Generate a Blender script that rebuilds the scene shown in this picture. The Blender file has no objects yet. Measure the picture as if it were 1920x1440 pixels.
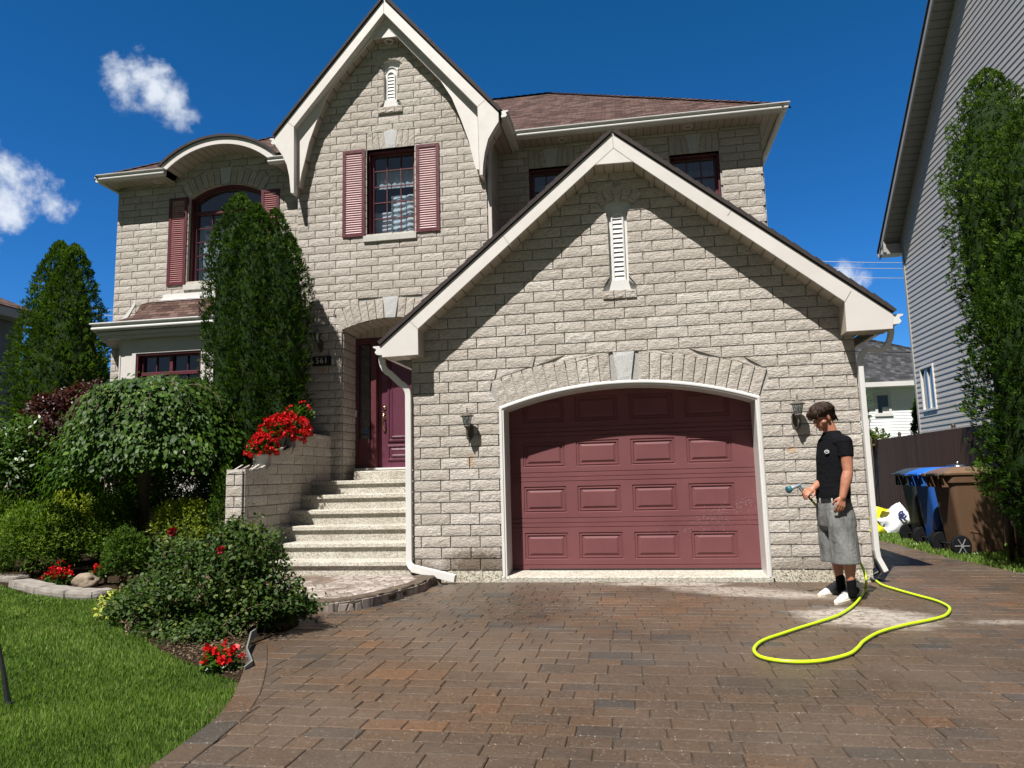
import bpy, bmesh, math, random
import numpy as np
from mathutils import Vector, Matrix, noise

# ------------------------------------------------------------------ camera
SC = bpy.context.scene
SC.render.resolution_x, SC.render.resolution_y = 1024, 768
PXW, PXH, FPX = 1920.0, 1440.0, 1339.95
YAW, PITCH, ROLL = 0.168265085, 0.128740887, -0.02484246
CAM = np.array([2.29182, -8.29589, 1.20368])
def _rot():
    cy, sy = math.cos(YAW), math.sin(YAW); cp, sp = math.cos(PITCH), math.sin(PITCH)
    w = np.array([-sy*cp, cy*cp, sp]); r = np.array([cy, sy, 0.0]); u = np.cross(r, w)
    c, s = math.cos(ROLL), math.sin(ROLL)
    return c*r+s*u, -s*r+c*u, w
CR, CU, CW = _rot()
cd = bpy.data.cameras.new("camera"); cam = bpy.data.objects.new("camera", cd)
SC.collection.objects.link(cam)
cd.sensor_width = 36.0; cd.lens = FPX/PXW*36.0; cd.clip_start = 0.05; cd.clip_end = 3000
M = Matrix(((CR[0], CU[0], -CW[0], CAM[0]), (CR[1], CU[1], -CW[1], CAM[1]), (CR[2], CU[2], -CW[2], CAM[2]), (0, 0, 0, 1)))
cam.matrix_world = M
SC.camera = cam
# measuring helpers: a point of the photograph taken onto a known real plane
def _ray(x, y): return CW+CR*(x-960)/FPX-CU*(y-720)/FPX
def YP(x, y, Y=0.0): d = _ray(x, y); return CAM+(Y-CAM[1])/d[1]*d
def XP(x, y, X=0.0): d = _ray(x, y); return CAM+(X-CAM[0])/d[0]*d
def ZP(x, y, Z=0.0): d = _ray(x, y); return CAM+(Z-CAM[2])/d[2]*d
def xz(pts, Y): return [(float(p[0]), float(p[2])) for p in (YP(a, b, Y) for a, b in pts)]

# ------------------------------------------------------------------ light
SUND = Vector((0.405, 1.0, -1.69)).normalized()       # the way the light travels
el = math.asin(-SUND.z); az = math.atan2(-SUND.x, -SUND.y)   # sun direction, clockwise from +Y
W = bpy.data.worlds.new("World"); SC.world = W; W.use_nodes = True
nt = W.node_tree; nt.nodes.clear()
def N(t, typ, **kw):
    n = t.nodes.new(typ)
    for k, v in kw.items():
        if k == 'ins':
            for i, val in v.items(): n.inputs[i].default_value = val
        else: setattr(n, k, v)
    return n
def Lk(t, a, b): t.links.new(a, b)
out = N(nt, 'ShaderNodeOutputWorld'); bg = N(nt, 'ShaderNodeBackground')
sky = N(nt, 'ShaderNodeTexSky', sky_type='NISHITA', sun_disc=False, sun_elevation=el, sun_rotation=az)
sky.air_density = 1.0; sky.dust_density = 0.0; sky.ozone_density = 4.0; sky.altitude = 100
hs = N(nt, 'ShaderNodeHueSaturation', ins={'Saturation': 1.35, 'Value': 0.82})
Lk(nt, sky.outputs[0], hs.inputs['Color'])
tc = N(nt, 'ShaderNodeTexCoord')
sxyz = N(nt, 'ShaderNodeSeparateXYZ'); Lk(nt, tc.outputs['Generated'], sxyz.inputs[0])
hr = N(nt, 'ShaderNodeValToRGB'); Lk(nt, sxyz.outputs['Z'], hr.inputs[0]); e = hr.color_ramp.elements
e[0].position, e[0].color = 0.0, (.40, .74, 1.25, 1); e[1].position, e[1].color = .62, (.95, 1.0, 1.0, 1)
q = e.new(.25); q.color = (.60, .95, 1.25, 1)
hm = N(nt, 'ShaderNodeMixRGB', blend_type='MULTIPLY', ins={'Fac': 1.0}); Lk(nt, hs.outputs[0], hm.inputs['Color1']); Lk(nt, hr.outputs[0], hm.inputs['Color2'])
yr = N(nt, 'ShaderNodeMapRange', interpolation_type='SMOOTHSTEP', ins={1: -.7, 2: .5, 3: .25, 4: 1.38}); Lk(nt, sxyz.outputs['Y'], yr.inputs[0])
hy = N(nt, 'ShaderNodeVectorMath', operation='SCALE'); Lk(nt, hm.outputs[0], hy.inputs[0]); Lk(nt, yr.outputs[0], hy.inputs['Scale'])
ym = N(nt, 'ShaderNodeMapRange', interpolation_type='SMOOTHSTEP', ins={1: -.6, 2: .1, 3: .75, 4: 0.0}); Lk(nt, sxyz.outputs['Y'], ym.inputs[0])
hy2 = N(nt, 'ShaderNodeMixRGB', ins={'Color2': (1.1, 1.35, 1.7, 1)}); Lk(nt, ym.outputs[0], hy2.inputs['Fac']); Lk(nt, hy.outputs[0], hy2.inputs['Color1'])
nz = N(nt, 'ShaderNodeTexNoise', ins={'Scale': 9.0, 'Detail': 9.0, 'Roughness': 0.62, 'Distortion': 0.4})
Lk(nt, tc.outputs['Generated'], nz.inputs['Vector'])
wv = N(nt, 'ShaderNodeTexNoise', ins={'Scale': 22.0, 'Detail': 6.0, 'Roughness': 0.6})
Lk(nt, tc.outputs['Generated'], wv.inputs['Vector'])
CLOUDS = [(200,170,26,.8),(235,150,34,1.0),(268,140,34,1.1),(290,168,30,1.0),(322,190,30,.9),(350,215,24,.8),(432,228,16,.5),(395,240,20,.42),
          (10,315,38,1.0),(50,345,44,1.0),(20,390,46,1.1),(95,395,36,.9),(30,470,20,.5),(1600,525,34,.62),(1625,505,22,.5),(1585,515,20,.5),(322,700,18,.3),(-60,330,60,1.0)]
acc = None
for (cx, cy, rr, st) in CLOUDS:
    d = _ray(cx, cy); d = d/np.linalg.norm(d); rad = rr/FPX*1.45
    vd = N(nt, 'ShaderNodeVectorMath', operation='DISTANCE'); vd.inputs[1].default_value = tuple(d)
    Lk(nt, tc.outputs['Generated'], vd.inputs[0])
    mr = N(nt, 'ShaderNodeMapRange', interpolation_type='SMOOTHSTEP', ins={1: 0.0, 2: rad*1.35, 3: st, 4: 0.0})
    Lk(nt, vd.outputs['Value'], mr.inputs[0])
    if acc is None: acc = mr.outputs[0]
    else:
        mx = N(nt, 'ShaderNodeMath', operation='MAXIMUM'); Lk(nt, acc, mx.inputs[0]); Lk(nt, mr.outputs[0], mx.inputs[1]); acc = mx.outputs[0]
m1 = N(nt, 'ShaderNodeMath', operation='MULTIPLY_ADD', ins={1: 3.4, 2: -1.85}); Lk(nt, nz.outputs['Fac'], m1.inputs[0])
m1b = N(nt, 'ShaderNodeMath', operation='MULTIPLY_ADD', ins={1: 2.4, 2: -1.25}); Lk(nt, wv.outputs['Fac'], m1b.inputs[0])
m1c = N(nt, 'ShaderNodeMath', operation='ADD'); Lk(nt, m1.outputs[0], m1c.inputs[0]); Lk(nt, m1b.outputs[0], m1c.inputs[1])
m2 = N(nt, 'ShaderNodeMath', operation='MULTIPLY_ADD', ins={1: 1.0}); Lk(nt, acc, m2.inputs[0]); Lk(nt, m1c.outputs[0], m2.inputs[2])
m2.inputs[1].default_value = 1.15
mr = N(nt, 'ShaderNodeMapRange', interpolation_type='SMOOTHSTEP', ins={1: 0.38, 2: 1.45, 3: 0.0, 4: .95}); Lk(nt, m2.outputs[0], mr.inputs[0])
m3 = N(nt, 'ShaderNodeMath', operation='MULTIPLY', use_clamp=True); Lk(nt, mr.outputs[0], m3.inputs[0])
mk = N(nt, 'ShaderNodeMapRange', interpolation_type='SMOOTHSTEP', ins={1: 0.02, 2: 0.35, 3: 0.0, 4: 1.0}); Lk(nt, acc, mk.inputs[0]); Lk(nt, mk.outputs[0], m3.inputs[1])
cmix = N(nt, 'ShaderNodeMixRGB', ins={'Color2': (9.5, 10.2, 11.2, 1)})
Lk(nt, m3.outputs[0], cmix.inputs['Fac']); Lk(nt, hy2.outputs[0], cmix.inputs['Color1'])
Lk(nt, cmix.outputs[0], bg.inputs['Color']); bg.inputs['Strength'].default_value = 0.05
Lk(nt, bg.outputs[0], out.inputs['Surface'])
sl = bpy.data.lights.new("sun", 'SUN'); sl.energy = 5.0; sl.angle = math.radians(0.53); sl.color = (1.0, 0.962, 0.91)
so = bpy.data.objects.new("sun", sl); SC.collection.objects.link(so)
so.rotation_euler = SUND.to_track_quat('-Z', 'Y').to_euler(); so.location = (-5, -12, 20)
SC.view_settings.view_transform = 'Standard'; SC.view_settings.look = 'None'
SC.view_settings.exposure = 0.80; SC.view_settings.gamma = 1.0
SC.render.engine = 'CYCLES'

# ------------------------------------------------------------------ mesh helpers
random.seed(7); rng = np.random.default_rng(7)
class MB:
    def __init__(s): s.v = []; s.f = []; s.m = []; s.t = []
    def face(s, pts, mi=0, tone=0.5):
        i = len(s.v); s.v += [tuple(map(float, p)) for p in pts]; s.f.append(list(range(i, i+len(pts)))); s.m.append(mi); s.t.append(tone)
    def mesh(s, vs, fs, mi=0, tone=0.5):
        i = len(s.v); s.v += [tuple(map(float, p)) for p in vs]
        for f in fs: s.f.append([i+k for k in f]); s.m.append(mi); s.t.append(tone)
    def box(s, a, b, mi=0, tone=0.5):
        x0, y0, z0 = a; x1, y1, z1 = b
        s.mesh([(x0,y0,z0),(x1,y0,z0),(x1,y1,z0),(x0,y1,z0),(x0,y0,z1),(x1,y0,z1),(x1,y1,z1),(x0,y1,z1)],
               [(0,3,2,1),(4,5,6,7),(0,1,5,4),(1,2,6,5),(2,3,7,6),(3,0,4,7)], mi, tone)
    def prism(s, poly, y0, y1, mi=0, ms=None, tone=0.5, axis='Y'):
        """polygon in (x,z), extruded along Y (or in (y,z) along X, (x,y) along Z)"""
        ms = mi if ms is None else ms; n = len(poly)
        if axis == 'Y': P = lambda p, q: (p[0], q, p[1])
        elif axis == 'X': P = lambda p, q: (q, p[0], p[1])
        else: P = lambda p, q: (p[0], p[1], q)
        i = len(s.v); s.v += [P(p, y0) for p in poly]+[P(p, y1) for p in poly]
        ar = sum(poly[k][0]*poly[(k+1) % n][1]-poly[(k+1) % n][0]*poly[k][1] for k in range(n))
        fw = list(range(n)); bw = list(range(2*n-1, n-1, -1))
        flip = (ar < 0) != (axis == 'Y')
        # front cap should face -axis
        a = [i+k for k in fw]; b = [i+k for k in bw]
        if axis == 'Y': ccw = ar > 0
        else: ccw = ar < 0
        if not ccw: a.reverse(); b.reverse()
        s.f.append(a); s.m.append(mi); s.t.append(tone); s.f.append(b); s.m.append(mi); s.t.append(tone)
        for k in range(n):
            q = [i+k, i+(k+1) % n, i+n+(k+1) % n, i+n+k]
            if ccw: q.reverse()
            s.f.append(q); s.m.append(ms); s.t.append(tone)
    def sweep(s, path, prof, mi=0, closed=False, cap=True, up=(0, 0, 1), tone=0.5):
        """prof (a,b): a along side = t x up, b along up"""
        path = [Vector(p) for p in path]; n = len(path); m = len(prof); base = len(s.v); up = Vector(up)
        for k in range(n):
            if closed: t0 = (path[k]-path[k-1]); t1 = (path[(k+1) % n]-path[k])
            else:
                t0 = path[k]-path[max(k-1, 0)]; t1 = path[min(k+1, n-1)]-path[k]
                if t0.length < 1e-9: t0 = t1
                if t1.length < 1e-9: t1 = t0
            t0.normalize(); t1.normalize(); t = (t0+t1).normalized()
            side = t.cross(up)
            if side.length < 1e-4: side = t.cross(Vector((0, 1, 0)))
            side.normalize(); u2 = side.cross(t).normalized()
            cosh = max(0.35, math.sqrt(max(0, (1+t0.dot(t1))/2)))
            sc = 1/cosh if abs((t0-t1).normalized().dot(side)) > .6 and (t0-t1).length > 1e-3 else 1
            for a, b in prof: s.v.append(tuple(path[k]+side*a*sc+u2*b))
        for k in range(n if closed else n-1):
            for j in range(m):
                a = base+k*m+j; b = base+k*m+(j+1) % m; c = base+((k+1) % n)*m+(j+1) % m; d = base+((k+1) % n)*m+j
                s.f.append([a, b, c, d]); s.m.append(mi); s.t.append(tone)
        if cap and not closed:
            s.f.append([base+j for j in range(m)][::-1]); s.m.append(mi); s.t.append(tone)
            s.f.append([base+(n-1)*m+j for j in range(m)]); s.m.append(mi); s.t.append(tone)
    def tube(s, path, r, n=10, mi=0, tone=0.5, closed=False):
        path = [Vector(p) for p in path]
        rs = r if isinstance(r, (list, tuple)) else [r]*len(path)
        base = len(s.v); ref = None; K = len(path)
        for k, p in enumerate(path):
            a = path[(k-1) % K] if closed else path[max(k-1, 0)]; b = path[(k+1) % K] if closed else path[min(k+1, K-1)]
            t = (b-a).normalized()
            if ref is None:
                ref = t.orthogonal().normalized()
            else: ref = (ref-t*ref.dot(t)).normalized()
            bi = t.cross(ref)
            for j in range(n):
                an = 2*math.pi*j/n; s.v.append(tuple(p+(ref*math.cos(an)+bi*math.sin(an))*rs[k]))
        for k in range(K if closed else K-1):
            for j in range(n):
                s.f.append([base+k*n+j, base+k*n+(j+1) % n, base+((k+1) % K)*n+(j+1) % n, base+((k+1) % K)*n+j]); s.m.append(mi); s.t.append(tone)
        if not closed:
            s.f.append([base+j for j in range(n)][::-1]); s.m.append(mi); s.t.append(tone)
            s.f.append([base+(K-1)*n+j for j in range(n)]); s.m.append(mi); s.t.append(tone)
    def lathe(s, prof, c=(0, 0, 0), n=20, mi=0, axis='Z', a0=0.0, tone=0.5, rfun=None):
        base = len(s.v); m = len(prof)
        for j in range(n):
            an = a0+2*math.pi*j/n
            for r, h in prof:
                rr = r*(rfun(an) if rfun else 1)
                x, y, z = rr*math.cos(an), rr*math.sin(an), h
                if axis == 'Y': x, y, z = x, h, y
                if axis == 'X': x, y, z = h, x, y
                s.v.append((c[0]+x, c[1]+y, c[2]+z))
        for j in range(n):
            for k in range(m-1):
                a = base+j*m+k; b = base+((j+1) % n)*m+k
                s.f.append([a, b, b+1, a+1]); s.m.append(mi); s.t.append(tone)
    def build(s, name, mats, parent=None, smooth=False, bevel=0.0, merge=False, fixn=False):
        me = bpy.data.meshes.new(name); me.from_pydata(s.v, [], s.f)
        if not isinstance(mats, (list, tuple)): mats = [mats]
        for m in mats: me.materials.append(m)
        if len(mats) > 1: me.polygons.foreach_set('material_index', s.m)
        at = me.attributes.new('tone', 'FLOAT', 'FACE'); at.data.foreach_set('value', s.t)
        if smooth: me.polygons.foreach_set('use_smooth', [True]*len(s.f))
        if merge or fixn:
            bm = bmesh.new(); bm.from_mesh(me)
            if merge: bmesh.ops.remove_doubles(bm, verts=bm.verts, dist=1e-4)
            if fixn: bmesh.ops.recalc_face_normals(bm, faces=bm.faces)
            bm.to_mesh(me); bm.free()
        me.update(); o = bpy.data.objects.new(name, me); SC.collection.objects.link(o)
        if parent is not None:
            o.parent = parent
        if bevel > 0:
            b = o.modifiers.new('bevel', 'BEVEL'); b.width = bevel; b.segments = 2; b.limit_method = 'ANGLE'; b.angle_limit = math.radians(35)
        return o
def thing(name, label, cat, group=None, loc=(0, 0, 0)):
    o = bpy.data.objects.new(name, None); SC.collection.objects.link(o); o.location = loc; o.empty_display_size = .2
    o['label'] = label; o['category'] = cat
    if group: o['group'] = group
    return o
def tag(o, label, cat, group=None):
    o['label'] = label; o['category'] = cat
    if group: o['group'] = group
    return o
def structure(o, kind='structure'): o['kind'] = kind; return o
def world_parent(o, parent):
    """parent keeps an offset empty; children are modelled in world space"""
    o.parent = parent; o.matrix_parent_inverse = Matrix.Translation(-parent.location); return o
def arc(cx, cz, r, a0, a1, n): return [(cx+r*math.sin(a0+(a1-a0)*k/n), cz+r*math.cos(a0+(a1-a0)*k/n)) for k in range(n+1)]

# ------------------------------------------------------------------ materials
def mat(name, col=(.5, .5, .5), rough=.6, spec=.5, metal=0.0, coat=0.0):
    m = bpy.data.materials.new(name); m.use_nodes = True; t = m.node_tree
    b = t.nodes['Principled BSDF']; b.inputs['Base Color'].default_value = (*col, 1); b.inputs['Roughness'].default_value = rough
    b.inputs['Specular IOR Level'].default_value = spec; b.inputs['Metallic'].default_value = metal
    if coat: b.inputs['Coat Weight'].default_value = coat; b.inputs['Coat Roughness'].default_value = .15
    return m
def P_(m): return m.node_tree, m.node_tree.nodes['Principled BSDF']
def ramp(t, fac, stops, interp='LINEAR'):
    r = N(t, 'ShaderNodeValToRGB'); r.color_ramp.interpolation = interp; e = r.color_ramp.elements
    e[0].position, e[0].color = stops[0][0], (*stops[0][1], 1); e[1].position, e[1].color = stops[-1][0], (*stops[-1][1], 1)
    for p, c in stops[1:-1]: q = e.new(p); q.color = (*c, 1)
    Lk(t, fac, r.inputs[0]); return r.outputs[0]
def noise_(t, scale=5, detail=4, rough=.55, vec=None, stretch=None, dist=0.0):
    n = N(t, 'ShaderNodeTexNoise', ins={'Scale': scale, 'Detail': detail, 'Roughness': rough, 'Distortion': dist})
    c = N(t, 'ShaderNodeTexCoord'); src = c.outputs['Object']
    if stretch:
        mp = N(t, 'ShaderNodeMapping'); mp.inputs['Scale'].default_value = stretch; Lk(t, src, mp.inputs[0]); src = mp.outputs[0]
    Lk(t, src, n.inputs['Vector']); return n.outputs['Fac']
def mix_(t, a, b, fac, mode='MIX'):
    m = N(t, 'ShaderNodeMixRGB', blend_type=mode)
    for v, i in ((a, 'Color1'), (b, 'Color2'), (fac, 'Fac')):
        if isinstance(v, (int, float)): m.inputs[i].default_value = v
        elif isinstance(v, tuple): m.inputs[i].default_value = (*v, 1)
        else: Lk(t, v, m.inputs[i])
    return m.outputs[0]
def bump_(t, b, h, strength=.4, dist=.01):
    n = N(t, 'ShaderNodeBump', ins={'Strength': strength, 'Distance': dist}); Lk(t, h, n.inputs['Height']); Lk(t, n.outputs[0], b.inputs['Normal']); return n
def attr_(t, name='tone'):
    a = N(t, 'ShaderNodeAttribute'); a.attribute_name = name; return a.outputs['Fac']
def math_(t, op, a, b=None, clamp=False):
    m = N(t, 'ShaderNodeMath', operation=op, use_clamp=clamp)
    for i, v in enumerate((a, b)):
        if v is None: continue
        if isinstance(v, (int, float)): m.inputs[i].default_value = v
        else: Lk(t, v, m.inputs[i])
    return m.outputs[0]
def coord_(t, axis='X', kind='Object'):
    c = N(t, 'ShaderNodeTexCoord'); s = N(t, 'ShaderNodeSeparateXYZ'); Lk(t, c.outputs[kind], s.inputs[0]); return s.outputs[axis]

def painted(name, col, rough=.45, var=.12, nscale=3, bump=.03, spec=.5):
    m = mat(name, col, rough, spec); t, b = P_(m)
    n = noise_(t, nscale, 6, .6); d = tuple(c*(1-var) for c in col); l = tuple(min(1, c*(1+var)) for c in col)
    Lk(t, ramp(t, n, [(.3, d), (.7, l)]), b.inputs['Base Color'])
    r = N(t, 'ShaderNodeMapRange', ins={1: .3, 2: .7, 3: rough*.8, 4: min(1, rough*1.25)}); Lk(t, noise_(t, nscale*6, 4), r.inputs[0]); Lk(t, r.outputs[0], b.inputs['Roughness'])
    if bump: bump_(t, b, noise_(t, 60, 3), bump, .004)
    return m
# split-face grey stone brick
M_brick = mat('split_face_brick', rough=.9, spec=.25); t, b = P_(M_brick)
base = ramp(t, attr_(t), [(0, (.30, .26, .21)), (.15, (.43, .395, .35)), (.6, (.485, .447, .402)), (.9, (.53, .492, .447)), (1, (.57, .535, .49))])
veins = noise_(t, 30, 8, .75, stretch=(1, 1, 2.4), dist=1.4)
c1 = mix_(t, base, (.15, .118, .088), math_(t, 'MULTIPLY', ramp(t, veins, [(.36, (1, 1, 1)), (.54, (0, 0, 0))]), .78))
fine = noise_(t, 120, 4, .7)
c2 = mix_(t, c1, (.62, .58, .52), math_(t, 'MULTIPLY', ramp(t, fine, [(.50, (0, 0, 0)), (.66, (1, 1, 1))]), .55))
big = noise_(t, .9, 4, .6)
c2 = mix_(t, c2, (.80, .77, .72), math_(t, 'MULTIPLY', ramp(t, big, [(.35, (1, 1, 1)), (.6, (0, 0, 0))]), .35), 'MULTIPLY')
# damp dirty stain low beside the garage door and rust under lanterns
M_brick_nodes = (t, b)
def spot(t, cx, cz, rx, rz, soft=.5):
    x = coord_(t, 'X'); z = coord_(t, 'Z')
    dx = math_(t, 'DIVIDE', math_(t, 'SUBTRACT', x, cx), rx); dz = math_(t, 'DIVIDE', math_(t, 'SUBTRACT', z, cz), rz)
    d = math_(t, 'ADD', math_(t, 'MULTIPLY', dx, dx), math_(t, 'MULTIPLY', dz, dz))
    d = math_(t, 'ADD', d, math_(t, 'MULTIPLY', math_(t, 'SUBTRACT', noise_(t, 30, 4), .5), 1.2))
    r = N(t, 'ShaderNodeMapRange', ins={1: 1-soft, 2: 1.0, 3: 1.0, 4: 0.0}); Lk(t, d, r.inputs[0]); r.clamp = True; return r.outputs[0]
c2 = mix_(t, c2, (.085, .055, .03), math_(t, 'MULTIPLY', spot(t, .45, .20, .52, .22, .8), .8))
c2 = mix_(t, c2, (.12, .09, .06), math_(t, 'MULTIPLY', spot(t, -.30, .18, .3, .15, .9), .6))
c2 = mix_(t, c2, (.14, .11, .08), math_(t, 'MULTIPLY', spot(t, 4.1, .17, .6, .15, .9), .5))
c2 = mix_(t, c2, (.42, .24, .11), math_(t, 'MULTIPLY', spot(t, .37, 1.40, .05, .12, .95), .6))
c2 = mix_(t, c2, (.42, .24, .11), math_(t, 'MULTIPLY', spot(t, 3.98, 1.42, .06, .05, .9), .6))
c2 = mix_(t, c2, (.42, .24, .11), math_(t, 'MULTIPLY', spot(t, -2.50, 2.93, .09, .05, .9), .6))
Lk(t, c2, b.inputs['Base Color'])
h = math_(t, 'ADD', math_(t, 'MULTIPLY', noise_(t, 30, 6, .65, stretch=(1, 1, 1.9)), 1.0), math_(t, 'MULTIPLY', noise_(t, 140, 3), .25))
bump_(t, b, h, .9, .018)
M_mortar = mat('mortar', (.5, .48, .45), .95, .2); t, b = P_(M_mortar)
Lk(t, ramp(t, noise_(t, 40, 5), [(.3, (.26, .25, .235)), (.7, (.37, .36, .34))]), b.inputs['Base Color']); bump_(t, b, noise_(t, 150, 3), .5, .003)
M_key = mat('light_keystone', rough=.9); t, b = P_(M_key)
Lk(t, ramp(t, noise_(t, 90, 5, .7), [(.35, (.28, .28, .28)), (.55, (.47, .47, .46)), (.75, (.58, .57, .55))]), b.inputs['Base Color']); bump_(t, b, noise_(t, 110, 4), .6, .006)
def concrete(name, a, c, d, scale=60):
    m = mat(name, rough=.92, spec=.2); t, b = P_(m)
    v = N(t, 'ShaderNodeTexVoronoi', ins={'Scale': scale}); cc = N(t, 'ShaderNodeTexCoord'); Lk(t, cc.outputs['Object'], v.inputs['Vector'])
    sp = N(t, 'ShaderNodeSeparateColor'); Lk(t, v.outputs['Color'], sp.inputs[0])
    r = ramp(t, sp.outputs[0], [(0, a), (.3, c), (.75, d), (1, tuple(min(1, x*1.1) for x in d))])
    r = mix_(t, r, (.6, .56, .5), math_(t, 'MULTIPLY', ramp(t, noise_(t, 2.5, 5), [(.35, (1, 1, 1)), (.65, (0, 0, 0))]), .45), 'MULTIPLY')
    Lk(t, r, b.inputs['Base Color']); bump_(t, b, v.outputs['Distance'], .7, .006); return m
M_agg = concrete('exposed_aggregate', (.13, .11, .085), (.36, .33, .26), (.56, .53, .44), 75)
M_step = concrete('step_aggregate', (.24, .22, .175), (.39, .365, .31), (.53, .51, .45), 95)
M_sill = painted('stone_sill', (.47, .46, .42), .85, .1, 8, .2)
M_trim = painted('cream_aluminium', (.56, .53, .50), .42, .05, 1.5, .02)
M_white = painted('white_aluminium', (.58, .57, .55), .35, .05, 2, .01)
M_grey = painted('taupe_gutter', (.50, .465, .43), .45, .06, 2, .01)
M_soffit = mat('soffit_panels', (.40, .33, .26), .5); t, b = P_(M_soffit)
def groove(t, b, axis, pitch, width=.012, col=(.44, .38, .31), dark=(.12, .09, .06)):
    x = coord_(t, axis); f = math_(t, 'FRACT', math_(t, 'DIVIDE', x, pitch)); g = math_(t, 'LESS_THAN', f, width/pitch)
    Lk(t, mix_(t, mix_(t, col, tuple(c*.8 for c in col), noise_(t, 4, 4)), dark, math_(t, 'MULTIPLY', g, .8)), b.inputs['Base Color'])
    inv = math_(t, 'SUBTRACT', 1.0, g); bump_(t, b, inv, .6, .006)
groove(t, b, 'X', .115)
M_burg = painted('burgundy_paint', (.090, .022, .029), .38, .10, 4, .02)
M_burgdoor = painted('plum_door_paint', (.098, .028, .048), .33, .08, 3, .02)
M_slat = painted('shutter_slat', (.68, .48, .49), .35, .06, 5, .01); M_slatb = painted('shutter_slat_left', (.36, .15, .16), .35, .06, 5, .01)  # burgundy slats paled: some fading, plus sun glare on the louvres put into colour
M_gdoor = mat('garage_door_burgundy', rough=.62, spec=.3); t, b = P_(M_gdoor)
g0 = ramp(t, noise_(t, 2.2, 5, .6), [(.3, (.126, .042, .046)), (.7, (.150, .053, .056))])
g0 = mix_(t, g0, (.42, .33, .32), math_(t, 'MULTIPLY', ramp(t, noise_(t, 75, 5, .7), [(.72, (0, 0, 0)), (.80, (1, 1, 1))]), .35))
Lk(t, g0, b.inputs['Base Color']); bump_(t, b, noise_(t, 160, 3, .6, stretch=(1, 1, .35)), .12, .002)
def shingles(name, cols, axis='X', pitchz=.11, along=None):
    m = mat(name, rough=.93, spec=.15); t, b = P_(m)
    c = N(t, 'ShaderNodeTexCoord'); mp = N(t, 'ShaderNodeMapping')
    br = N(t, 'ShaderNodeTexBrick', ins={'Scale': 1.0, 'Mortar Size': .004, 'Mortar Smooth': .1, 'Bias': 0.0, 'Brick Width': .17, 'Row Height': pitchz})
    br.offset = .37; br.squash = 1
    cmb = N(t, 'ShaderNodeCombineXYZ'); s = N(t, 'ShaderNodeSeparateXYZ'); Lk(t, c.outputs['Object'], s.inputs[0])
    Lk(t, s.outputs[axis], cmb.inputs[0]); Lk(t, s.outputs['Z'], cmb.inputs[1]); Lk(t, cmb.outputs[0], br.inputs['Vector'])
    br.inputs['Color1'].default_value = (0, 0, 0, 1); br.inputs['Color2'].default_value = (1, 1, 1, 1); br.inputs['Mortar'].default_value = (.5, .5, .5, 1)
    r = ramp(t, br.outputs['Color'], [(0, cols[0]), (.35, cols[1]), (.7, cols[2]), (1, cols[3])])
    r = mix_(t, r, tuple(x*.28 for x in cols[0]), br.outputs['Fac'])
    r = mix_(t, r, (.55, .5, .48), math_(t, 'MULTIPLY', noise_(t, 160, 3), .5), 'MULTIPLY')
    Lk(t, r, b.inputs['Base Color'])
    f = math_(t, 'FRACT', math_(t, 'DIVIDE', s.outputs['Z'], pitchz))
    bump_(t, b, math_(t, 'ADD', math_(t, 'MULTIPLY', f, -1.0), math_(t, 'MULTIPLY', noise_(t, 200, 3), .3)), .8, .012); return m
M_shing = shingles('brown_shingles', [(.050, .030, .026), (.080, .048, .040), (.110, .068, .056), (.145, .095, .080)], pitchz=.06)
M_shingside = shingles('brown_shingles_side', [(.050, .030, .026), (.080, .048, .040), (.110, .068, .056), (.145, .095, .080)], axis='Y', pitchz=.06)
M_shingdk = painted('shingle_edge', (.030, .022, .020), .95, .3, 20, .3)
M_black = painted('black_metal', (.012, .012, .013), .5, .2, 8, .02)
M_dark = mat('dark_interior', (.008, .008, .010), .9)
def glassmat(name, tint=(.03, .04, .05), refl=.75):
    m = bpy.data.materials.new(name); m.use_nodes = True; t = m.node_tree; t.nodes.clear()
    o = N(t, 'ShaderNodeOutputMaterial'); g = N(t, 'ShaderNodeBsdfGlossy', ins={'Roughness': .02}); g.inputs['Color'].default_value = (.9, .95, 1, 1)
    tr = N(t, 'ShaderNodeBsdfTransparent'); tr.inputs['Color'].default_value = (.62, .68, .72, 1)
    lw = N(t, 'ShaderNodeLayerWeight', ins={'Blend': .5}); mx = N(t, 'ShaderNodeMixShader')
    f = math_(t, 'MULTIPLY_ADD', math_(t, 'POWER', lw.outputs['Facing'], 4.0), refl); f.node.inputs[2].default_value = .20
    f.node.use_clamp = True
    Lk(t, f, mx.inputs[0]); Lk(t, tr.outputs[0], mx.inputs[1]); Lk(t, g.outputs[0], mx.inputs[2]); Lk(t, mx.outputs[0], o.inputs[0])
    nn = noise_(t, 2.0, 2); bp = N(t, 'ShaderNodeBump', ins={'Strength': .05, 'Distance': .02}); Lk(t, nn, bp.inputs['Height']); Lk(t, bp.outputs[0], g.inputs['Normal'])
    return m
M_glass = glassmat('window_glass')
M_curtain = mat('white_curtain', (.80, .83, .85), .9)
M_curtain.node_tree.nodes['Principled BSDF'].inputs['Emission Strength'].default_value = 0
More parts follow.
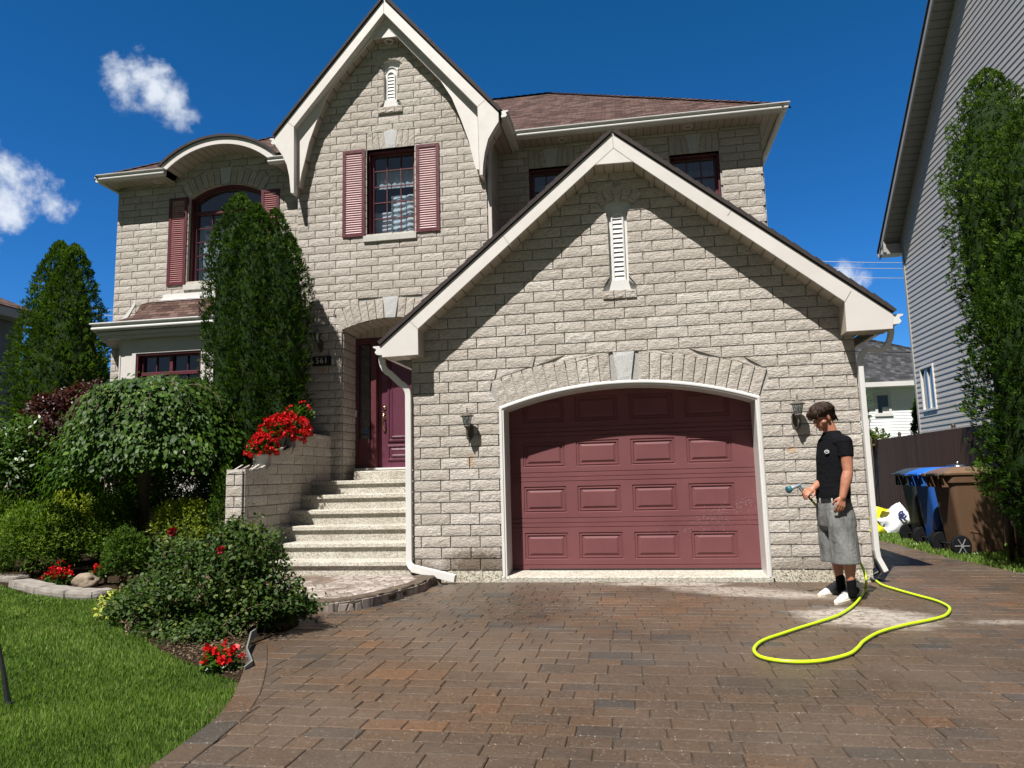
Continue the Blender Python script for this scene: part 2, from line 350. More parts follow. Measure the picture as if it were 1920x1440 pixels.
# ------------------------------------------------------------------ the house
def attach(o, parent):
    o.parent = parent
    if parent.type == 'EMPTY': o.matrix_parent_inverse = Matrix.Translation(-Vector(parent.location))
    return o
_b0 = MB.build
def _build(s, name, mats, parent=None, **k):
    o = _b0(s, name, mats, None, **k)
    if parent is not None: attach(o, parent)
    return o
MB.build = _build
BW, BH, Z0, JT = .3546, .13, .14, .012
def crossings(poly, z):
    xs = []
    for i in range(len(poly)):
        (x0, z0), (x1, z1) = poly[i], poly[(i+1) % len(poly)]
        if (z0 <= z < z1) or (z1 <= z < z0): xs.append(x0+(x1-x0)*(z-z0)/(z1-z0))
    xs.sort(); return [(xs[k], xs[k+1]) for k in range(0, len(xs)-1, 2)]
def allowed(outline, holes, z):
    iv = crossings(outline, z)
    for h in holes:
        for a, b in crossings(h, z):
            nv = []
            for p, q in iv:
                if b <= p or a >= q: nv.append((p, q)); continue
                if a > p: nv.append((p, a))
                if b < q: nv.append((b, q))
            iv = nv
    return iv
def nz3(x, y, z): return noise.noise(Vector((x, y, z)))
def stone(mb, quad, fr, proud=.016, nu=6, nz=3, rough=.004, tone=.5, mi=0, sd=0.0, ch=.0045):
    A, B, C, D = quad; vs = []; fs = []
    for j in range(nz+1):
        for i in range(nu+1):
            s, r = i/nu, j/nz
            u = (A[0]*(1-s)+B[0]*s)*(1-r)+(D[0]*(1-s)+C[0]*s)*r; z = (A[1]*(1-s)+B[1]*s)*(1-r)+(D[1]*(1-s)+C[1]*s)*r
            edge = i in (0, nu) or j in (0, nz)
            d = proud-ch if edge else proud+rough*nz3(u*14+sd, z*26, sd*3.1)*1.6+rough*.5*nz3(u*40, z*50, sd)
            if edge: z += .0012*nz3(u*30, z*30, sd+9); u += .0012*nz3(u*30, z*30, sd+19)
            vs.append(fr(u, z, d))
    w = nu+1
    for j in range(nz):
        for i in range(nu): fs.append((j*w+i, j*w+i+1, (j+1)*w+i+1, (j+1)*w+i))
    ring = [i for i in range(w)]+[j*w+nu for j in range(1, nz+1)]+[nz*w+i for i in range(nu-1, -1, -1)]+[j*w for j in range(nz-1, 0, -1)]
    base = len(vs)
    for k in ring:
        j, i = divmod(k, w); s, r = i/nu, j/nz
        u = (A[0]*(1-s)+B[0]*s)*(1-r)+(D[0]*(1-s)+C[0]*s)*r; z = (A[1]*(1-s)+B[1]*s)*(1-r)+(D[1]*(1-s)+C[1]*s)*r
        vs.append(fr(u, z, -.004))
    n = len(ring)
    for k in range(n): fs.append((ring[(k+1) % n], ring[k], base+k, base+(k+1) % n))
    mb.mesh(vs, fs, mi, tone)
def brick_tone(u, z):
    r = random.random()
    t = .5+.28*(random.random()-.5)*2
    if r < .05: t = .12+.15*random.random()
    elif r > .93: t = .95
    return min(1, max(0, t+.12*nz3(u*.7, z*.7, 3)))
def brick_wall(name, parent, fr, outline, holes=(), phase=0.0, stones=(), nu=6, extra=None, z_end=None, hang=()):
    mb = MB(); zs = [p[1] for p in outline]; k0 = int(math.floor((min(zs)-Z0)/BH+1e-4)); k1 = int(math.ceil((max(zs)-Z0)/BH))
    mm = 1
    for k in range(k0, k1):
        for q in range(2):
            za = max(min(zs), Z0+k*BH+q*BH/2); zb = min(max(zs), Z0+k*BH+(q+1)*BH/2)
            if zb-za < 1e-4: continue
            a, b = allowed(outline, holes, za+1e-4), allowed(outline, holes, zb-1e-4)
            if len(a) != len(b): a = b = allowed(outline, holes, (za+zb)/2)
            for (p, q1), (p2, q2) in zip(a, b): mb.face([fr(p, za, 0), fr(q1, za, 0), fr(q2, zb, 0), fr(p2, zb, 0)], 1)
        zb_, zt = Z0+k*BH+JT/2, Z0+(k+1)*BH-JT/2
        zb_ = max(zb_, min(zs)+.002); zt = min(zt, max(zs)-.002)
        if zt-zb_ < .025: continue
        a, b = allowed(outline, list(holes)+list(hang), zb_), allowed(outline, list(holes)+list(hang), zt)
        if len(a) != len(b): a = b = allowed(outline, list(holes)+list(hang), (zb_+zt)/2)
        off = phase+(0.31*BW if k % 2 == 0 else 0)
        for (p, q), (p2, q2) in zip(a, b):
            lo, hi = min(p, p2), max(q, q2); i0 = int(math.floor((lo-off)/BW)); i1 = int(math.ceil((hi-off)/BW))
            for i in range(i0, i1):
                xa, xb = off+i*BW+JT/2, off+(i+1)*BW-JT/2
                A, D = max(xa, p), max(xa, p2); B, C = min(xb, q), min(xb, q2)
                if min(B-A, C-D) < .02:
                    if max(B-A, C-D) < .05: continue
                    if B < A: A = B = (A+B)/2
                    if C < D: C = D = (C+D)/2
                stone(mb, ((A, zb_), (B, zb_), (C, zt), (D, zt)), fr, .023+.003*random.random(), nu if B-A > .15 else 3, 3, .0032, brick_tone(xa, zb_), 0, random.random()*50)
    for (quad, mi, pr, tn) in stones: stone(mb, quad, fr, pr, 3, 7, .006 if mi == 0 else .002, tn, mi, random.random()*50)
    return mb.build(name, [M_brick, M_mortar, M_key], parent)
def frY(Y): return lambda u, z, d: (u, Y-d, z)
def frX(X, sgn=1): return lambda u, z, d: (X+sgn*d, u, z)
def ring_stones(cx, cz, r, h, a0, a1, n, key=None, z_off=0.0):
    st = []
    for k in range(n):
        p, q = a0+(a1-a0)*k/n, a0+(a1-a0)*(k+1)/n; g = .0055/r
        P = lambda an, rr: (cx+rr*math.sin(an), cz+rr*math.cos(an))
        st.append(((P(p+g, r+.006), P(q-g, r+.006), P(q-g, r+h), P(p+g, r+h)), 0, .026, brick_tone(k, 3)))
    return st
def circ(w2, h): return (h*h+w2*w2)/(2*h)

HOUSE = thing('brick_house', 'two storey grey stone brick house with burgundy shutters, plum front door and steep front gables', 'house', loc=(-1.2, 5, 0))
# --- garage front wall
GX0, GX1 = -.345, 4.71
gc, gs, gcr = 2.205, 2.015, 2.262; gw = 1.468; gR = circ(gw, gcr-gs); gcz = gcr-gR; ga = math.asin(gw/gR)
g_open = [(gc-gw, -1)]+arc(gc, gcz, gR, -ga, ga, 24)+[(gc+gw, -1)]
v_open = [(2.008, 3.338), (2.008, 3.445), (2.085, 3.445), (2.085, 4.27), (2.03, 4.37)]+arc(2.21, 4.20, .265, -.78, .78, 8)[1:-1]+[(2.385, 4.37), (2.315, 4.27), (2.305, 3.445), (2.392, 3.445), (2.392, 3.338)]
fas = [(713.9,647.8),(1148,250),(1674.5,587.3),(1674.5,616.3),(1587.8,621.7),(1583.9,565.5),(1187,303),(1115,309),(783.4,616.6),(784.2,665),(716.3,670)]
fasW = xz(fas, -.30)
apx = fasW[1]; el_, er_ = fasW[0], fasW[2]
sl_ = (apx[1]-el_[1])/(apx[0]-el_[0]); sr_ = (apx[1]-er_[1])/(er_[0]-apx[0])
g_out = [(GX0, .14), (GX1, .14), (GX1, apx[1]-sr_*(GX1-apx[0])-.15), (apx[0], apx[1]-.15), (GX0, apx[1]-sl_*(apx[0]-GX0)-.15)]
kst = []
kb, kt = .07, .122
kst.append((((gc-kb, gcr+.004), (gc+kb, gcr+.004), (gc+kt, gcr+.345), (gc-kt, gcr+.345)), 2, .034, .5))
ka = .030
vs_ = ring_stones(gc, gcz, gR, .335, -ga, -ka*1.15, 11)+ring_stones(gc, gcz, gR, .335, ka*1.15, ga, 11)
# push the stones beside the keystone to its slanted sides
ringpoly = arc(gc, gcz, gR+.345, -ga-.012, ga+.012, 24)+[(gc+gw+.005, 2.0), (gc-gw-.005, 2.0)]
ringv = arc(2.21, 4.20, .265, -.80, .80, 8)
vent_ring = [((p, q, (2.21+(q[0]-2.21)*1.62, 4.20+(q[1]-4.20)*1.62), (2.21+(p[0]-2.21)*1.62, 4.20+(p[1]-4.20)*1.62)), 0, .024, .3+.3*random.random()) for p, q in zip(arc(2.21, 4.20, .268, -.80, .80, 5)[:-1], arc(2.21, 4.20, .268, -.80, .80, 5)[1:])]
vent_ring = [((tuple((a[0]*.96+c[0]*.04, a[1]) for a, c in ((q[0], q[1]), (q[1], q[0]), (q[2], q[3]), (q[3], q[2]))), m, p, tn)) for q, m, p, tn in vent_ring]
vent_cover = [(2.21+(x-2.21)*1.62, 4.20+(z-4.20)*1.62) for x, z in arc(2.21, 4.20, .265, -.80, .80, 8)]+[(2.385, 4.37), (2.03, 4.37)]
sillst = [(((1.998+.132*i, 3.243), (1.998+.132*(i+1)-.008, 3.243), (1.998+.132*(i+1)-.008, 3.333), (1.998+.132*i, 3.333)), 0, .045, .4+.2*random.random()) for i in range(3)]
brick_wall('wall', HOUSE, frY(0), g_out, [g_open, v_open], 0.0, kst+vs_+vent_ring+sillst, hang=[ringpoly, vent_cover, [(1.995, 3.24), (2.395, 3.24), (2.395, 3.337), (1.995, 3.337)]])
# side walls of the garage
brick_wall('wall', HOUSE, frX(GX0, -1), [(0.02, .14), (2.15, .14), (2.15, 2.85), (0.02, 2.85)], nu=3)
brick_wall('wall', HOUSE, frX(GX1, 1), [(0.02, .14), (3.05, .14), (3.05, 2.95), (0.02, 2.95)], nu=3)
# concrete footing and garage sill
for a, b_ in (((GX0+.005, -.012, -.25), (gc-gw-.02, 2.0, .138)), ((gc+gw+.02, -.012, -.25), (GX1-.005, 3.0, .138))):
    mb = MB(); mb.box(a, b_); mb.build('foundation', M_agg, HOUSE)
mb = MB(); mb.prism([(-.035, -.2), (-.035, .055), (-.02, .07), (.36, .098), (.36, -.2)], gc-gw-.018, gc+gw+.018, axis='X'); mb.build('door_sill', M_step, HOUSE)
# garage door
DY = .31; gd = MB(); DZ = [.10, .645, 1.185, 1.725, 2.265]
DX0, DX1 = gc-gw-.05, gc+gw+.05
cols = [(983, 1062), (1084, 1166), (1187, 1273), (1293, 1378)]
cx_ = [(float(YP(a, 935, DY)[0]), float(YP(b, 935, DY)[0])) for a, b in cols]
pw = sum(b-a for a, b in cx_)/4; cc0 = (cx_[0][0]+cx_[0][1])/2; cc3 = (cx_[3][0]+cx_[3][1])/2
pcs = [cc0+(cc3-cc0)*i/3 for i in range(4)]; ph0, ph1 = .12, .43
for r in range(4):
    z0, z1 = DZ[r], DZ[r+1]
    def q(x0, x1, za, zb, d=0.0): gd.face([(x0, DY+d, za), (x1, DY+d, za), (x1, DY+d, zb), (x0, DY+d, zb)])
    zz = [z0+.004, z0+.04, z0+.047, z0+.080, z0+.087, z0+ph0]
    dd = [0, .006, .006, 0]
    def band(za, zb, flip=False):
        L = [(za, .010), (za+.004, 0), (za+(zb-za)*.42, 0), (za+(zb-za)*.42+.003, .006), (za+(zb-za)*.42+.007, .006), (za+(zb-za)*.42+.010, 0), (zb, 0)]
        if flip: L = [(za+zb-z, d) for z, d in L][::-1]
        for (a, da), (b, db) in zip(L[:-1], L[1:]): gd.face([(DX0, DY+da, a), (DX1, DY+da, a), (DX1, DY+db, b), (DX0, DY+db, b)])
    band(z0, z0+ph0); band(z0+ph1, z1, True)
    xs = [DX0]
    for c in pcs: xs += [c-pw/2, c+pw/2]
    xs.append(DX1)
    for i in range(0, len(xs), 2): q(xs[i], xs[i+1], z0+ph0, z0+ph1)
    for c in pcs:
        R = [(pw/2, 0, 0), (pw/2-.006, .006, .009), (pw/2-.016, .016, .009), (pw/2-.020, .020, .003), (pw/2-.030, .030, .003), (pw/2-.034, .034, .014), (pw/2-.046, .046, .014), (pw/2-.075, .070, .002)]
        rings = [[(c-w, DY+d, z0+ph0+i), (c+w, DY+d, z0+ph0+i), (c+w, DY+d, z0+ph1-i), (c-w, DY+d, z0+ph1-i)] for w, i, d in R]
        for a, b in zip(rings[:-1], rings[1:]):
            for k in range(4): gd.face([a[k], a[(k+1) % 4], b[(k+1) % 4], b[k]])
        gd.face(rings[-1])
gd.box((DX0, DY+.02, .09), (DX1, DY+.06, 2.5))
GD = gd.build('garage_door', M_gdoor, HOUSE)
GD['label'] = 'burgundy sectional garage door with raised rectangular panels'
mb = MB(); mb.box((DX0+.3, DY-.012, .098), (DX1, DY-.001, .112)); mb.build('bottom_seal', M_black, GD)
# white frame around the garage opening
path = [(gc-gw, 0, .06)]+[(x, 0, z) for x, z in arc(gc, gcz, gR, -ga, ga, 36)]+[(gc+gw, 0, .06)]
mb = MB(); mb.sweep(path, [(-.012, -.02), (-.012, .030), (.004, .040), (.020, .040), (.024, .028), (.040, .028), (.044, .018), (.044, -.32), (.03, -.25), (.03, -.02)], up=(0, -1, 0))
mb.build('door_frame', M_white, HOUSE, fixn=True)
mb = MB(); mb.box((gc-gw+.045, .09, 1.30), (gc-gw+.075, .12, 1.62)); mb.build('weather_strip', M_grey, HOUSE)
# --- niche vents
def niche(cx, pts, depth, Y, zbase, zneck, ztop, w, fan):
    """white louvred vent set back in its opening"""
    m = MB()
    # backing with flared fan top
    m.prism([(cx-w/2, zneck-.02), (cx-w/2, zbase+.1), (cx-w/2-.02, zbase), (cx+w/2+.02, zbase), (cx+w/2, zbase+.1), (cx+w/2, zneck-.02), (cx+fan, ztop-.10)]+arc(cx, ztop-.265, .265, .72, -.72, 8)+[(cx-fan, ztop-.10)], Y+depth, Y+depth+.03)
    m.box((cx-w/2-.12, Y+depth+.005, zbase-.005), (cx+w/2+.12, Y+depth+.03, zbase+.12))
    # raised surround with round head
    hw = w/2-.050; zt = zneck-.07
    pth = [(cx-hw, Y+depth-.012, zbase+.12), (cx-hw, Y+depth-.012, zt)]+[(cx+hw*math.sin(a), Y+depth-.012, zt+hw*math.cos(a)) for a in [(-90+180*k/10)*math.pi/180 for k in range(1, 10)]]+[(cx+hw, Y+depth-.012, zt), (cx+hw, Y+depth-.012, zbase+.12)]
    m.sweep(pth, [(-.012, -.01), (-.012, .012), (.006, .016), (.014, -.01)], up=(0, -1, 0))
    n = int((zt-zbase-.13)/.058)
    for i in range(n+1):
        z = zbase+.13+i*.058
        m.face([(cx-hw, Y+depth-.022, z), (cx+hw, Y+depth-.022, z), (cx+hw, Y+depth-.001, z+.055), (cx-hw, Y+depth-.001, z+.055)])
        m.face([(cx-hw, Y+depth-.022, z), (cx-hw, Y+depth-.001, z-.003), (cx+hw, Y+depth-.001, z-.003), (cx+hw, Y+depth-.022, z)])
    m.prism([(cx-w/2-.015, zbase), (cx+w/2+.015, zbase), (cx+w/2-.02, zbase+.12), (cx-w/2+.02, zbase+.12)], Y+depth-.05, Y+depth-.001)
    m.sweep([(cx-fan*.72, Y+depth-.008, zneck+.02)]+[(cx+.105*math.sin(a), Y+depth-.008, zneck-.03+.105*math.cos(a)) for a in [(-80+160*k/10)*math.pi/180 for k in range(11)]]+[(cx+fan*.72, Y+depth-.008, zneck+.02)], [(-.006, -.01), (-.006, .008), (.006, .008), (.006, -.01)], up=(0, -1, 0))
    return m
o = niche(2.20, None, .045, 0, 3.345, 4.30, 4.47, .225, .19).build('vent', M_white, HOUSE, fixn=True)
def reveal(poly, Y, d, mat_, name, parent, closed=True):
    m = MB(); n = len(poly)
    for k in range(n if closed else n-1):
        (a, b), (c, e) = poly[k], poly[(k+1) % n]; m.face([(a, Y, b), (c, Y, e), (c, Y+d, e), (a, Y+d, b)])
    return m.build(name, mat_, parent)
reveal(v_open, -.002, .08, M_white, 'vent_reveal', HOUSE)
# --- tower
TY = 2.15; TX0, TX1 = -2.94, .20
OUTL = [(514.8,256),(515.6,272),(522,281),(529.7,292),(537.5,309),(542,330),(545,361.7)]
outer_px = [(720,-1)]+OUTL+[(551,362),(551,237.5),(719.4,24.2),(895,199.7),(899,328),(905,328),(906,307.5),(909,285.6),(915.3,260.6),(926,242),(934.8,228),(934.8,210)]
FY = 1.85; outerW = xz(outer_px, FY)
inner_px = [(555.5,350.8),(561,351),(565.6,325),(572,300),(579.7,267),(593.8,228),(607,194),(619,170),(653.7,125),(699,73),(743.6,68.4),(825.6,151),(847,184),(864.6,226),(878.5,264),(889,308),(892.6,318),(898.6,318)]
innerW = xz(inner_px, 1.97)
tap = outerW[0]; tl = outerW[1]; tr = outerW[-1]
tsl = (tap[1]-tl[1])/(tap[0]-tl[0]); tsr = (tap[1]-tr[1])/(tr[0]-tap[0])
t_out = [(TX0, .0), (TX1, .0), (TX1, tap[1]-tsr*(TX1-tap[0])-.22), (tap[0], tap[1]-.3), (TX0, tap[1]-tsl*(tap[0]-TX0)-.22)]
ec, es, ecr = -1.37, 3.55, 3.705; ew = .805; eR = circ(ew, ecr-es); ecz = ecr-eR; ea = math.asin(ew/eR)
e_open = [(ec-ew, 1.2)]+arc(ec, ecz, eR, -ea, ea, 16)+[(ec+ew, 1.2)]
w_open = [(-1.765, 5.06), (-1.765, 6.485), (-.965, 6.485), (-.965, 5.06)]
dcx = tap[0]-.01
tv = (-1.365, 7.74)
tv_open = [(-1.56, 7.19), (-1.56, 7.27), (-1.475, 7.27), (-1.475, 7.80), (-1.545, 7.90)]+arc(tv[0], tv[1], .262, -.75, .75, 8)[1:-1]+[(-1.185, 7.90), (-1.258, 7.80), (-1.258, 7.27), (-1.162, 7.27), (-1.162, 7.19)]
ek = (((ec-.075, ecr+.002), (ec+.075, ecr+.002), (ec+.13, ecr+.335), (ec-.13, ecr+.335)), 2, .03, .5)
est = [ek]+ring_stones(ec, ecz, eR, .32, -ea, -.033*1.5, 6)+ring_stones(ec, ecz, eR, .32, .033*1.5, ea, 6)
ering = arc(ec, ecz, eR+.328, -ea-.02, ea+.02, 16)+[(ec+ew+.005, 3.54), (ec-ew-.005, 3.54)]
def flat_lintel(x0, x1, z0, z1, cx):
    st = [(((cx-.075, z0+.004), (cx+.075, z0+.004), (cx+.125, z1), (cx-.125, z1)), 2, .024, .5)]
    for s in (-1, 1):
        xe = x0 if s < 0 else x1; n = 3; L = abs(xe-cx)
        for i in range(n):
            a0 = (.079+(L-.079)*i/n, .129+(L-.129)*i/n); a1 = (.079+(L-.079)*(i+1)/n-.008, .129+(L-.129)*(i+1)/n-.008)
            q = [(cx+s*a0[0], z0+.004), (cx+s*a1[0], z0+.004), (cx+s*a1[1], z1), (cx+s*a0[1], z1)]
            if s < 0: q = [q[1], q[0], q[3], q[2]]
            st.append((tuple(q), 0, .018, .3+.35*random.random()))
    return st
tvring = [((p, q_, (tv[0]+(q_[0]-tv[0])*1.6, tv[1]+(q_[1]-tv[1])*1.6), (tv[0]+(p[0]-tv[0])*1.6, tv[1]+(p[1]-tv[1])*1.6)), 0, .022, .3+.3*random.random()) for p, q_ in zip(arc(tv[0], tv[1], .268, -.9, .9, 7)[:-1], arc(tv[0], tv[1], .268, -.9, .9, 7)[1:])]
tvsill = [(((-1.565+.14*i, 7.085), (-1.565+.14*(i+1)-.008, 7.085), (-1.565+.14*(i+1)-.008, 7.185), (-1.565+.14*i, 7.185)), 0, .045, .4) for i in range(3)]
tl_st = flat_lintel(-1.77, -.965, 6.487, 6.80, -1.365)
brick_wall('wall', HOUSE, frY(TY), t_out, [e_open, w_open, tv_open], .09, est+tvring+tvsill+tl_st,
           hang=[ering, [(-1.775, 6.48), (-.96, 6.48), (-.96, 6.806), (-1.775, 6.806)], [(-1.568, 7.08), (-1.15, 7.08), (-1.15, 7.19), (-1.568, 7.19)],
                 [(tv[0]+(x-tv[0])*1.6, tv[1]+(z-tv[1])*1.6) for x, z in arc(tv[0], tv[1], .262, -.9, .9, 8)]+[(-1.185, 7.9), (-1.545, 7.9)]])
niche(-1.366, None, .045, TY, 7.195, 7.83, 8.0, .215, .18).build('vent', M_white, HOUSE, fixn=True)
reveal(tv_open, TY-.002, .08, M_white, 'vent_reveal', HOUSE)
brick_wall('wall', HOUSE, frX(TX1, 1), [(TY+.02, 3.0), (3.05, 3.0), (3.05, 7.0), (TY+.02, 7.0)], phase=.1, nu=4)
brick_wall('wall', HOUSE, frX(TX0, -1), [(TY+.02, .14), (3.05, .14), (3.05, 7.2), (TY+.02, 7.2)], phase=.2, nu=3)
# entrance recess
brick_wall('wall', HOUSE, frX(ec-ew, 1), [(TY+.018, 1.2), (2.66, 1.2), (2.66, es), (TY+.018, es)], phase=.07, nu=4)
brick_wall('wall', HOUSE, frX(ec+ew, -1), [(TY+.018, 1.2), (2.66, 1.2), (2.66, es), (TY+.018, es)], phase=.07, nu=4)
mb = MB(); ap = arc(ec, ecz, eR, -ea, ea, 16)
for a, b_ in zip(ap[:-1], ap[1:]): mb.face([(a[0], TY-.01, a[1]), (b_[0], TY-.01, b_[1]), (b_[0], 2.70, b_[1]), (a[0], 2.70, a[1])])
mb.box((ec-ew-.02, 2.66, 3.515), (ec+ew+.02, 2.70, 3.72)); mb.build('porch_ceiling', M_soffit, HOUSE)
# front door with side light
DOORY = 2.68
mb = MB(); mb.box((-2.175, DOORY-.02, 1.39), (-2.12, 2.80, 3.51)); mb.box((-2.12, DOORY-.02, 3.42), (-.57, 2.80, 3.51)); mb.box((-1.875, DOORY-.07, 1.38), (-1.785, 2.80, 3.42)); mb.box((-.80, DOORY-.07, 1.38), (-.72, 2.80, 3.42)); mb.box((-.62, DOORY-.02, 1.38), (-.565, 2.8, 3.42))
mb.box((-2.12, DOORY, 1.38), (-1.875, 2.78, 1.86)); mb.box((-.72, DOORY, 1.38), (-.62, 2.78, 1.86)); mb.box((-1.785, DOORY+.03, 1.38), (-1.745, 2.8, 3.42)); mb.box((-.835, DOORY+.03, 1.38), (-.80, 2.8, 3.42))
DF = mb.build('door_surround', M_burg, HOUSE, bevel=.006)
for xa, xb in ((-2.12, -1.875), (-.72, -.62)):
    mb = MB(); mb.face([(xa, 2.73, 1.86), (xb, 2.73, 1.86), (xb, 2.73, 3.42), (xa, 2.73, 3.42)]); mb.build('side_light', M_glass, DF)
mb = MB(); mb.box((-2.12, 2.85, 1.86), (-.6, 2.95, 3.42)); mb.build('dark_hall', M_dark, DF)
mb = MB(); mb.lathe([(0, .0), (.052, .0), (.052, .004), (0, .004)], (-1.985, 2.715, 1.99), 24, axis='Y'); 
M_sticker = painted('blue_sticker', (.05, .09, .16), .4, .3, 40, 0)
mb.build('round_sticker', M_sticker, DF)
mb = MB(); mb.box((-2.165, DOORY-.035, 2.22), (-2.13, DOORY-.021, 2.33)); mb.build('doorbell', M_grey, DF)
dm = MB(); dx0, dx1 = -1.745, -.835
dm.box((dx0, DOORY+.06, 1.395), (dx1, DOORY+.10, 3.42))
def dpanel(x0, x1, z0, z1):
    R = [(0, -.0), (.012, -.022), (.03, -.026), (.042, -.006), (.055, -.006), (.085, -.03), (.10, -.018)]
    rings = [[(x0+i, DOORY+.06+d, z0+i), (x1-i, DOORY+.06+d, z0+i), (x1-i, DOORY+.06+d, z1-i), (x0+i, DOORY+.06+d, z1-i)] for i, d in R]
    for a, b_ in zip(rings[:-1], rings[1:]):
        for k in range(4): dm.face([a[k], a[(k+1) % 4], b_[(k+1) % 4], b_[k]])
    dm.face(rings[-1])
dpanel(-1.64, -.94, 1.50, 1.76); dpanel(-1.64, -.94, 1.80, 3.30)
DR = dm.build('front_door', M_burgdoor, HOUSE)
M_brass = mat('antique_brass', (.42, .32, .17), .3, metal=1.0)
mb = MB(); hx = -1.69; hy = DOORY+.055
mb.lathe([(0, -.02), (.02, -.02), (.032, -.008), (.034, 0), (0, 0)], (hx, hy, 2.36), 16, axis='Y')
mb.lathe([(0, -.02), (.018, -.02), (.028, -.008), (.03, 0), (0, 0)], (hx, hy, 2.20), 16, axis='Y')
mb.tube([(hx, hy, 2.28), (hx, hy-.03, 2.26), (hx, hy-.055, 2.20), (hx, hy-.06, 2.10), (hx, hy-.045, 2.03), (hx, hy-.01, 2.0), (hx, hy, 1.985)], [.016, .013, .011, .014, .011, .012, .02], 8)
mb.build('handle', M_brass, DR, smooth=True)
mb = MB(); mb.box((-2.17, DOORY-.09, 1.36), (-.57, 2.80, 1.392)); mb.build('threshold', M_white, HOUSE, bevel=.004)
# --- left and right wings
LY = 3.05; LX0, RX1 = -6.965, 4.48; WZ = 6.69
lcx, lsp, lcr = -4.80, 6.385, 6.60; lw = .715; lR = circ(lw, lcr-lsp); lcz = lcr-lR; la = math.asin(lw/lR)
l_open = [(lcx-lw, 4.77)]+arc(lcx, lcz, lR, -la, la, 14)+[(lcx+lw, 4.77)]
eyo = xz([(304,313),(423,258),(516,291)], 2.66); eyi = xz([(312.5,316.7),(431,273),(494,294)], 2.66)
eyc = -4.72; ey_w = 1.09; ey_z0 = 6.84; ey_h = .43; eyR = circ(ey_w, ey_h); eyz = ey_z0+ey_h-eyR; eya = math.asin(ey_w/eyR)
lst = [(((lcx-.075, lcr+.003), (lcx+.075, lcr+.003), (lcx+.12, lcr+.30), (lcx-.12, lcr+.30)), 2, .03, .3)]+ring_stones(lcx, lcz, lR, .29, -la, -.075, 6)+ring_stones(lcx, lcz, lR, .29, .075, la, 6)
lring = arc(lcx, lcz, lR+.295, -la-.04, la+.04, 12)+[(lcx+lw, 6.36), (lcx-lw, 6.36)]
l_out = [(LX0, .0), (TX0+.1, .0), (TX0+.1, 6.95), (eyc+ey_w, 6.95)]+[(x, z-.05) for x, z in arc(eyc, eyz, eyR, eya, -eya, 12)]+[(eyc-ey_w, WZ), (LX0, WZ)]
l_out[3] = (eyc+ey_w, WZ); l_out[2] = (TX0+.1, WZ)
brick_wall('wall', HOUSE, frY(LY), [p for p in l_out if True], [l_open, [(-6.2, .3), (-6.2, 3.55), (-4.5, 3.55), (-4.5, .3)]], .12, lst, hang=[lring])
reveal(l_open, LY-.012, .16, M_brick, 'window_reveal', HOUSE)
W1 = [(.74, 4.6), (.74, 6.31), (1.50, 6.31), (1.50, 4.6)]; W2 = [(3.05, 4.6), (3.05, 6.31), (3.83, 6.31), (3.83, 4.6)]
brick_wall('wall', HOUSE, frY(LY), [(TX1-.05, 2.4), (RX1, 2.4), (RX1, WZ), (TX1-.05, WZ)], [W1, W2], .2, flat_lintel(.74, 1.50, 6.312, 6.64, 1.12)+flat_lintel(3.05, 3.83, 6.312, 6.64, 3.44),
           hang=[[(.73, 6.3), (1.51, 6.3), (1.51, 6.645), (.73, 6.645)], [(3.04, 6.3), (3.84, 6.3), (3.84, 6.645), (3.04, 6.645)]])
brick_wall('wall', HOUSE, frX(RX1, 1), [(LY+.02, .0), (10.3, .0), (10.3, WZ), (LY+.02, WZ)], nu=2)
brick_wall('wall', HOUSE, frX(LX0, -1), [(LY+.02, .0), (10.3, .0), (10.3, WZ), (LY+.02, WZ)], nu=2)
mb = MB(); mb.box((LX0+.03, LY+.9, 0), (RX1-.03, 10.3, WZ)); mb.build('inner_core', M_dark, HOUSE)
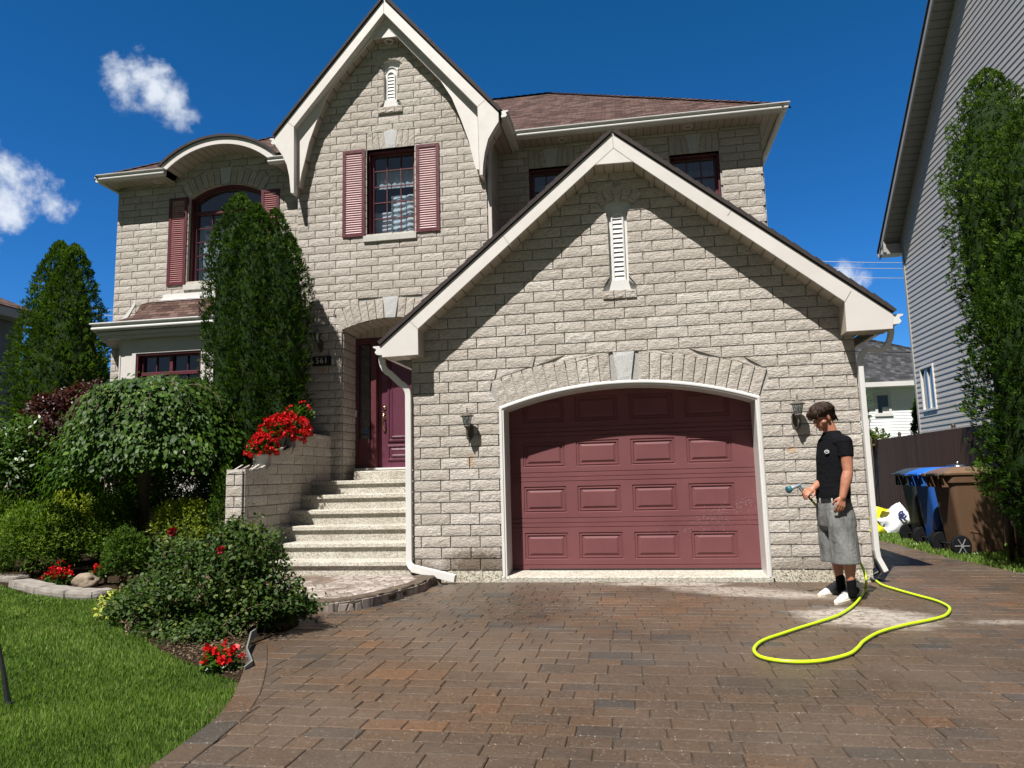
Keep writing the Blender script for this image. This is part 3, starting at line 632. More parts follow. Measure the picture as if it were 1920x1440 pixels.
# --- windows
def window(poly, Y, x0, x1, z0, z1, nc, nr, depth=.15, fw=.05, sill=True, label=None, arch=None, curtain=None, bars=(), mullions=(), lit=None):
    yf = Y+depth; m = MB()
    # outer burgundy casing following the opening
    for a, b_ in (((x0, yf-.10, z0), (x0+.028, yf+.06, z1)), ((x1-.028, yf-.10, z0), (x1, yf+.06, z1))): m.box(a, b_)
    m.box((x0+fw*.5, yf-.02, z0), (x0+fw+.02, yf+.05, z1)); m.box((x1-fw-.02, yf-.02, z0), (x1-fw*.5, yf+.05, z1)); m.box((x0, yf-.02, z0), (x1, yf+.05, z0+fw+.01))
    if arch is None: m.box((x0, yf-.02, z1-fw), (x1, yf+.05, z1)); m.box((x0, yf-.10, z1-.028), (x1, yf-.02, z1))
    else:
        acx, acz, aR, aa = arch
        m.sweep([(x, yf, z) for x, z in arc(acx, acz, aR-.03, -aa, aa, 16)], [(-.03, -.05), (-.03, .08), (.0, .08), (.0, .02), (.035, .02), (.035, -.05)], up=(0, -1, 0))
    for zb in bars: m.box((x0, yf-.035, zb-.03), (x1, yf+.05, zb+.03))
    for xb in mullions: m.box((xb-.03, yf-.03, z0), (xb+.03, yf+.05, z1 if arch is None else bars[0]))
    F = m.build('window', M_burg, HOUSE, bevel=.004)
    if label: F['label'] = label
    g = MB(); g.face([(p[0], yf+.02, p[1]) for p in poly]); g.build('glass', M_glass, F)
    u = MB(); zt = bars[0] if (arch is not None and bars) else z1
    edges = [x0+fw]+[q_ for xb in mullions for q_ in (xb-.03, xb+.03)]+[x1-fw]
    for s in range(0, len(edges), 2):
        a, c = edges[s], edges[s+1]
        for i in range(1, nc): xx = a+(c-a)*i/nc; u.box((xx-.008, yf-.002, z0+fw), (xx+.008, yf+.014, zt-fw*.6))
        for i in range(1, nr): zz = z0+fw+(zt-z0-1.6*fw)*i/nr; u.box((a, yf-.004, zz-.008), (c, yf+.012, zz+.008))
    u.build('glazing_bar', M_burg, F)
    d = MB(); pb = [(p[0], p[1]) for p in poly]; n = len(pb)
    for k in range(n):
        (a, b_), (c, e) = pb[k], pb[(k+1) % n]; d.face([(a, yf+.05, b_), (c, yf+.05, e), (c, yf+.7, e), (a, yf+.7, b_)])
    d.face([(p[0], yf+.7, p[1]) for p in pb]); d.build('dark_room', M_dark, F)
    if sill:
        s = MB(); s.prism([(Y-.055, z0-.115), (Y-.06, z0-.02), (Y+depth, z0+.002), (Y+depth, z0-.115)], x0-.045, x1+.03, axis='X'); s.build('sill', M_sill, F, bevel=.004)
    return F, yf
def curtain_mesh(x0, x1, z0, z1, y, fn, nx=60, nz=50, name='curtain', F=None, m=None):
    c = MB(); vs = []
    for j in range(nz+1):
        for i in range(nx+1):
            x = x0+(x1-x0)*i/nx; z = z0+(z1-z0)*j/nz; vs.append((x, y+fn((x-x0)/(x1-x0), (z-z0)/(z1-z0)), z))
    fs = [(j*(nx+1)+i, j*(nx+1)+i+1, (j+1)*(nx+1)+i+1, (j+1)*(nx+1)+i) for j in range(nz) for i in range(nx)]
    c.mesh(vs, fs); return c.build(name, m or M_curtain, F, smooth=True)
F, yf = window(w_open, TY, -1.765, -.965, 5.06, 6.485, 3, 5, label='tall burgundy framed window with small panes and a ruched white curtain')
curtain_mesh(-1.45, -.98, 5.08, 5.80, yf+.12, lambda s, r: .012*math.sin(r*46+1.2*math.sin(s*7))+.012*math.sin(s*16), F=F)
curtain_mesh(-1.75, -.98, 5.06, 5.55, yf+.17, lambda s, r: .010*math.sin(r*44+1.0*math.sin(s*9)), F=F)
curtain_mesh(-1.69, -.99, 5.92, 6.22, yf+.10, lambda s, r: .006*math.sin(s*40), F=F, name='blind')
F, yf = window(l_open, LY, lcx-lw, lcx+lw, 4.77, lsp, 2, 5, arch=(lcx, lcz, lR, la), bars=(6.13,), mullions=(lcx,), label='arched burgundy window with half round transom above the bay')
curtain_mesh(lcx-lw+.02, lcx+.6, 4.8, 5.95, yf+.15, lambda s, r: .03*math.sin(s*46)+.01*math.sin(r*9), F=F)
for wp, lb in ((W1, 'small burgundy window tucked left behind the garage gable'), (W2, 'small burgundy window at the right end under the eave')):
    F, yf = window(wp, LY, wp[0][0], wp[2][0], 4.6, 6.31, 3, 5, sill=False, label=lb)
    curtain_mesh(wp[0][0]+.02, wp[2][0]-.02, 4.7, 6.2, yf+.3, lambda s, r: .03*math.sin(s*36), F=F, m=mat('grey_curtain', (.25, .28, .33), .9))
def shutter(x0, x1, z0, z1, Y, lb, ms=None):
    f = .055; y0, y1 = Y-.045, Y-.012; m = MB()
    m.box((x0, y0, z0), (x0+f, y1, z1)); m.box((x1-f, y0, z0), (x1, y1, z1)); m.box((x0+f, y0, z0), (x1-f, y1, z0+f+.01)); m.box((x0+f, y0, z1-f), (x1-f, y1, z1)); m.box((x0+.01, y1-.006, z0+.01), (x1-.01, y1-.001, z1-.01))
    S = m.build('shutter', M_burg, HOUSE, bevel=.004); S['label'] = lb
    s = MB(); n = int((z1-z0-2*f)/.038); h = (z1-z0-2*f-.01)/n
    for i in range(n):
        z = z0+f+.01+i*h
        s.mesh([(x0+f, y0+.002, z), (x1-f, y0+.002, z), (x1-f, y1-.008, z+h*.62), (x0+f, y1-.008, z+h*.62), (x0+f, y1-.008, z-h*.08), (x1-f, y1-.008, z-h*.08)], [(0, 1, 2, 3), (1, 0, 4, 5)])
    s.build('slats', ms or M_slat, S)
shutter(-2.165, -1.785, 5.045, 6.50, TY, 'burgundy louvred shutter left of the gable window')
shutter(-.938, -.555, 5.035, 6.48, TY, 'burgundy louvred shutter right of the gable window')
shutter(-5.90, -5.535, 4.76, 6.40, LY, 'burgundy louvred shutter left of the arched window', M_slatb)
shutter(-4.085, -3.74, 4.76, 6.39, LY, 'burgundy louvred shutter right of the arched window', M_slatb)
# --- fascias and soffits of the gables
def gable_board(poly, y0, y1, m1, name='fascia'):
    mb = MB(); mb.prism(poly, y0, y1); return mb.build(name, m1, HOUSE, bevel=.003)
gable_board(fasW, -.30, -.272, M_trim)
def shrink(poly, d):
    n = len(poly); ar = sum(poly[k][0]*poly[(k+1) % n][1]-poly[(k+1) % n][0]*poly[k][1] for k in range(n)); sg = 1 if ar > 0 else -1; outp = []
    for k in range(n):
        p0, p1, p2 = Vector(poly[k-1]), Vector(poly[k]), Vector(poly[(k+1) % n]); a = (p1-p0).normalized(); b_ = (p2-p1).normalized()
        nn = Vector((-a.y, a.x))*sg; n2 = Vector((-b_.y, b_.x))*sg; v = (nn+n2); v = v/max(.5, v.length_squared/2); outp.append((p1.x+v.x*d, p1.y+v.y*d))
    return outp
mb = MB(); mb.prism(shrink(fasW, .004), -.272, .012, 1, 0); mb.build('soffit', [M_soffit, M_trim], HOUSE)
gable_board(outerW, FY, 1.97, M_trim)
innerP = innerW+list(reversed(outerW[11:]))[::1]
ob = [outerW[k] for k in range(len(outerW))]
right_b = ob[12:]                      # right foot going up to the eave
left_b = ob[1:8]                       # eave going down to the left foot
innerP = innerW+right_b+[ob[0]]+left_b
mb = MB(); mb.prism(shrink(innerP, .003), 1.968, 1.99); mb.build('fascia', M_trim, HOUSE)
mb = MB(); mb.prism(shrink(innerP, .006), 1.99, TY+.012); mb.build('soffit', M_soffit, HOUSE)
# seams in the aluminium cladding
def seam(a, b_, Y, w=.004):
    (x0, _, z0), (x1, _, z1) = YP(*a, Y), YP(*b_, Y); d = Vector((x1-x0, z1-z0)).normalized(); n = Vector((-d.y, d.x))*w/2
    mbS.face([(x0-n.x, Y-.0015, z0-n.y), (x1-n.x, Y-.0015, z1-n.y), (x1+n.x, Y-.0015, z1+n.y), (x0+n.x, Y-.0015, z0+n.y)])
mbS = MB(); M_seam = mat('seam', (.22, .20, .18), .8)
for a, b_, Y in (((767.8,601.7),(783.4,616.6),-.302),((1148,250),(1150,277),-.302),((1150,277),(1115,309),-.302),((1150,277),(1187,303),-.302),((942,440),(958,462),-.302),((1378,384),(1364,404),-.302),((1583.9,565.5),(1596,545),-.302),
               ((539,228.5),(551,237.5),FY-.002),((895,199.7),(909,187.5),FY-.002),((895,199.7),(899,328),FY-.002),((720,45),(699,73),1.966),((720,45),(743.6,68.4),1.966),((831,147),(825.6,151),1.966),((719.4,0),(719.4,24.2),FY-.002)): seam(a, b_, Y)
mbS.build('cladding_seams', M_seam, HOUSE)
# --- roofs
def slab(pts, th, mats, name='roof', dn=None):
    """thin sloping roof sheet from its 4 top corners"""
    a, b_, c = (Vector(p) for p in pts[:3]); n = (b_-a).cross(c-a).normalized()
    if n.z < 0: n = -n
    m = MB(); P = [Vector(p) for p in pts]; Q = [p-n*th for p in P]; k = len(P)
    m.face(P, 0); m.face(Q[::-1], 1)
    for i in range(k): m.face([P[i], Q[i], Q[(i+1) % k], P[(i+1) % k]], 1)
    return m.build(name, mats, HOUSE, fixn=True)
def ragged_edge(p, q, n, nrm, mats, name='roof_edge', w=.10):
    """bottom layer of shingles standing proud along a rake, each one a step"""
    m = MB(); p, q = Vector(p), Vector(q); d = (q-p); L = d.length; d.normalize(); up = Vector(nrm); s = d.cross(up).normalized(); k = int(L/.14)
    for i in range(k):
        a = p+d*(L*i/k); b_ = p+d*(L*(i+1)/k+.01); h = .012+.008*random.random(); j = .006*random.random()
        vs = [a-s*(.03+j), b_-s*(.03+j), b_+s*w, a+s*w]; vs += [v+up*(h+(.012 if q_ in (0, 3) else 0)) for q_, v in enumerate(vs)]
        m.mesh(vs, [(0, 3, 2, 1), (4, 5, 6, 7), (0, 1, 5, 4), (1, 2, 6, 5), (2, 3, 7, 6), (3, 0, 4, 7)])
    return m.build(name, mats, HOUSE)
def rake_roof(A, B_, C, y0, y1, mat_top, yl=None, yr=None, lift=.012, th=.035, left_back=None):
    for (p, q, yb) in ((A, B_, yl or y1), (B_, C, yr or y1)):
        dx, dz = q[0]-p[0], q[1]-p[1]; L = math.hypot(dx, dz); nx, nz_ = -dz/L, dx/L
        if nz_ < 0: nx, nz_ = -nx, -nz_
        o = lift+th; P = (p[0]+nx*o, p[1]+nz_*o); Q = (q[0]+nx*o, q[1]+nz_*o)
        slab([(P[0], y0, P[1]), (Q[0], y0, Q[1]), (Q[0], yb, Q[1]), (P[0], yb, P[1])], th, [mat_top, M_shingdk])
        ragged_edge((P[0], y0, P[1]), (Q[0], y0, Q[1]), 0, (nx, 0, nz_), [M_shingdk], w=-.08)
rake_roof(el_, apx, er_, -.325, 3.04, M_shingside, yl=2.14)
rake_roof(tl, tap, tr, FY-.03, 7.0, M_shingside)
ex0, ex1, ey0, EZ, HA, HP = -7.15, 4.83, 2.64, 6.775, 4.02, .72
ey1 = ey0+2*HA; hz = EZ+HA*HP
m = MB()
c0, c1, c2_, c3 = (ex0, ey0, EZ), (ex1, ey0, EZ), (ex1, ey1, EZ), (ex0, ey1, EZ); r0, r1 = (ex0+HA, ey0+HA, hz), (ex1-HA, ey0+HA, hz)
nx0, nx1 = eyc-ey_w+.02, eyc+ey_w-.02; ny = 3.14; nzv = EZ+(ny-ey0)*HP
m.face([c0, (nx0, ey0, EZ), (nx0, ny, nzv), (nx1, ny, nzv), (nx1, ey0, EZ), c1, r1, r0], 0); m.face([c1, c2_, r1], 1); m.face([c2_, c3, r0, r1], 0); m.face([c3, c0, r0], 1); m.face([(ex0, ny, EZ), (ex0, ey1, EZ), (ex1, ey1, EZ), (ex1, ny, EZ)], 2)
ROOF = m.build('roof', [M_shing, M_shingside, M_shingdk], HOUSE)
m = MB()
for a, b_ in ((c1, r1), (r0, r1), (c0, r0)):
    a, b_ = Vector(a), Vector(b_); L = (b_-a).length; n = int(L/.16); d = (b_-a)/n; sd = d.cross(Vector((0, 0, 1))).normalized()*.12
    for i in range(n):
        p = a+d*i; q_ = a+d*(i+1.15); u1 = Vector((0, 0, .012)); u2 = Vector((0, 0, .028)); dn_ = Vector((0, 0, -.055))
        m.mesh([p+u2, q_+u1, q_+u1+sd+dn_, p+u2+sd+dn_, q_+u1-sd+dn_, p+u2-sd+dn_], [(0, 1, 2, 3), (1, 0, 5, 4)], tone=random.random())
m.build('ridge_cap', M_shingside, ROOF)
# eyebrow dormer over the arched window
def band_poly(cx, cz, r, th, a, n=20): return arc(cx, cz, r, -a, a, n)+arc(cx, cz, r-th, a*.97, -a*.97, n)
mb = MB(); mb.prism(band_poly(eyc, eyz, eyR, .125, eya), 2.62, 2.65); mb.build('fascia', M_trim, HOUSE)
mb = MB(); mb.prism(band_poly(eyc, eyz, eyR-.004, .118, eya*.995), 2.65, 3.06); mb.build('soffit', M_soffit, HOUSE)
mb = MB(); mb.prism(band_poly(eyc, eyz, eyR+.045, .044, eya*1.03), 2.585, 4.6); mb.build('roof', M_shingdk, HOUSE)
# flat soffits
def soff(x0, x1, y0, y1, z): mb = MB(); mb.face([(x0, y0, z), (x0, y1, z), (x1, y1, z), (x1, y0, z)]); mb.build('soffit', M_soffit, HOUSE)
soff(ex0+.10, eyc-ey_w+.03, 2.70, LY+.01, WZ); soff(eyc+ey_w-.03, TX0+.05, 2.70, LY+.01, WZ); soff(TX1-.05, ex1-.10, 2.70, LY+.01, WZ)
soff(RX1, ex1-.10, LY, 10.3, WZ); soff(ex0+.10, LX0, LY, 10.3, WZ)
soff(TX1-.02, .50, 1.99, 3.06, 6.62)
def fb(a, b_): mb = MB(); mb.box(a, b_); mb.build('fascia', M_grey, HOUSE)
fb((ex0+.09, 2.68, WZ-.02), (eyc-ey_w+.04, 2.70, 6.78)); fb((eyc+ey_w-.04, 2.68, WZ-.02), (TX0+.05, 2.70, 6.78)); fb((.52, 2.68, WZ-.02), (ex1-.09, 2.70, 6.78)); fb((ex1-.11, 2.70, WZ-.02), (ex1-.09, 10.4, 6.78)); fb((ex0+.09, 2.70, WZ-.02), (ex0+.11, 10.4, 6.78))
fb((.48, 1.985, 6.60), (.50, 3.04, 6.76))
KP = [(0, 0), (.105, 0), (.112, -.006), (.110, -.016), (.098, -.022), (.078, -.030), (.070, -.048), (.082, -.060), (.088, -.072), (.084, -.086), (.062, -.104), (0, -.108)]
def gutter(path, flip=1, up=(0, 0, 1)):
    mb = MB(); mb.sweep(path, [(a*flip, b_) for a, b_ in KP], up=up); return mb.build('gutter', M_white, HOUSE, fixn=True)
gz = 6.79
gutter([(ex0+.07, 2.68, gz), (eyc-ey_w+.07, 2.68, gz)]); gutter([(eyc+ey_w-.12, 2.68, gz), (TX0+.02, 2.68, gz)])
gutter([(.60, 2.68, gz), (ex1-.08, 2.68, gz), (ex1-.08, 10.4, gz)]); gutter([(ex0+.08, 10.4, gz), (ex0+.08, 2.66, gz)])
gutter([(.502, FY+.01, 6.76), (.502, 3.03, 6.76)]); gutter([(tl[0]+.02, 3.0, tl[1]-.02), (tl[0]+.02, FY+.01, tl[1]-.02)])
glx, glz = fasW[0][0]+.012, fasW[0][1]-.005; grx, grz = fasW[2][0]-.012, fasW[2][1]-.01
gutter([(glx, 2.1, glz), (glx, -.295, glz)]); gutter([(grx, -.295, grz), (grx, 3.0, grz)])
# soffit down lights
for i, (c, rz_) in enumerate(((Z_, 0) for Z_ in [(-6.05, 2.87, WZ-.004), (1.33, 2.87, WZ-.004), (3.35, 2.87, WZ-.004)])):
    m = MB(); m.lathe([(.045, -.002), (.062, -.014), (.078, -.010), (.082, .002)], c, 24); m.lathe([(0, -.001), (.046, -.003)], c, 20, 1); m.build('downlight', [M_grey, mat('lamp_glass', (.25, .24, .22), .3)], HOUSE, smooth=True)
pz = innerW[9][1]; m = MB(); c = (dcx+.02, 2.06, min(innerW[9][1], innerW[10][1])-.006); m.lathe([(.045, -.002), (.060, -.014), (.074, -.010), (.078, .002)], c, 24); m.build('downlight', M_trim, HOUSE, smooth=True)
# --- down pipes
RP = [(-.038, -.027), (.038, -.027), (.038, .027), (-.038, .027)]
def rect(w, h): return [(-w, -h), (w, -h), (w, h), (-w, h)]
def bend(p0, p1, p2, n=5):
    return [tuple(Vector(p0)*(1-t)**2+Vector(p1)*2*t*(1-t)+Vector(p2)*t*t) for t in [k/n for k in range(n+1)]]
lx, ly = GX0-.035, -.055
mb = MB(); top = Vector((glx-.05, -.16, glz-.11)); 
path = bend(top, top+Vector((0, 0, -.16)), top+Vector((.09, .04, -.20)))+bend((lx-.10, ly-.02, 2.36), (lx, ly, 2.31), (lx, ly, 2.20))+[(lx, ly, .30)]+bend((lx, ly, .26), (lx, ly, .19), (lx+.08, ly-.05, .165))+[(lx+.52, ly-.16, .085)]
mb.sweep(path, rect(.036, .026), up=(0, 1, 0)); o = mb.build('downpipe', M_white, HOUSE, fixn=True, bevel=.006)
mb = MB(); mb.sweep([(lx+.05, ly-.045, .175), (lx+.60, ly-.18, .075)], rect(.03, .042), up=(0, 0, 1)); mb.build('pipe_extension', M_white, o, bevel=.004)
rx = GX1+.035; mb = MB(); top = Vector((grx+.02, -.17, grz-.11))
path = bend(top, top+Vector((0, 0, -.18)), top+Vector((-.10, .04, -.25)))+bend((rx+.10, ly, 2.49), (rx, ly, 2.44), (rx, ly, 2.33))+[(rx, ly, .34), (rx+.01, ly, .26), (rx+.07, ly-.01, .12)]
mb.sweep(path, rect(.026, .036), up=(0, 1, 0)); mb.build('downpipe', M_white, HOUSE, fixn=True, bevel=.006)
mb = MB(); mb.box((gc+gw-.005, -.03, .0), (gc+gw+.035, .03, .05)); mb.build('jamb_foot', M_black, HOUSE)
mb = MB(); mb.box((TX1+.02, TY-.05, 3.2), (TX1+.075, TY+.02, 6.35)); mb.build('downpipe', M_grey, HOUSE)
# --- bay window
BY = 2.45; bx0, bx1 = -6.32, -4.46; ch_ = .6-.1
mb = MB()
plan = [(bx0-.42, LY), (bx0, BY), (bx1, BY), (bx1+.42, LY)]
zt = 3.75
bo = (-5.99, -4.785, 2.2, 3.42)
mb.box((bx0, BY, .3), (bo[0], BY+.05, zt)); mb.box((bo[1], BY, .3), (bx1, BY+.05, zt)); mb.box((bo[0], BY, bo[3]), (bo[1], BY+.05, zt)); mb.box((bo[0], BY, .3), (bo[1], BY+.05, bo[2]))
mb.mesh([(bx0-.42, LY, .3), (bx0, BY+.001, .3), (bx0, BY+.001, zt), (bx0-.42, LY, zt)], [(0, 1, 2, 3)]); mb.mesh([(bx1+.42, LY, .3), (bx1, BY+.001, .3), (bx1, BY+.001, zt), (bx1+.42, LY, zt)], [(1, 0, 3, 2)])
BAY = mb.build('bay_wall', M_trim, HOUSE, bevel=.003)
mb = MB(); mb.box((bx0+.10, BY-.006, 2.0), (bo[0]-.07, BY-.001, 3.62)); mb.box((bx0-.005, BY-.012, .3), (bx0+.02, BY, zt)); mb.build('panel', M_trim, BAY, bevel=.002)
mb = MB(); mb.sweep([(bo[0]-.045, BY-.012, 2.0), (bo[0]-.045, BY-.012, bo[3]+.05), (bo[1]+.045, BY-.012, bo[3]+.05), (bo[1]+.045, BY-.012, 2.0)], [(-.035, -.02), (-.035, .015), (.04, .015), (.04, -.02)], up=(0, -1, 0)); mb.build('casing', M_trim, BAY, fixn=True)
bp = [(bo[0], bo[2]), (bo[0], bo[3]), (bo[1], bo[3]), (bo[1], bo[2])]
bm_ = (bo[0]+bo[1])/2
F, yf = window(bp, BY, bo[0], bo[1], bo[2], bo[3], 2, 1, depth=.09, bars=(3.08,), mullions=(bm_,), sill=False, label='burgundy four light window of the ground floor bay')
curtain_mesh(-5.35, -4.8, 2.2, 3.0, yf+.3, lambda s, r: .04*math.sin(s*30), F=F)
mb = MB(); prof = [(0, .0), (.14, .16), (.30, .30), (.46, .50), (.60, .79)]   # bell curve: in, up
gzb = 3.93
def bay_ring(t, z):   # t = how far in from the eave toward the wall
    e = .22-t*(.22+.6)/.60; yb = BY-.20+t; x0_ = bx0-.26+t*1.05-.05; x1_ = bx1+.26-t*1.05+.05
    return [(min(bx0-.70+t*.9, x0_+9), LY, z), (x0_+.0, yb, z), (x1_, yb, z), (max(bx1+.70-t*.9, x1_-9), LY, z)]
rings = [bay_ring(t, gzb+z*.78) for t, z in ((0, 0), (.16, .10), (.32, .23), (.48, .42), (.62, .68))]
for a, b_ in zip(rings[:-1], rings[1:]):
    for k in range(3): mb.face([a[k], a[k+1], b_[k+1], b_[k]], 0)
mb.build('roof', [M_shing], HOUSE)
mb = MB(); R = rings[-1]; R2 = [(p[0], LY-.04, 0) for p in R]
zf = gzb+.68*.78
mb.prism([(R[1][0]-.03, zf-.03), (R[2][0]+.03, zf-.03), (R[2][0]-.0, zf+.14), (R[1][0]+.04, zf+.14)], LY-.05, LY-.0); mb.mesh([(R[1][0]-.03, LY-.22, zf-.03), (R[2][0]+.03, LY-.22, zf-.03), (R[2][0]+.01, LY-.05, zf+.05), (R[1][0]+.01, LY-.05, zf+.05)], [(0, 1, 2, 3)])
pl = [(r_[1][0]-.02, LY-.03, r_[1][2]) for r_ in rings]
for a, b_ in zip(rings[:-1], rings[1:]): mb.mesh([(a[0][0]-.05, LY-.03, a[0][2]), (a[0][0]-.05, LY-.03, a[0][2]+.09), (b_[0][0]-.05, LY-.03, b_[0][2]+.09), (b_[0][0]-.05, LY-.03, b_[0][2])], [(0, 1, 2, 3)])
mb.build('flashing', M_white, HOUSE)
e0 = rings[0]; mb = MB(); mb.sweep([(p[0], p[1]+.02, gzb+.015) for p in e0], [(-a, b_*1.25) for a, b_ in KP][::1] if False else [(a, b_*1.25) for a, b_ in KP]); mb.build('gutter', M_white, HOUSE, fixn=True)
mb = MB(); mb.prism([(e0[0][0], LY), (e0[1][0], e0[1][1]+.02), (e0[2][0], e0[2][1]+.02), (e0[3][0], LY)], 3.74, 3.80, axis='Z'); mb.prism([(e0[0][0]+.06, LY), (e0[1][0]+.04, e0[1][1]+.06), (e0[2][0]-.04, e0[2][1]+.06), (e0[3][0]-.06, LY)], 3.68, 3.741, axis='Z'); mb.build('cornice', M_grey, HOUSE)
# --- steps and cheek wall
STAIR = thing('front_steps', 'pale exposed aggregate steps climbing to the plum front door', 'steps', loc=(-1.35, .6, 0))
SY = [1.42, 1.09, .80, .51, .22, -.07]; SZ = [1.205, 1.015, .82, .63, .44, .25]
for i in range(6):
    y, z = SY[i], SZ[i]; yb = 2.70 if i == 0 else SY[i-1]+.06; zl = (SZ[i+1]-.05) if i < 5 else -.1
    mb = MB(); mb.prism([(y, z-.05), (y+.004, z-.008), (y+.014, z), (yb, z), (yb, zl), (y+.035, zl), (y+.035, z-.055), (y+.004, z-.055)], -2.35, -.352, axis='X')
    mb.build('step', M_step, STAIR)
mb = MB(); mb.prism([(2.22, 1.206), (2.22, 1.33), (2.235, 1.345), (2.8, 1.355), (2.8, 1.206)], -2.0, -.58, axis='X'); mb.build('door_step', M_step, STAIR)
CHK = thing('cheek_wall', 'stepped grey brick side wall carrying red flower pots beside the steps', 'wall', loc=(-2.45, .8, 0))
def rock2(mb, ya, yb, z):
    stone(mb, ((ya, z-.10), (yb, z-.10), (yb, z+.012), (ya, z+.012)), frX(-2.352, 1), .022, 3, 3, .004, .3+.4*random.random(), 0, random.random()*30); mb.box((-2.58, ya, z-.09), (-2.34, yb, z+.010+.003*random.random()), 0, .5)
tops = [(-.33, .274, 1.36), (.274, .95, 1.62), (.95, 2.13, 1.88)]
ol = [(-.33, .0), (2.13, .0)]+[(2.13, 1.88), (.95, 1.88), (.95, 1.62), (.274, 1.62), (.274, 1.36), (-.33, 1.36)]
brick_wall('wall', CHK, frX(-2.352, 1), ol, phase=.1, nu=4); brick_wall('wall', CHK, frY(-.345), [(-2.56, .0), (-2.352, .0), (-2.352, 1.36), (-2.56, 1.36)], phase=-2.56-.0, nu=3); brick_wall('wall', CHK, frX(-2.56, -1), ol, phase=.1, nu=3)
mb = MB()
for y0, y1, z in tops:
    n = max(1, int(round((y1-y0)/.105))); 
    for i in range(n):
        a = y0+(y1-y0)*i/n; rock2(mb, a+.004, a+(y1-y0)/n-.004, z)
mb.box((-2.57, -.33, 1.2), (-2.345, .27, 1.358)); mb.box((-2.57, .27, 1.3), (-2.345, .95, 1.618)); mb.box((-2.57, .95, 1.5), (-2.345, 2.13, 1.878))
mb.build('coping', [M_brick, M_mortar], CHK, bevel=.003)
# ------------------------------------------------------------------ ground
def sheet(name, poly, z, m, th=0.0, kind='structure'):
    mb = MB(); mb.face([(x, y, z) for x, y in poly]); 
    if th:
        n = len(poly)
        for k in range(n):
            a, b_ = poly[k], poly[(k+1) % n]; mb.face([(a[0], a[1], z), (a[0], a[1], z-th), (b_[0], b_[1], z-th), (b_[0], b_[1], z)])
    o = mb.build(name, m, fixn=True); o['kind'] = kind; return o
def gz(x, y, z=0): p = ZP(x, y, z); return (float(p[0]), float(p[1]))
def inpoly(px, py, poly):
    c = np.zeros(len(px), bool); n = len(poly)
    for i in range(n):
        x0, y0 = poly[i]; x1, y1 = poly[(i+1) % n]
        m = ((y0 > py) != (y1 > py)) & (px < (x1-x0)*(py-y0)/((y1-y0) if y1 != y0 else 1e-9)+x0); c ^= m
    return c
def smooth_curve(pts, n=8):
    pts = [Vector(p) for p in pts]; o = []
    for i in range(len(pts)-1):
        p0 = pts[max(i-1, 0)]; p1 = pts[i]; p2 = pts[i+1]; p3 = pts[min(i+2, len(pts)-1)]
        for k in range(n):
            t = k/n; o.append(tuple(.5*((2*p1)+(-p0+p2)*t+(2*p0-5*p1+4*p2-p3)*t*t+(-p0+3*p1-3*p2+p3)*t**3)))
    o.append(tuple(pts[-1])); return o
M_soil = painted('soil_and_turf', (.05, .075, .025), .95, .35, 1.2, .3)
M_lawn = mat('turf_base', rough=.95, spec=.1); t, b = P_(M_lawn)
Lk(t, ramp(t, noise_(t, 40, 5), [(.3, (.018, .028, .008)), (.7, (.045, .07, .018))]), b.inputs['Base Color'])
sheet('ground', [(-400, -60), (400, -60), (400, 900), (-400, 900)], -.012, M_soil)
# lawn outline
edge = smooth_curve([gz(462, 1215)+(0,), gz(458, 1250)+(0,), gz(447, 1285)+(0,), gz(425, 1330)+(0,), gz(385, 1368)+(0,), gz(335, 1405)+(0,), gz(288, 1440)+(0,), (.27, -6.0, 0), (.42, -7.2, 0), (.45, -9.5, 0)], 5)
edge = [(p[0], p[1]) for p in edge]
bedline = smooth_curve([(-9.5, .9, 0), (-7.2, .35, 0), gz(0, 1100)+(0,), gz(60, 1118)+(0,), gz(190, 1128)+(0,), gz(222, 1158)+(0,), gz(258, 1192)+(0,), gz(315, 1232)+(0,), gz(385, 1262)+(0,), gz(447, 1285)+(0,)], 5)
bedline = [(p[0], p[1]) for p in bedline]
ei = min(range(len(edge)), key=lambda k: math.hypot(edge[k][0]-bedline[-1][0], edge[k][1]-bedline[-1][1]))
LAWN = bedline[:-1]+edge[ei:]+[(-12, -9.5), (-12, .9)]
sheet('lawn', LAWN, .006, M_lawn)
# beds
M_mulch = mat('dark_mulch', rough=1, spec=.05); t, b = P_(M_mulch)
Lk(t, ramp(t, noise_(t, 55, 6, .7), [(.3, (.012, .009, .006)), (.55, (.045, .03, .018)), (.8, (.14, .10, .065))]), b.inputs['Base Color']); bump_(t, b, noise_(t, 60, 5), 1, .03)
walk_edge = smooth_curve([(-.36+.0, -.045, 0), (.02, -.16, 0), gz(815, 1098)+(0,), gz(790, 1112)+(0,), gz(740, 1127)+(0,), gz(690, 1140)+(0,), gz(640, 1148)+(0,), gz(590, 1152)+(0,), (-1.35, -1.75, 0), (-2.0, -1.5, 0), (-2.9, -1.35, 0)], 5)
walk_edge = [(p[0], p[1]) for p in walk_edge]
sheet('garden_bed', bedline+edge[:ei][::-1]+[(-.55, -2.5), (-.9, -1.9), (-2.2, -1.4), (-2.55, -.4), (-2.6, 2.2), (-3, 3.1), (-9.5, 3.3)], .02, M_mulch)
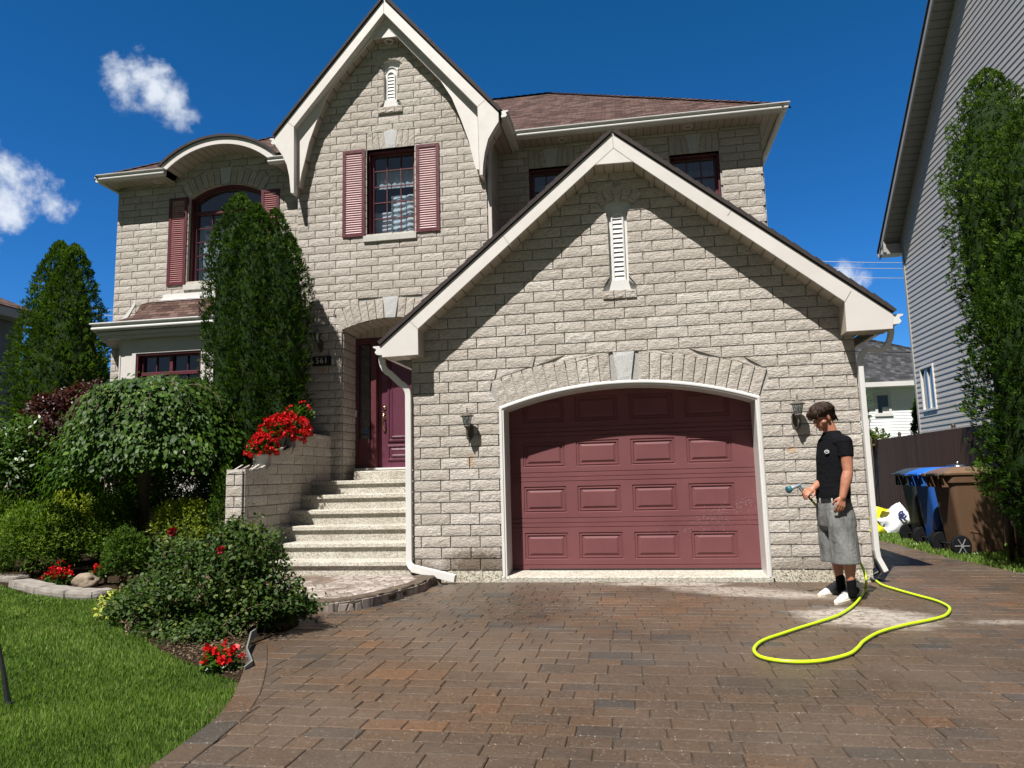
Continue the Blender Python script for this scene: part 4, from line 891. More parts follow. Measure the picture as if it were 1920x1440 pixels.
# walkway slab in front of the steps
M_walk = mat('walk_paver', rough=.8, spec=.3); t, b = P_(M_walk)
br = N(t, 'ShaderNodeTexVoronoi', ins={'Scale': 9.0, 'Randomness': .55}); br.feature = 'DISTANCE_TO_EDGE'; vc = N(t, 'ShaderNodeTexVoronoi', ins={'Scale': 9.0, 'Randomness': .55})
c = N(t, 'ShaderNodeTexCoord'); Lk(t, c.outputs['Object'], br.inputs['Vector']); Lk(t, c.outputs['Object'], vc.inputs['Vector'])
spc = N(t, 'ShaderNodeSeparateColor'); Lk(t, vc.outputs['Color'], spc.inputs[0])
col = ramp(t, spc.outputs[0], [(0, (.24, .20, .17)), (.5, (.33, .28, .25)), (1, (.42, .37, .33))])
wet = ramp(t, noise_(t, 1.6, 4), [(.48, (0, 0, 0)), (.56, (1, 1, 1))])
col = mix_(t, col, (.42, .32, .24), math_(t, 'MULTIPLY', wet, .75), 'MULTIPLY')
col = mix_(t, (.10, .085, .07), col, ramp(t, br.outputs['Distance'], [(.015, (0, 0, 0)), (.04, (1, 1, 1))]))
Lk(t, col, b.inputs['Base Color']); bump_(t, b, ramp(t, br.outputs['Distance'], [(0, (0, 0, 0)), (.08, (1, 1, 1))]), .6, .01)
wp = walk_edge+[(-2.9, .0), (-2.36, .0), (-2.36, .26), (-.36, .26)]
sheet('walkway', wp, .088, M_walk, .1)
# tumbled kerb stones round the walkway
M_kerb = mat('kerb_stone', rough=.95, spec=.2); t, b = P_(M_kerb)
Lk(t, ramp(t, noise_(t, 14, 7, .7), [(.3, (.05, .038, .028)), (.55, (.13, .10, .075)), (.8, (.26, .21, .165))]), b.inputs['Base Color']); bump_(t, b, noise_(t, 24, 6, .7), 1, .03)
def rock(mb, quad, z0, z1, n=6, rough=.02, sd=0.0):
    """four sided block with rough faces, quad in plan"""
    A, B, C, D = [Vector((p[0], p[1], 0)) for p in quad]; g = {}; vs = []; fs = []
    def P(s, r, h):
        k = (round(s, 4), round(r, 4), round(h, 4))
        if k in g: return g[k]
        p = (A*(1-s)+B*s)*(1-r)+(D*(1-s)+C*s)*r; p.z = z0+(z1-z0)*h
        d = Vector((nz3(p.x*9+sd, p.y*9, p.z*9), nz3(p.x*9, p.y*9+sd, p.z*9+5), nz3(p.x*9+3, p.y*9, p.z*9+sd)))*rough
        e = (s in (0, 1))+(r in (0, 1))+(h in (0, 1)); c = (A+B+C+D)/4; c.z = (z0+z1)/2
        if e >= 2: p = p+(c-p).normalized()*.010*(e-1)
        g[k] = len(vs); vs.append(p+d); return g[k]
    st = [i/n for i in range(n+1)]; m = max(2, n//2); sh = [i/m for i in range(m+1)]
    for i in range(n):
        for j in range(m):
            a, b_, c, d = st[i], st[i+1], sh[j], sh[j+1]
            fs += [(P(a, 0, c), P(b_, 0, c), P(b_, 0, d), P(a, 0, d)), (P(b_, 1, c), P(a, 1, c), P(a, 1, d), P(b_, 1, d)), (P(0, b_, c), P(0, a, c), P(0, a, d), P(0, b_, d)), (P(1, a, c), P(1, b_, c), P(1, b_, d), P(1, a, d))]
        for j in range(n):
            a, b_, c, d = st[i], st[i+1], st[j], st[j+1]; fs.append((P(a, c, 1), P(b_, c, 1), P(b_, d, 1), P(a, d, 1)))
    mb.mesh(vs, fs, tone=random.random())
acc_l = 0; pts = [Vector((p[0], p[1], 0)) for p in walk_edge]; seg = []; cur = [pts[2]]
for p in pts[3:-6]:
    cur.append(p)
    L = sum((cur[i+1]-cur[i]).length for i in range(len(cur)-1))
    if L > .30: seg.append((cur[0], cur[-1])); cur = [p]
ang0 = None
for i, (a, b_) in enumerate(seg):
    d = (b_-a).normalized(); nrm = Vector((d.y, -d.x, 0)); 
    cen = Vector((-1.3, -.3, 0)); 
    if (cen-a).dot(nrm) < 0: nrm = -nrm
    mb = MB(); rock(mb, [(a-nrm*.0+d*.004)[:2], (b_-d*.004)[:2], (b_-d*.004+nrm*.17)[:2], (a+d*.004+nrm*.17)[:2]], .0, .108, 6, .012, i*3.7)
    o = mb.build('kerb_block', M_kerb, smooth=False, fixn=True)
    nm = ['beside the white down pipe end', 'second from the down pipe', 'third from the down pipe', 'fourth from the down pipe', 'fifth from the down pipe', 'sixth from the down pipe', 'seventh from the down pipe', 'eighth from the down pipe', 'ninth from the down pipe', 'tenth from the down pipe', 'eleventh from the down pipe', 'twelfth from the down pipe']
    tag(o, 'rough brown kerb block of the curved path edge, '+nm[min(i, 11)], 'kerb stone', 'kerb blocks round the path')
# ------------------------------------------------------------------ driveway of mixed pavers
M_pave = mat('concrete_paver', rough=.5, spec=.4); t, b = P_(M_pave)
pc = ramp(t, attr_(t), [(0, (.060, .054, .047)), (.2, (.084, .063, .046)), (.5, (.114, .075, .046)), (.75, (.136, .081, .045)), (.92, (.158, .086, .044)), (1, (.18, .095, .045))])
pc = mix_(t, pc, (.52, .48, .44), math_(t, 'MULTIPLY', noise_(t, 55, 6, .75), .75), 'MULTIPLY')
vo = N(t, 'ShaderNodeTexVoronoi', ins={'Scale': 105.0}); c = N(t, 'ShaderNodeTexCoord'); Lk(t, c.outputs['Object'], vo.inputs['Vector'])
sv = N(t, 'ShaderNodeSeparateColor'); Lk(t, vo.outputs['Color'], sv.inputs[0])
speck = math_(t, 'MULTIPLY', math_(t, 'GREATER_THAN', sv.outputs[0], .90), math_(t, 'LESS_THAN', vo.outputs['Distance'], .36))
pc = mix_(t, pc, (.42, .37, .32), math_(t, 'MULTIPLY', speck, .55))
pc = mix_(t, pc, (.025, .022, .020), math_(t, 'MULTIPLY', math_(t, 'LESS_THAN', sv.outputs[1], .22), .5))
def gspot(t, cx, cy, rx, ry, soft=.5, wob=1.2, ns=3.0, rot=0.0):
    x = math_(t, 'SUBTRACT', coord_(t, 'X'), cx); y = math_(t, 'SUBTRACT', coord_(t, 'Y'), cy); cr, sr = math.cos(rot), math.sin(rot)
    u = math_(t, 'DIVIDE', math_(t, 'ADD', math_(t, 'MULTIPLY', x, cr), math_(t, 'MULTIPLY', y, sr)), rx); v = math_(t, 'DIVIDE', math_(t, 'SUBTRACT', math_(t, 'MULTIPLY', y, cr), math_(t, 'MULTIPLY', x, sr)), ry)
    d = math_(t, 'ADD', math_(t, 'ADD', math_(t, 'MULTIPLY', u, u), math_(t, 'MULTIPLY', v, v)), math_(t, 'MULTIPLY', math_(t, 'SUBTRACT', noise_(t, ns, 6, .6, stretch=(1, 1.8, 1)), .5), wob))
    r = N(t, 'ShaderNodeMapRange', ins={1: 1-soft, 2: 1.0, 3: 1.0, 4: 0.0}); Lk(t, d, r.inputs[0]); r.clamp = True; return r.outputs[0]
dry = gspot(t, 2.55, -.20, .75, .16, .6, 1.5, 5)
dry = math_(t, 'MAXIMUM', dry, gspot(t, 3.35, -.70, .95, .36, .8, 1.6, 4, -.35))
dry = math_(t, 'MAXIMUM', dry, gspot(t, 4.05, -1.95, .62, .50, .7, 1.7, 4, -.2))
dry = math_(t, 'MAXIMUM', dry, math_(t, 'MULTIPLY', gspot(t, 5.0, -2.1, .35, .12, .9, 2.2, 6, .1), .6))
drips = ramp(t, noise_(t, 26, 3, .6, stretch=(.6, 1.3, 1)), [(.42, (1, 1, 1)), (.47, (0, 0, 0))])
dry = math_(t, 'MULTIPLY', dry, math_(t, 'SUBTRACT', 1.0, math_(t, 'MULTIPLY', drips, .7)))
drycol = mix_(t, pc, (.50, .45, .39), .68)
pc2 = mix_(t, pc, drycol, dry)
wetm = math_(t, 'MAXIMUM', gspot(t, 1.25, -1.5, .45, 1.1, .5, 2.2, 3), math_(t, 'MULTIPLY', gspot(t, 3.2, -.5, 1.9, .35, .4, 1.5, 3), .6))
dust = math_(t, 'MULTIPLY', ramp(t, noise_(t, .8, 5, .6), [(.42, (0, 0, 0)), (.62, (1, 1, 1))]), .22)
pc2 = mix_(t, pc2, (.19, .155, .125), dust)
pc2 = mix_(t, pc2, (.60, .54, .50), math_(t, 'MULTIPLY', wetm, .6), 'MULTIPLY')
Lk(t, pc2, b.inputs['Base Color'])
rr = math_(t, 'SUBTRACT', .42, math_(t, 'MULTIPLY', wetm, .16)); rr = math_(t, 'ADD', rr, math_(t, 'MULTIPLY', dry, .4)); rr = math_(t, 'ADD', rr, math_(t, 'MULTIPLY', math_(t, 'SUBTRACT', noise_(t, 30, 3), .5), .3), True)
Lk(t, rr, b.inputs['Roughness'])
hh = math_(t, 'ADD', math_(t, 'MULTIPLY', noise_(t, 120, 5, .75), 1.0), math_(t, 'MULTIPLY', noise_(t, 9, 3), .6)); bump_(t, b, hh, .75, .010)
M_joint = mat('paver_joint', rough=.95); t, b = P_(M_joint)
Lk(t, ramp(t, noise_(t, 5, 6, .7), [(.40, (.018, .014, .011)), (.55, (.055, .043, .033)), (.74, (.24, .20, .16))]), b.inputs['Base Color'])
DRV = [(-3.2, -1.2)]+walk_edge[:0]
drive_poly = edge[::-1]+[(-.72, -2.95), (-.66, -2.2)]+[p for p in walk_edge[::-1] if p[0] > -1.1]+[(-.1, -.02), (GX1, -.02), (GX1+.02, 3.0), (GX1+.02, 12.0), (6.0, 12.0), (6.22, 5.0), (6.30, 2.2), (6.42, .9), (6.6, -.5), (7.5, -2), (9.5, -4), (9.5, -9.5)]
sheet('driveway', drive_poly, .001, M_joint)
gx0, gy0, gx1, gy1 = -1.5, -8.6, 9.4, 12.0; pv = MB(); g = .0020
def tone_at(x, y):
    r = random.random(); z = .48+.34*nz3(x*.5, y*.5, 7)
    r2 = random.random(); return min(1, max(0, z+(r-.5)*.36+(.28 if r2 < .08 else 0)-(.30 if r2 > .90 else 0)))
cells = []; y = gy0
while y < gy1:
    H = random.choice([.14, .14, .14, .21]); x = gx0-random.random()*.25
    while x < gx1:
        if H == .28:
            w = random.choice([.14, .14, .28]); r = random.random()
            if w == .28: cells += [(x, y, x+.28, y+.14)]; cells += [(x, y+.14, x+.14, y+.28), (x+.14, y+.14, x+.28, y+.28)] if r < .5 else [(x, y+.14, x+.28, y+.28)]
            elif r < .65: cells.append((x, y, x+.14, y+.28))
            else: cells += [(x, y, x+.14, y+.14), (x, y+.14, x+.14, y+.28)]
        else:
            w = random.choice([.14, .21, .21, .28] if H == .14 else [.14, .21, .28]); cells.append((x, y, x+w, y+H))
        x += w
    y += H
cxs = np.array([(c[0]+c[2])/2 for c in cells]); cys = np.array([(c[1]+c[3])/2 for c in cells])
okm = inpoly(cxs, cys, drive_poly)
for (x0, y0, x1, y1), ok in zip(cells, okm):
    if not ok: continue
    x0 += g; y0 += g; x1 -= g; y1 -= g
    z = .010+.003*(random.random()-.5); c = .005; tx, ty = (random.random()-.5)*.003, (random.random()-.5)*.003; tn = tone_at((x0+x1)/2, (y0+y1)/2)
    jx, jy = (random.random()-.5)*.003, (random.random()-.5)*.003
    x0 += jx; x1 += jx; y0 += jy; y1 += jy
    o_ = [(x0, y0), (x1, y0), (x1, y1), (x0, y1)]; in_ = [(x0+c, y0+c), (x1-c, y0+c), (x1-c, y1-c), (x0+c, y1-c)]
    vs = [(a, b_, -.006) for a, b_ in o_]+[(a, b_, z-.0045+(tx if a > x0+.01 else -tx)) for a, b_ in o_]+[(a, b_, z+(tx if a > x0+.02 else -tx)+(ty if b_ > y0+.02 else -ty)) for a, b_ in in_]
    pv.mesh(vs, [(8, 9, 10, 11)]+[(4+k, 4+(k+1) % 4, 8+(k+1) % 4, 8+k) for k in range(4)]+[(k, (k+1) % 4, 4+(k+1) % 4, 4+k) for k in range(4)], 0, tn)
o = pv.build('driveway_pavers', M_pave); o['kind'] = 'structure'
# border course following the lawn curve
bv = MB(); E = [Vector((p[0], p[1], 0)) for p in edge]; s_ = 0; last = E[0]; 
dense = []
for a, b_ in zip(E[:-1], E[1:]):
    n = max(1, int((b_-a).length/.01)); dense += [a+(b_-a)*k/n for k in range(n)]
step = 0; k0 = 0; L = 0; want = .26
for k in range(1, len(dense)):
    L += (dense[k]-dense[k-1]).length
    if L >= want:
        a, b_ = dense[k0], dense[k]; d = (b_-a).normalized(); n = Vector((-d.y, d.x, 0))
        if n.x < 0: n = -n
        ax, bx = a+d*.003, b_-d*.003; wv = .145; z = .018
        o_ = [ax, bx, bx+n*wv, ax+n*wv]; i_ = [ax+d*.005+n*.005, bx-d*.005+n*.005, bx-d*.005+n*(wv-.005), ax+d*.005+n*(wv-.005)]
        vs = [(p.x, p.y, -.005) for p in o_]+[(p.x, p.y, z-.004) for p in o_]+[(p.x, p.y, z) for p in i_]
        bv.mesh(vs, [(8, 9, 10, 11)]+[(4+q, 4+(q+1) % 4, 8+(q+1) % 4, 8+q) for q in range(4)]+[(q, (q+1) % 4, 4+(q+1) % 4, 4+q) for q in range(4)], 0, tone_at(a.x, a.y)); k0 = k; L = 0; want = random.choice([.145, .22, .29])
o = bv.build('driveway_border', M_pave, fixn=True); o['kind'] = 'structure'
# slab strip at the sill where the pavers are dusty pale: plain pavers above carry it
# grass strip beside the fence
strip = [(6.22, 5.0), (6.30, 2.2), (6.42, .9), (6.6, -.5), (7.5, -2), (9.5, -4), (30, -4), (30, 14), (6.0, 14), (6.0, 12.0)]
sheet('grass_strip', strip, .004, M_lawn)

# ------------------------------------------------------------------ neighbours
M_siding = painted('grey_vinyl_siding', (.44, .41, .37), .42, .04, .8, .01)
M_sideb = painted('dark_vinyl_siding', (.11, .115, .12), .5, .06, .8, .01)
M_whsid = painted('white_vinyl_siding', (.78, .79, .80), .4, .03, 1, .01)
M_rtrim = painted('grey_trim', (.33, .32, .30), .45, .05, 1, .01)
M_dkroof = shingles('charcoal_shingles', [(.03, .032, .034), (.045, .046, .05), (.065, .067, .07), (.10, .10, .105)], pitchz=.11)
def siding(mb, fr, outline, holes=(), pitch=.125, depth=.011, mi=0):
    zs = [p[1] for p in outline]; z = min(zs)
    while z < max(zs)-.01:
        z1 = min(z+pitch, max(zs)); a, b_ = allowed(outline, holes, z+1e-3), allowed(outline, holes, z1-1e-3)
        if len(a) != len(b_): a = b_ = allowed(outline, holes, (z+z1)/2)
        for (p, q), (p2, q2) in zip(a, b_):
            mb.mesh([fr(p, z, 0), fr(q, z, 0), fr(q, z+.004, depth), fr(p, z+.004, depth), fr(p, z+pitch*.42, depth*.75), fr(q, z+pitch*.42, depth*.75), fr(q, z+pitch*.46, depth*.35), fr(p, z+pitch*.46, depth*.35), fr(q2, z1, 0.001), fr(p2, z1, .001)], [(0, 1, 2, 3), (3, 2, 5, 4), (4, 5, 6, 7), (7, 6, 8, 9)], mi)
        z = z1
NB = thing('neighbour_house', 'tall grey vinyl sided house rising on the right above the fence', 'house', loc=(12, 5, 0))
NX = 9.2; p_e = XP(1660, 450, 8.8); p_u = XP(1755, 0, 8.8); ns = (p_u[2]-p_e[2])/(p_e[1]-p_u[1])
NYc = 10.70; NYr = 4.4; zed = float(p_e[2]); ze_wall = zed-.02
zr = zed+ns*(p_e[1]-NYr)
n_out = [(NYc, 0), (NYc, zed+.10), (NYr, zr), (2*NYr-NYc, zed+.10), (2*NYr-NYc, 0)]
nw = [(9.60, 2.55), (9.60, 3.52), (10.28, 3.52), (10.28, 2.55)]
mb = MB(); siding(mb, frX(NX, -1), n_out, [nw]); mb.build('wall', M_siding, NB, fixn=False)
mb = MB(); siding(mb, frY(2*NYr-NYc), [(NX, 0), (16, 0), (16, zed), (NX, zed)]); siding(mb, lambda u, z, d: (u, NYc+d, z), [(NX, 0), (16, 0), (16, zed), (NX, zed)]); mb.build('wall', M_siding, NB)
mb = MB(); mb.box((NX-.03, NYc-.06, 0), (NX+.04, NYc+.02, zed)); mb.build('corner_trim', M_rtrim, NB)
mb = MB()
for (a, za, c, zc) in ((NYc+.42, zed-.22, NYr, zr+.30), (NYr, zr+.30, 2*NYr-NYc-.42, zed-.22)):
    for (x0, x1, lo, hi) in ((NX-.44, NX-.40, -.16, .06),): mb.mesh([(x0, a, za+lo), (x1, a, za+lo), (x1, c, zc+lo), (x0, c, zc+lo), (x0, a, za+hi), (x1, a, za+hi), (x1, c, zc+hi), (x0, c, zc+hi)], [(0, 3, 2, 1), (4, 5, 6, 7), (0, 1, 5, 4), (1, 2, 6, 5), (2, 3, 7, 6), (3, 0, 4, 7)])
mb.build('fascia', M_rtrim, NB)
M_nsoff = mat('grey_soffit', rough=.5); t, b = P_(M_nsoff); groove(t, b, 'Y', .125, .014, (.26, .25, .23), (.07, .07, .06))
mb = MB()
for (a, za, c, zc) in ((NYc+.42, zed-.28, NYr, zr+.24), (NYr, zr+.24, 2*NYr-NYc-.42, zed-.28)): mb.face([(NX-.42, a, za), (NX+.1, a, za), (NX+.1, c, zc), (NX-.42, c, zc)])
mb.build('soffit', M_nsoff, NB)
mb = MB()
for (a, za, c, zc) in ((NYc+.45, zed-.17, NYr, zr+.36), (NYr, zr+.36, 2*NYr-NYc-.45, zed-.17)): mb.mesh([(NX-.47, a, za), (17, a, za), (17, c, zc), (NX-.47, c, zc), (NX-.47, a, za-.04), (17, a, za-.04), (17, c, zc-.04), (NX-.47, c, zc-.04)], [(0, 1, 2, 3), (4, 7, 6, 5), (0, 3, 7, 4), (0, 4, 5, 1)])
mb.build('roof', [M_shingdk], NB)
mb = MB(); mb.box((NX-.42, NYc+.05, zed-.34), (NX+.06, NYc+.40, zed-.08)); mb.prism([(NYc+.02, zed-.30), (NYc+.10, zed-.30), (NYc+.02, zed-.02)], NX-.44, NX-.38, axis='X'); mb.prism([(NYc+.20, zed-.30), (NYc+.36, zed-.30), (NYc+.20, zed+.0)], NX-.44, NX-.38, axis='X'); mb.build('eave_return', M_rtrim, NB)
mb = MB(); mb.sweep([(NX-.45, NYc+.42, zed-.18), (16, NYc+.42, zed-.18)], [(-a, b_) for a, b_ in KP]); mb.build('gutter', M_white, NB, fixn=True)
mb = MB(); y0, y1, z0, z1 = 9.60, 10.28, 2.55, 3.52
for a, b_ in (((NX-.035, y0-.05, z0-.05), (NX+.02, y0, z1+.05)), ((NX-.035, y1, z0-.05), (NX+.02, y1+.05, z1+.05)), ((NX-.035, y0, z1), (NX+.02, y1, z1+.05)), ((NX-.035, y0, z0-.05), (NX+.02, y1, z0)), ((NX-.01, (y0+y1)/2-.03, z0), (NX+.03, (y0+y1)/2+.03, z1))): mb.box(a, b_)
WN = mb.build('window', M_white, NB, bevel=.004)
mb = MB(); mb.face([(NX+.02, y0, z0), (NX+.02, y0, z1), (NX+.02, y1, z1), (NX+.02, y1, z0)]); mb.build('glass', M_glass, WN)
mb = MB(); mb.box((NX+.2, y0-.1, z0-.1), (NX+.25, y1+.1, z1+.1)); mb.build('dark_room', M_dark, WN)
# white house at the back
BHX = thing('back_house', 'white sided house with charcoal roof seen far behind the fence', 'house', loc=(14, 24, 0))
by = 20.0
ex = lambda x, y: (float(YP(x, y, by)[0]), float(YP(x, y, by)[2]))
a_w = ex(1690, 765); a_e = ex(1712, 716); a_el = ex(1600, 722)
wz1 = ex(1660, 728)[1]
mb = MB(); wx0, wx1 = ex(1655, 742); 
wa, wb = ex(1643, 740), ex(1667, 774)
siding(mb, frY(by), [(8.0, 0), (16, 0), (16, wz1), (8.0, wz1)], [[(wa[0], wb[1]), (wb[0], wb[1]), (wb[0], wa[1]), (wa[0], wa[1])]], pitch=.11); siding(mb, frX(8.0, -1), [(by, 0), (29, 0), (29, wz1), (by, wz1)]); mb.build('wall', M_whsid, BHX)
mb = MB(); 
for a, b_ in (((wa[0]-.09, by-.05, wb[1]-.09), (wa[0], by+.03, wa[1]+.09)), ((wb[0], by-.05, wb[1]-.09), (wb[0]+.09, by+.03, wa[1]+.09)), ((wa[0], by-.05, wa[1]), (wb[0], by+.03, wa[1]+.09)), ((wa[0]-.12, by-.06, wb[1]-.12), (wb[0]+.12, by+.03, wb[1])), ((wa[0]+.17, by-.0, wb[1]), (wb[0]-.0, by+.02, wb[1]+.22))): mb.box(a, b_)
WN = mb.build('window', M_white, BHX); mb = MB(); mb.face([(wa[0], by+.02, wb[1]), (wb[0], by+.02, wb[1]), (wb[0], by+.02, wa[1]), (wa[0], by+.02, wa[1])]); mb.build('glass', M_glass, WN); mb = MB(); mb.box((wa[0]-.1, by+.3, wb[1]-.1), (wb[0]+.1, by+.4, wa[1]+.1)); mb.build('dark_room', M_dark, WN)
ez = wz1+.05; rz0 = ez+.12; rx0, rx1 = 7.3, 16.6; rd = 4.9
mb = MB(); A_, B_, C_, D_ = (rx0, by-.5, rz0), (rx1, by-.5, rz0), (rx1, by+9.3, rz0), (rx0, by+9.3, rz0)
pk = YP(1612, 655, by-.5)
hp = .52
R0, R1 = (rx0+rd, by-.5+rd, rz0+rd*hp), (rx1-rd, by-.5+rd, rz0+rd*hp)
mb.face([A_, B_, R1, R0]); mb.face([B_, C_, R1]); mb.face([C_, D_, R0, R1]); mb.face([D_, A_, R0]); mb.build('roof', M_dkroof, BHX)
mb = MB(); mb.box((rx0, by-.52, ez-.03), (rx1, by-.40, rz0+.02)); mb.box((rx0, by-.5, ez-.04), (rx1, by, ez-.02)); mb.build('gutter', M_white, BHX)
# neighbour on the left
LB = thing('left_neighbour_house', 'shaded grey sided house with brown roof at the left edge behind the tall cedar', 'house', loc=(-14, 8, 0))
LXX = -11.2; lyn = float(XP(33, 700, LXX)[1]); lz = float(XP(34, 605, LXX)[2])
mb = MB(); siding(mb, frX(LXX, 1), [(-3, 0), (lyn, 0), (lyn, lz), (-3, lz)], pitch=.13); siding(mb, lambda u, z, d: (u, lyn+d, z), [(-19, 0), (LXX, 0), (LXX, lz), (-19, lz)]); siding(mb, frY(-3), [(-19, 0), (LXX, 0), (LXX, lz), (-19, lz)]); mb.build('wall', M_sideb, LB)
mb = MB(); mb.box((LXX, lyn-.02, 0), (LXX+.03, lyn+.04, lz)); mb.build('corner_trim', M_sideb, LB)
mb = MB(); mb.box((LXX-.1, -3.4, lz-.01), (LXX+.34, lyn+.35, lz+.01)); mb.box((LXX+.34, -3.4, lz-.02), (LXX+.40, lyn+.35, lz+.17)); mb.build('eave', M_rtrim, LB)
mb = MB(); e0_, e1_ = (LXX+.42, -3.5, lz+.19), (LXX+.42, lyn+.42, lz+.19); hh_ = 4.2; pk_ = lz+.19+hh_*.5
mb.face([e0_, e1_, (LXX+.42-hh_, lyn+.42-hh_, pk_), (LXX+.42-hh_, -3.5+hh_, pk_)]); mb.face([e1_, (-19.4, e1_[1], e1_[2]), (LXX+.42-hh_, lyn+.42-hh_, pk_)]); mb.face([(-19.4, e0_[1], e0_[2]), e0_, (LXX+.42-hh_, -3.5+hh_, pk_)]); mb.build('roof', M_shingside, LB)
# ------------------------------------------------------------------ fence with dark slats
M_fslat = mat('brown_fence_slat', rough=.6); t, b = P_(M_fslat)
Lk(t, ramp(t, attr_(t), [(0, (.048, .021, .012)), (1, (.088, .040, .024))]), b.inputs['Base Color'])
FXX = 7.5; FH = 1.80
FN = thing('slatted_fence', 'dark brown slatted chain link fence running back along the driveway', 'fence', loc=(FXX, 5, 0))
mb = MB(); y = 2.2; 
while y < 20:
    w = .048; mb.box((FXX, y, .05), (FXX+.012, y+w-.005, FH+.01*random.random()), 0, random.random()); y += w
mb.build('slats', M_fslat, FN)
def mesh_net(mb, p0, p1, z0, z1, pitch=.055, r=.0022, off=(0, 0)):
    p0, p1 = Vector((*p0, 0)), Vector((*p1, 0)); L = (p1-p0).length; H = z1-z0; d = (p1-p0)/L; n = Vector((d.y, -d.x, 0))
    k = -int(H/pitch)
    def strip(a, b_):
        pa = p0+d*a[0]; pb = p0+d*b_[0]; pa.z, pb.z = z0+a[1], z0+b_[1]; s = Vector((0, 0, r))+d*0; mb.face([pa-s+n*off[0], pb-s+n*off[0], pb+s+n*off[0], pa+s+n*off[0]]); 
    while k*pitch < L:
        x0 = k*pitch
        a, b_ = (x0, 0), (x0+H, H)
        if a[0] < 0: a = (0, -x0)
        if b_[0] > L: b_ = (L, L-x0)
        if a[1] < H: strip(a, b_)
        a, b_ = (x0+H, 0), (x0, H)
        if a[0] > L: a = (L, x0+H-L)
        if b_[0] < 0: b_ = (0, x0+H)
        if a[1] < H and b_[1] > 0: strip(a, b_)
        k += 1
M_wire = painted('brown_wire', (.045, .028, .02), .5, .1, 5, 0)
mb = MB(); mesh_net(mb, (FXX, 2.2), (FXX, 14), .05, FH+.03, .06, .003, (-.006, 0)); mb.build('wire_mesh', M_wire, FN)
mb = MB(); mb.tube([(FXX+.02, 2.2, FH-.02), (FXX+.02, 20, FH-.02)], .02, 8); mb.build('top_rail', M_wire, FN)
for y in (2.2, 4.7, 7.2, 9.7, 12.2): 
    mb = MB(); mb.tube([(FXX+.03, y, 0), (FXX+.03, y, FH+.04)], .03, 10); mb.lathe([(.032, FH+.04), (.036, FH+.06), (.02, FH+.10), (0, FH+.11)], (FXX+.03, y, 0), 10); mb.build('post', M_wire, FN, smooth=True)
px_, pz_ = XP(1866, 745, FXX-.1)[1], XP(1866, 745, FXX-.1)[2]
mb = MB(); c = (FXX-.1, float(px_), 0); mb.box((c[0]-.035, c[1]-.035, 0), (c[0]+.035, c[1]+.035, float(pz_)-.22)); mb.lathe([(.05, float(pz_)-.22), (.05, float(pz_)-.2), (.025, float(pz_)-.17), (.045, float(pz_)-.12), (.02, float(pz_)-.05), (0, float(pz_)+.02)], c, 12)
tag(mb.build('spear_post', M_black, None, bevel=.003), 'tall black metal post with spear finial in front of the cedar hedge', 'post')
GT = thing('gate', 'open brown chain link gate standing in deep shade at the right edge', 'gate', loc=(6.63, 1.38, 0))
mb = MB(); gp = (6.70, 1.40); g2 = (7.9, -.5)
mb.tube([(gp[0], gp[1], 0), (gp[0]-.02, gp[1], 1.80)], .03, 10); mb.build('gate_post', M_wire, GT, smooth=True)
mb = MB()
for z in (.12, 1.75): mb.tube([(gp[0]+.05, gp[1]-.08, z), (g2[0], g2[1], z)], .02, 8)
mb.tube([(gp[0]+.05, gp[1]-.08, .10), (gp[0]+.05, gp[1]-.08, 1.77)], .02, 8); mb.tube([(g2[0], g2[1], .1), (g2[0], g2[1], 1.77)], .02, 8); mb.build('gate_frame', M_wire, GT, smooth=True)
mb = MB(); mesh_net(mb, (gp[0]+.05, gp[1]-.08), g2, .12, 1.75, .06, .0035); mb.build('wire_mesh', M_wire, GT)
d = (.53, -.85)
for z in (.62, .92):
    mb = MB(); mb.tube([(gp[0], gp[1], z), (gp[0]+.05, gp[1]-.08, z)], .016, 8); mb.box((gp[0]-.05, gp[1]-.05, z-.02), (gp[0]+.04, gp[1]+.04, z+.02)); mb.build('hinge', M_wire, GT)
# overhead cables
def cable(pts, r, lb):
    mb = MB(); mb.tube(pts, r, 6); return tag(mb.build('overhead_cable', M_grey if r < .02 else M_black, None, smooth=True), lb, 'cable', 'overhead cables')
cy_ = 60
for k, (ya, yb_, wh) in enumerate(((490, 492, 'highest of three'), (501, 503, 'middle of three'), (519, 521, 'lowest of three'))):
    pa, pb = YP(1500, ya-1, cy_), YP(1760, yb_+1, cy_); cable([tuple(pa), tuple((pa+pb)/2-np.array([0, 0, .06])), tuple(pb)], .022, 'pale overhead cable between the houses, '+wh).data.materials[0] = M_grey
for k, (ya, yb_, wh) in enumerate(((580, 582, 'upper'), (590, 592, 'lower'))):
    pa, pb = YP(120, ya-1, cy_), YP(260, yb_+1, cy_); cable([tuple(pa), tuple(pb)], .022, 'pale overhead cable left of the house, the '+wh+' of the pair').data.materials[0] = M_grey
pa, pb = YP(1600, 659, 14), YP(1712, 661, 14); cable([tuple(pa), tuple((pa*2+pb)/3+np.array([0, 0, .01])), tuple((pa+pb*2)/3+np.array([0, 0, -.0])), tuple(pb)], .014, 'dark service cable just below the garage down pipe bend').data.materials[0] = M_black
pa, pb = YP(170, 665, 30), YP(225, 684, 30); cable([tuple(pa), tuple(pb)], .014, 'thin dark cable above the small dark cedar').data.materials[0] = M_black
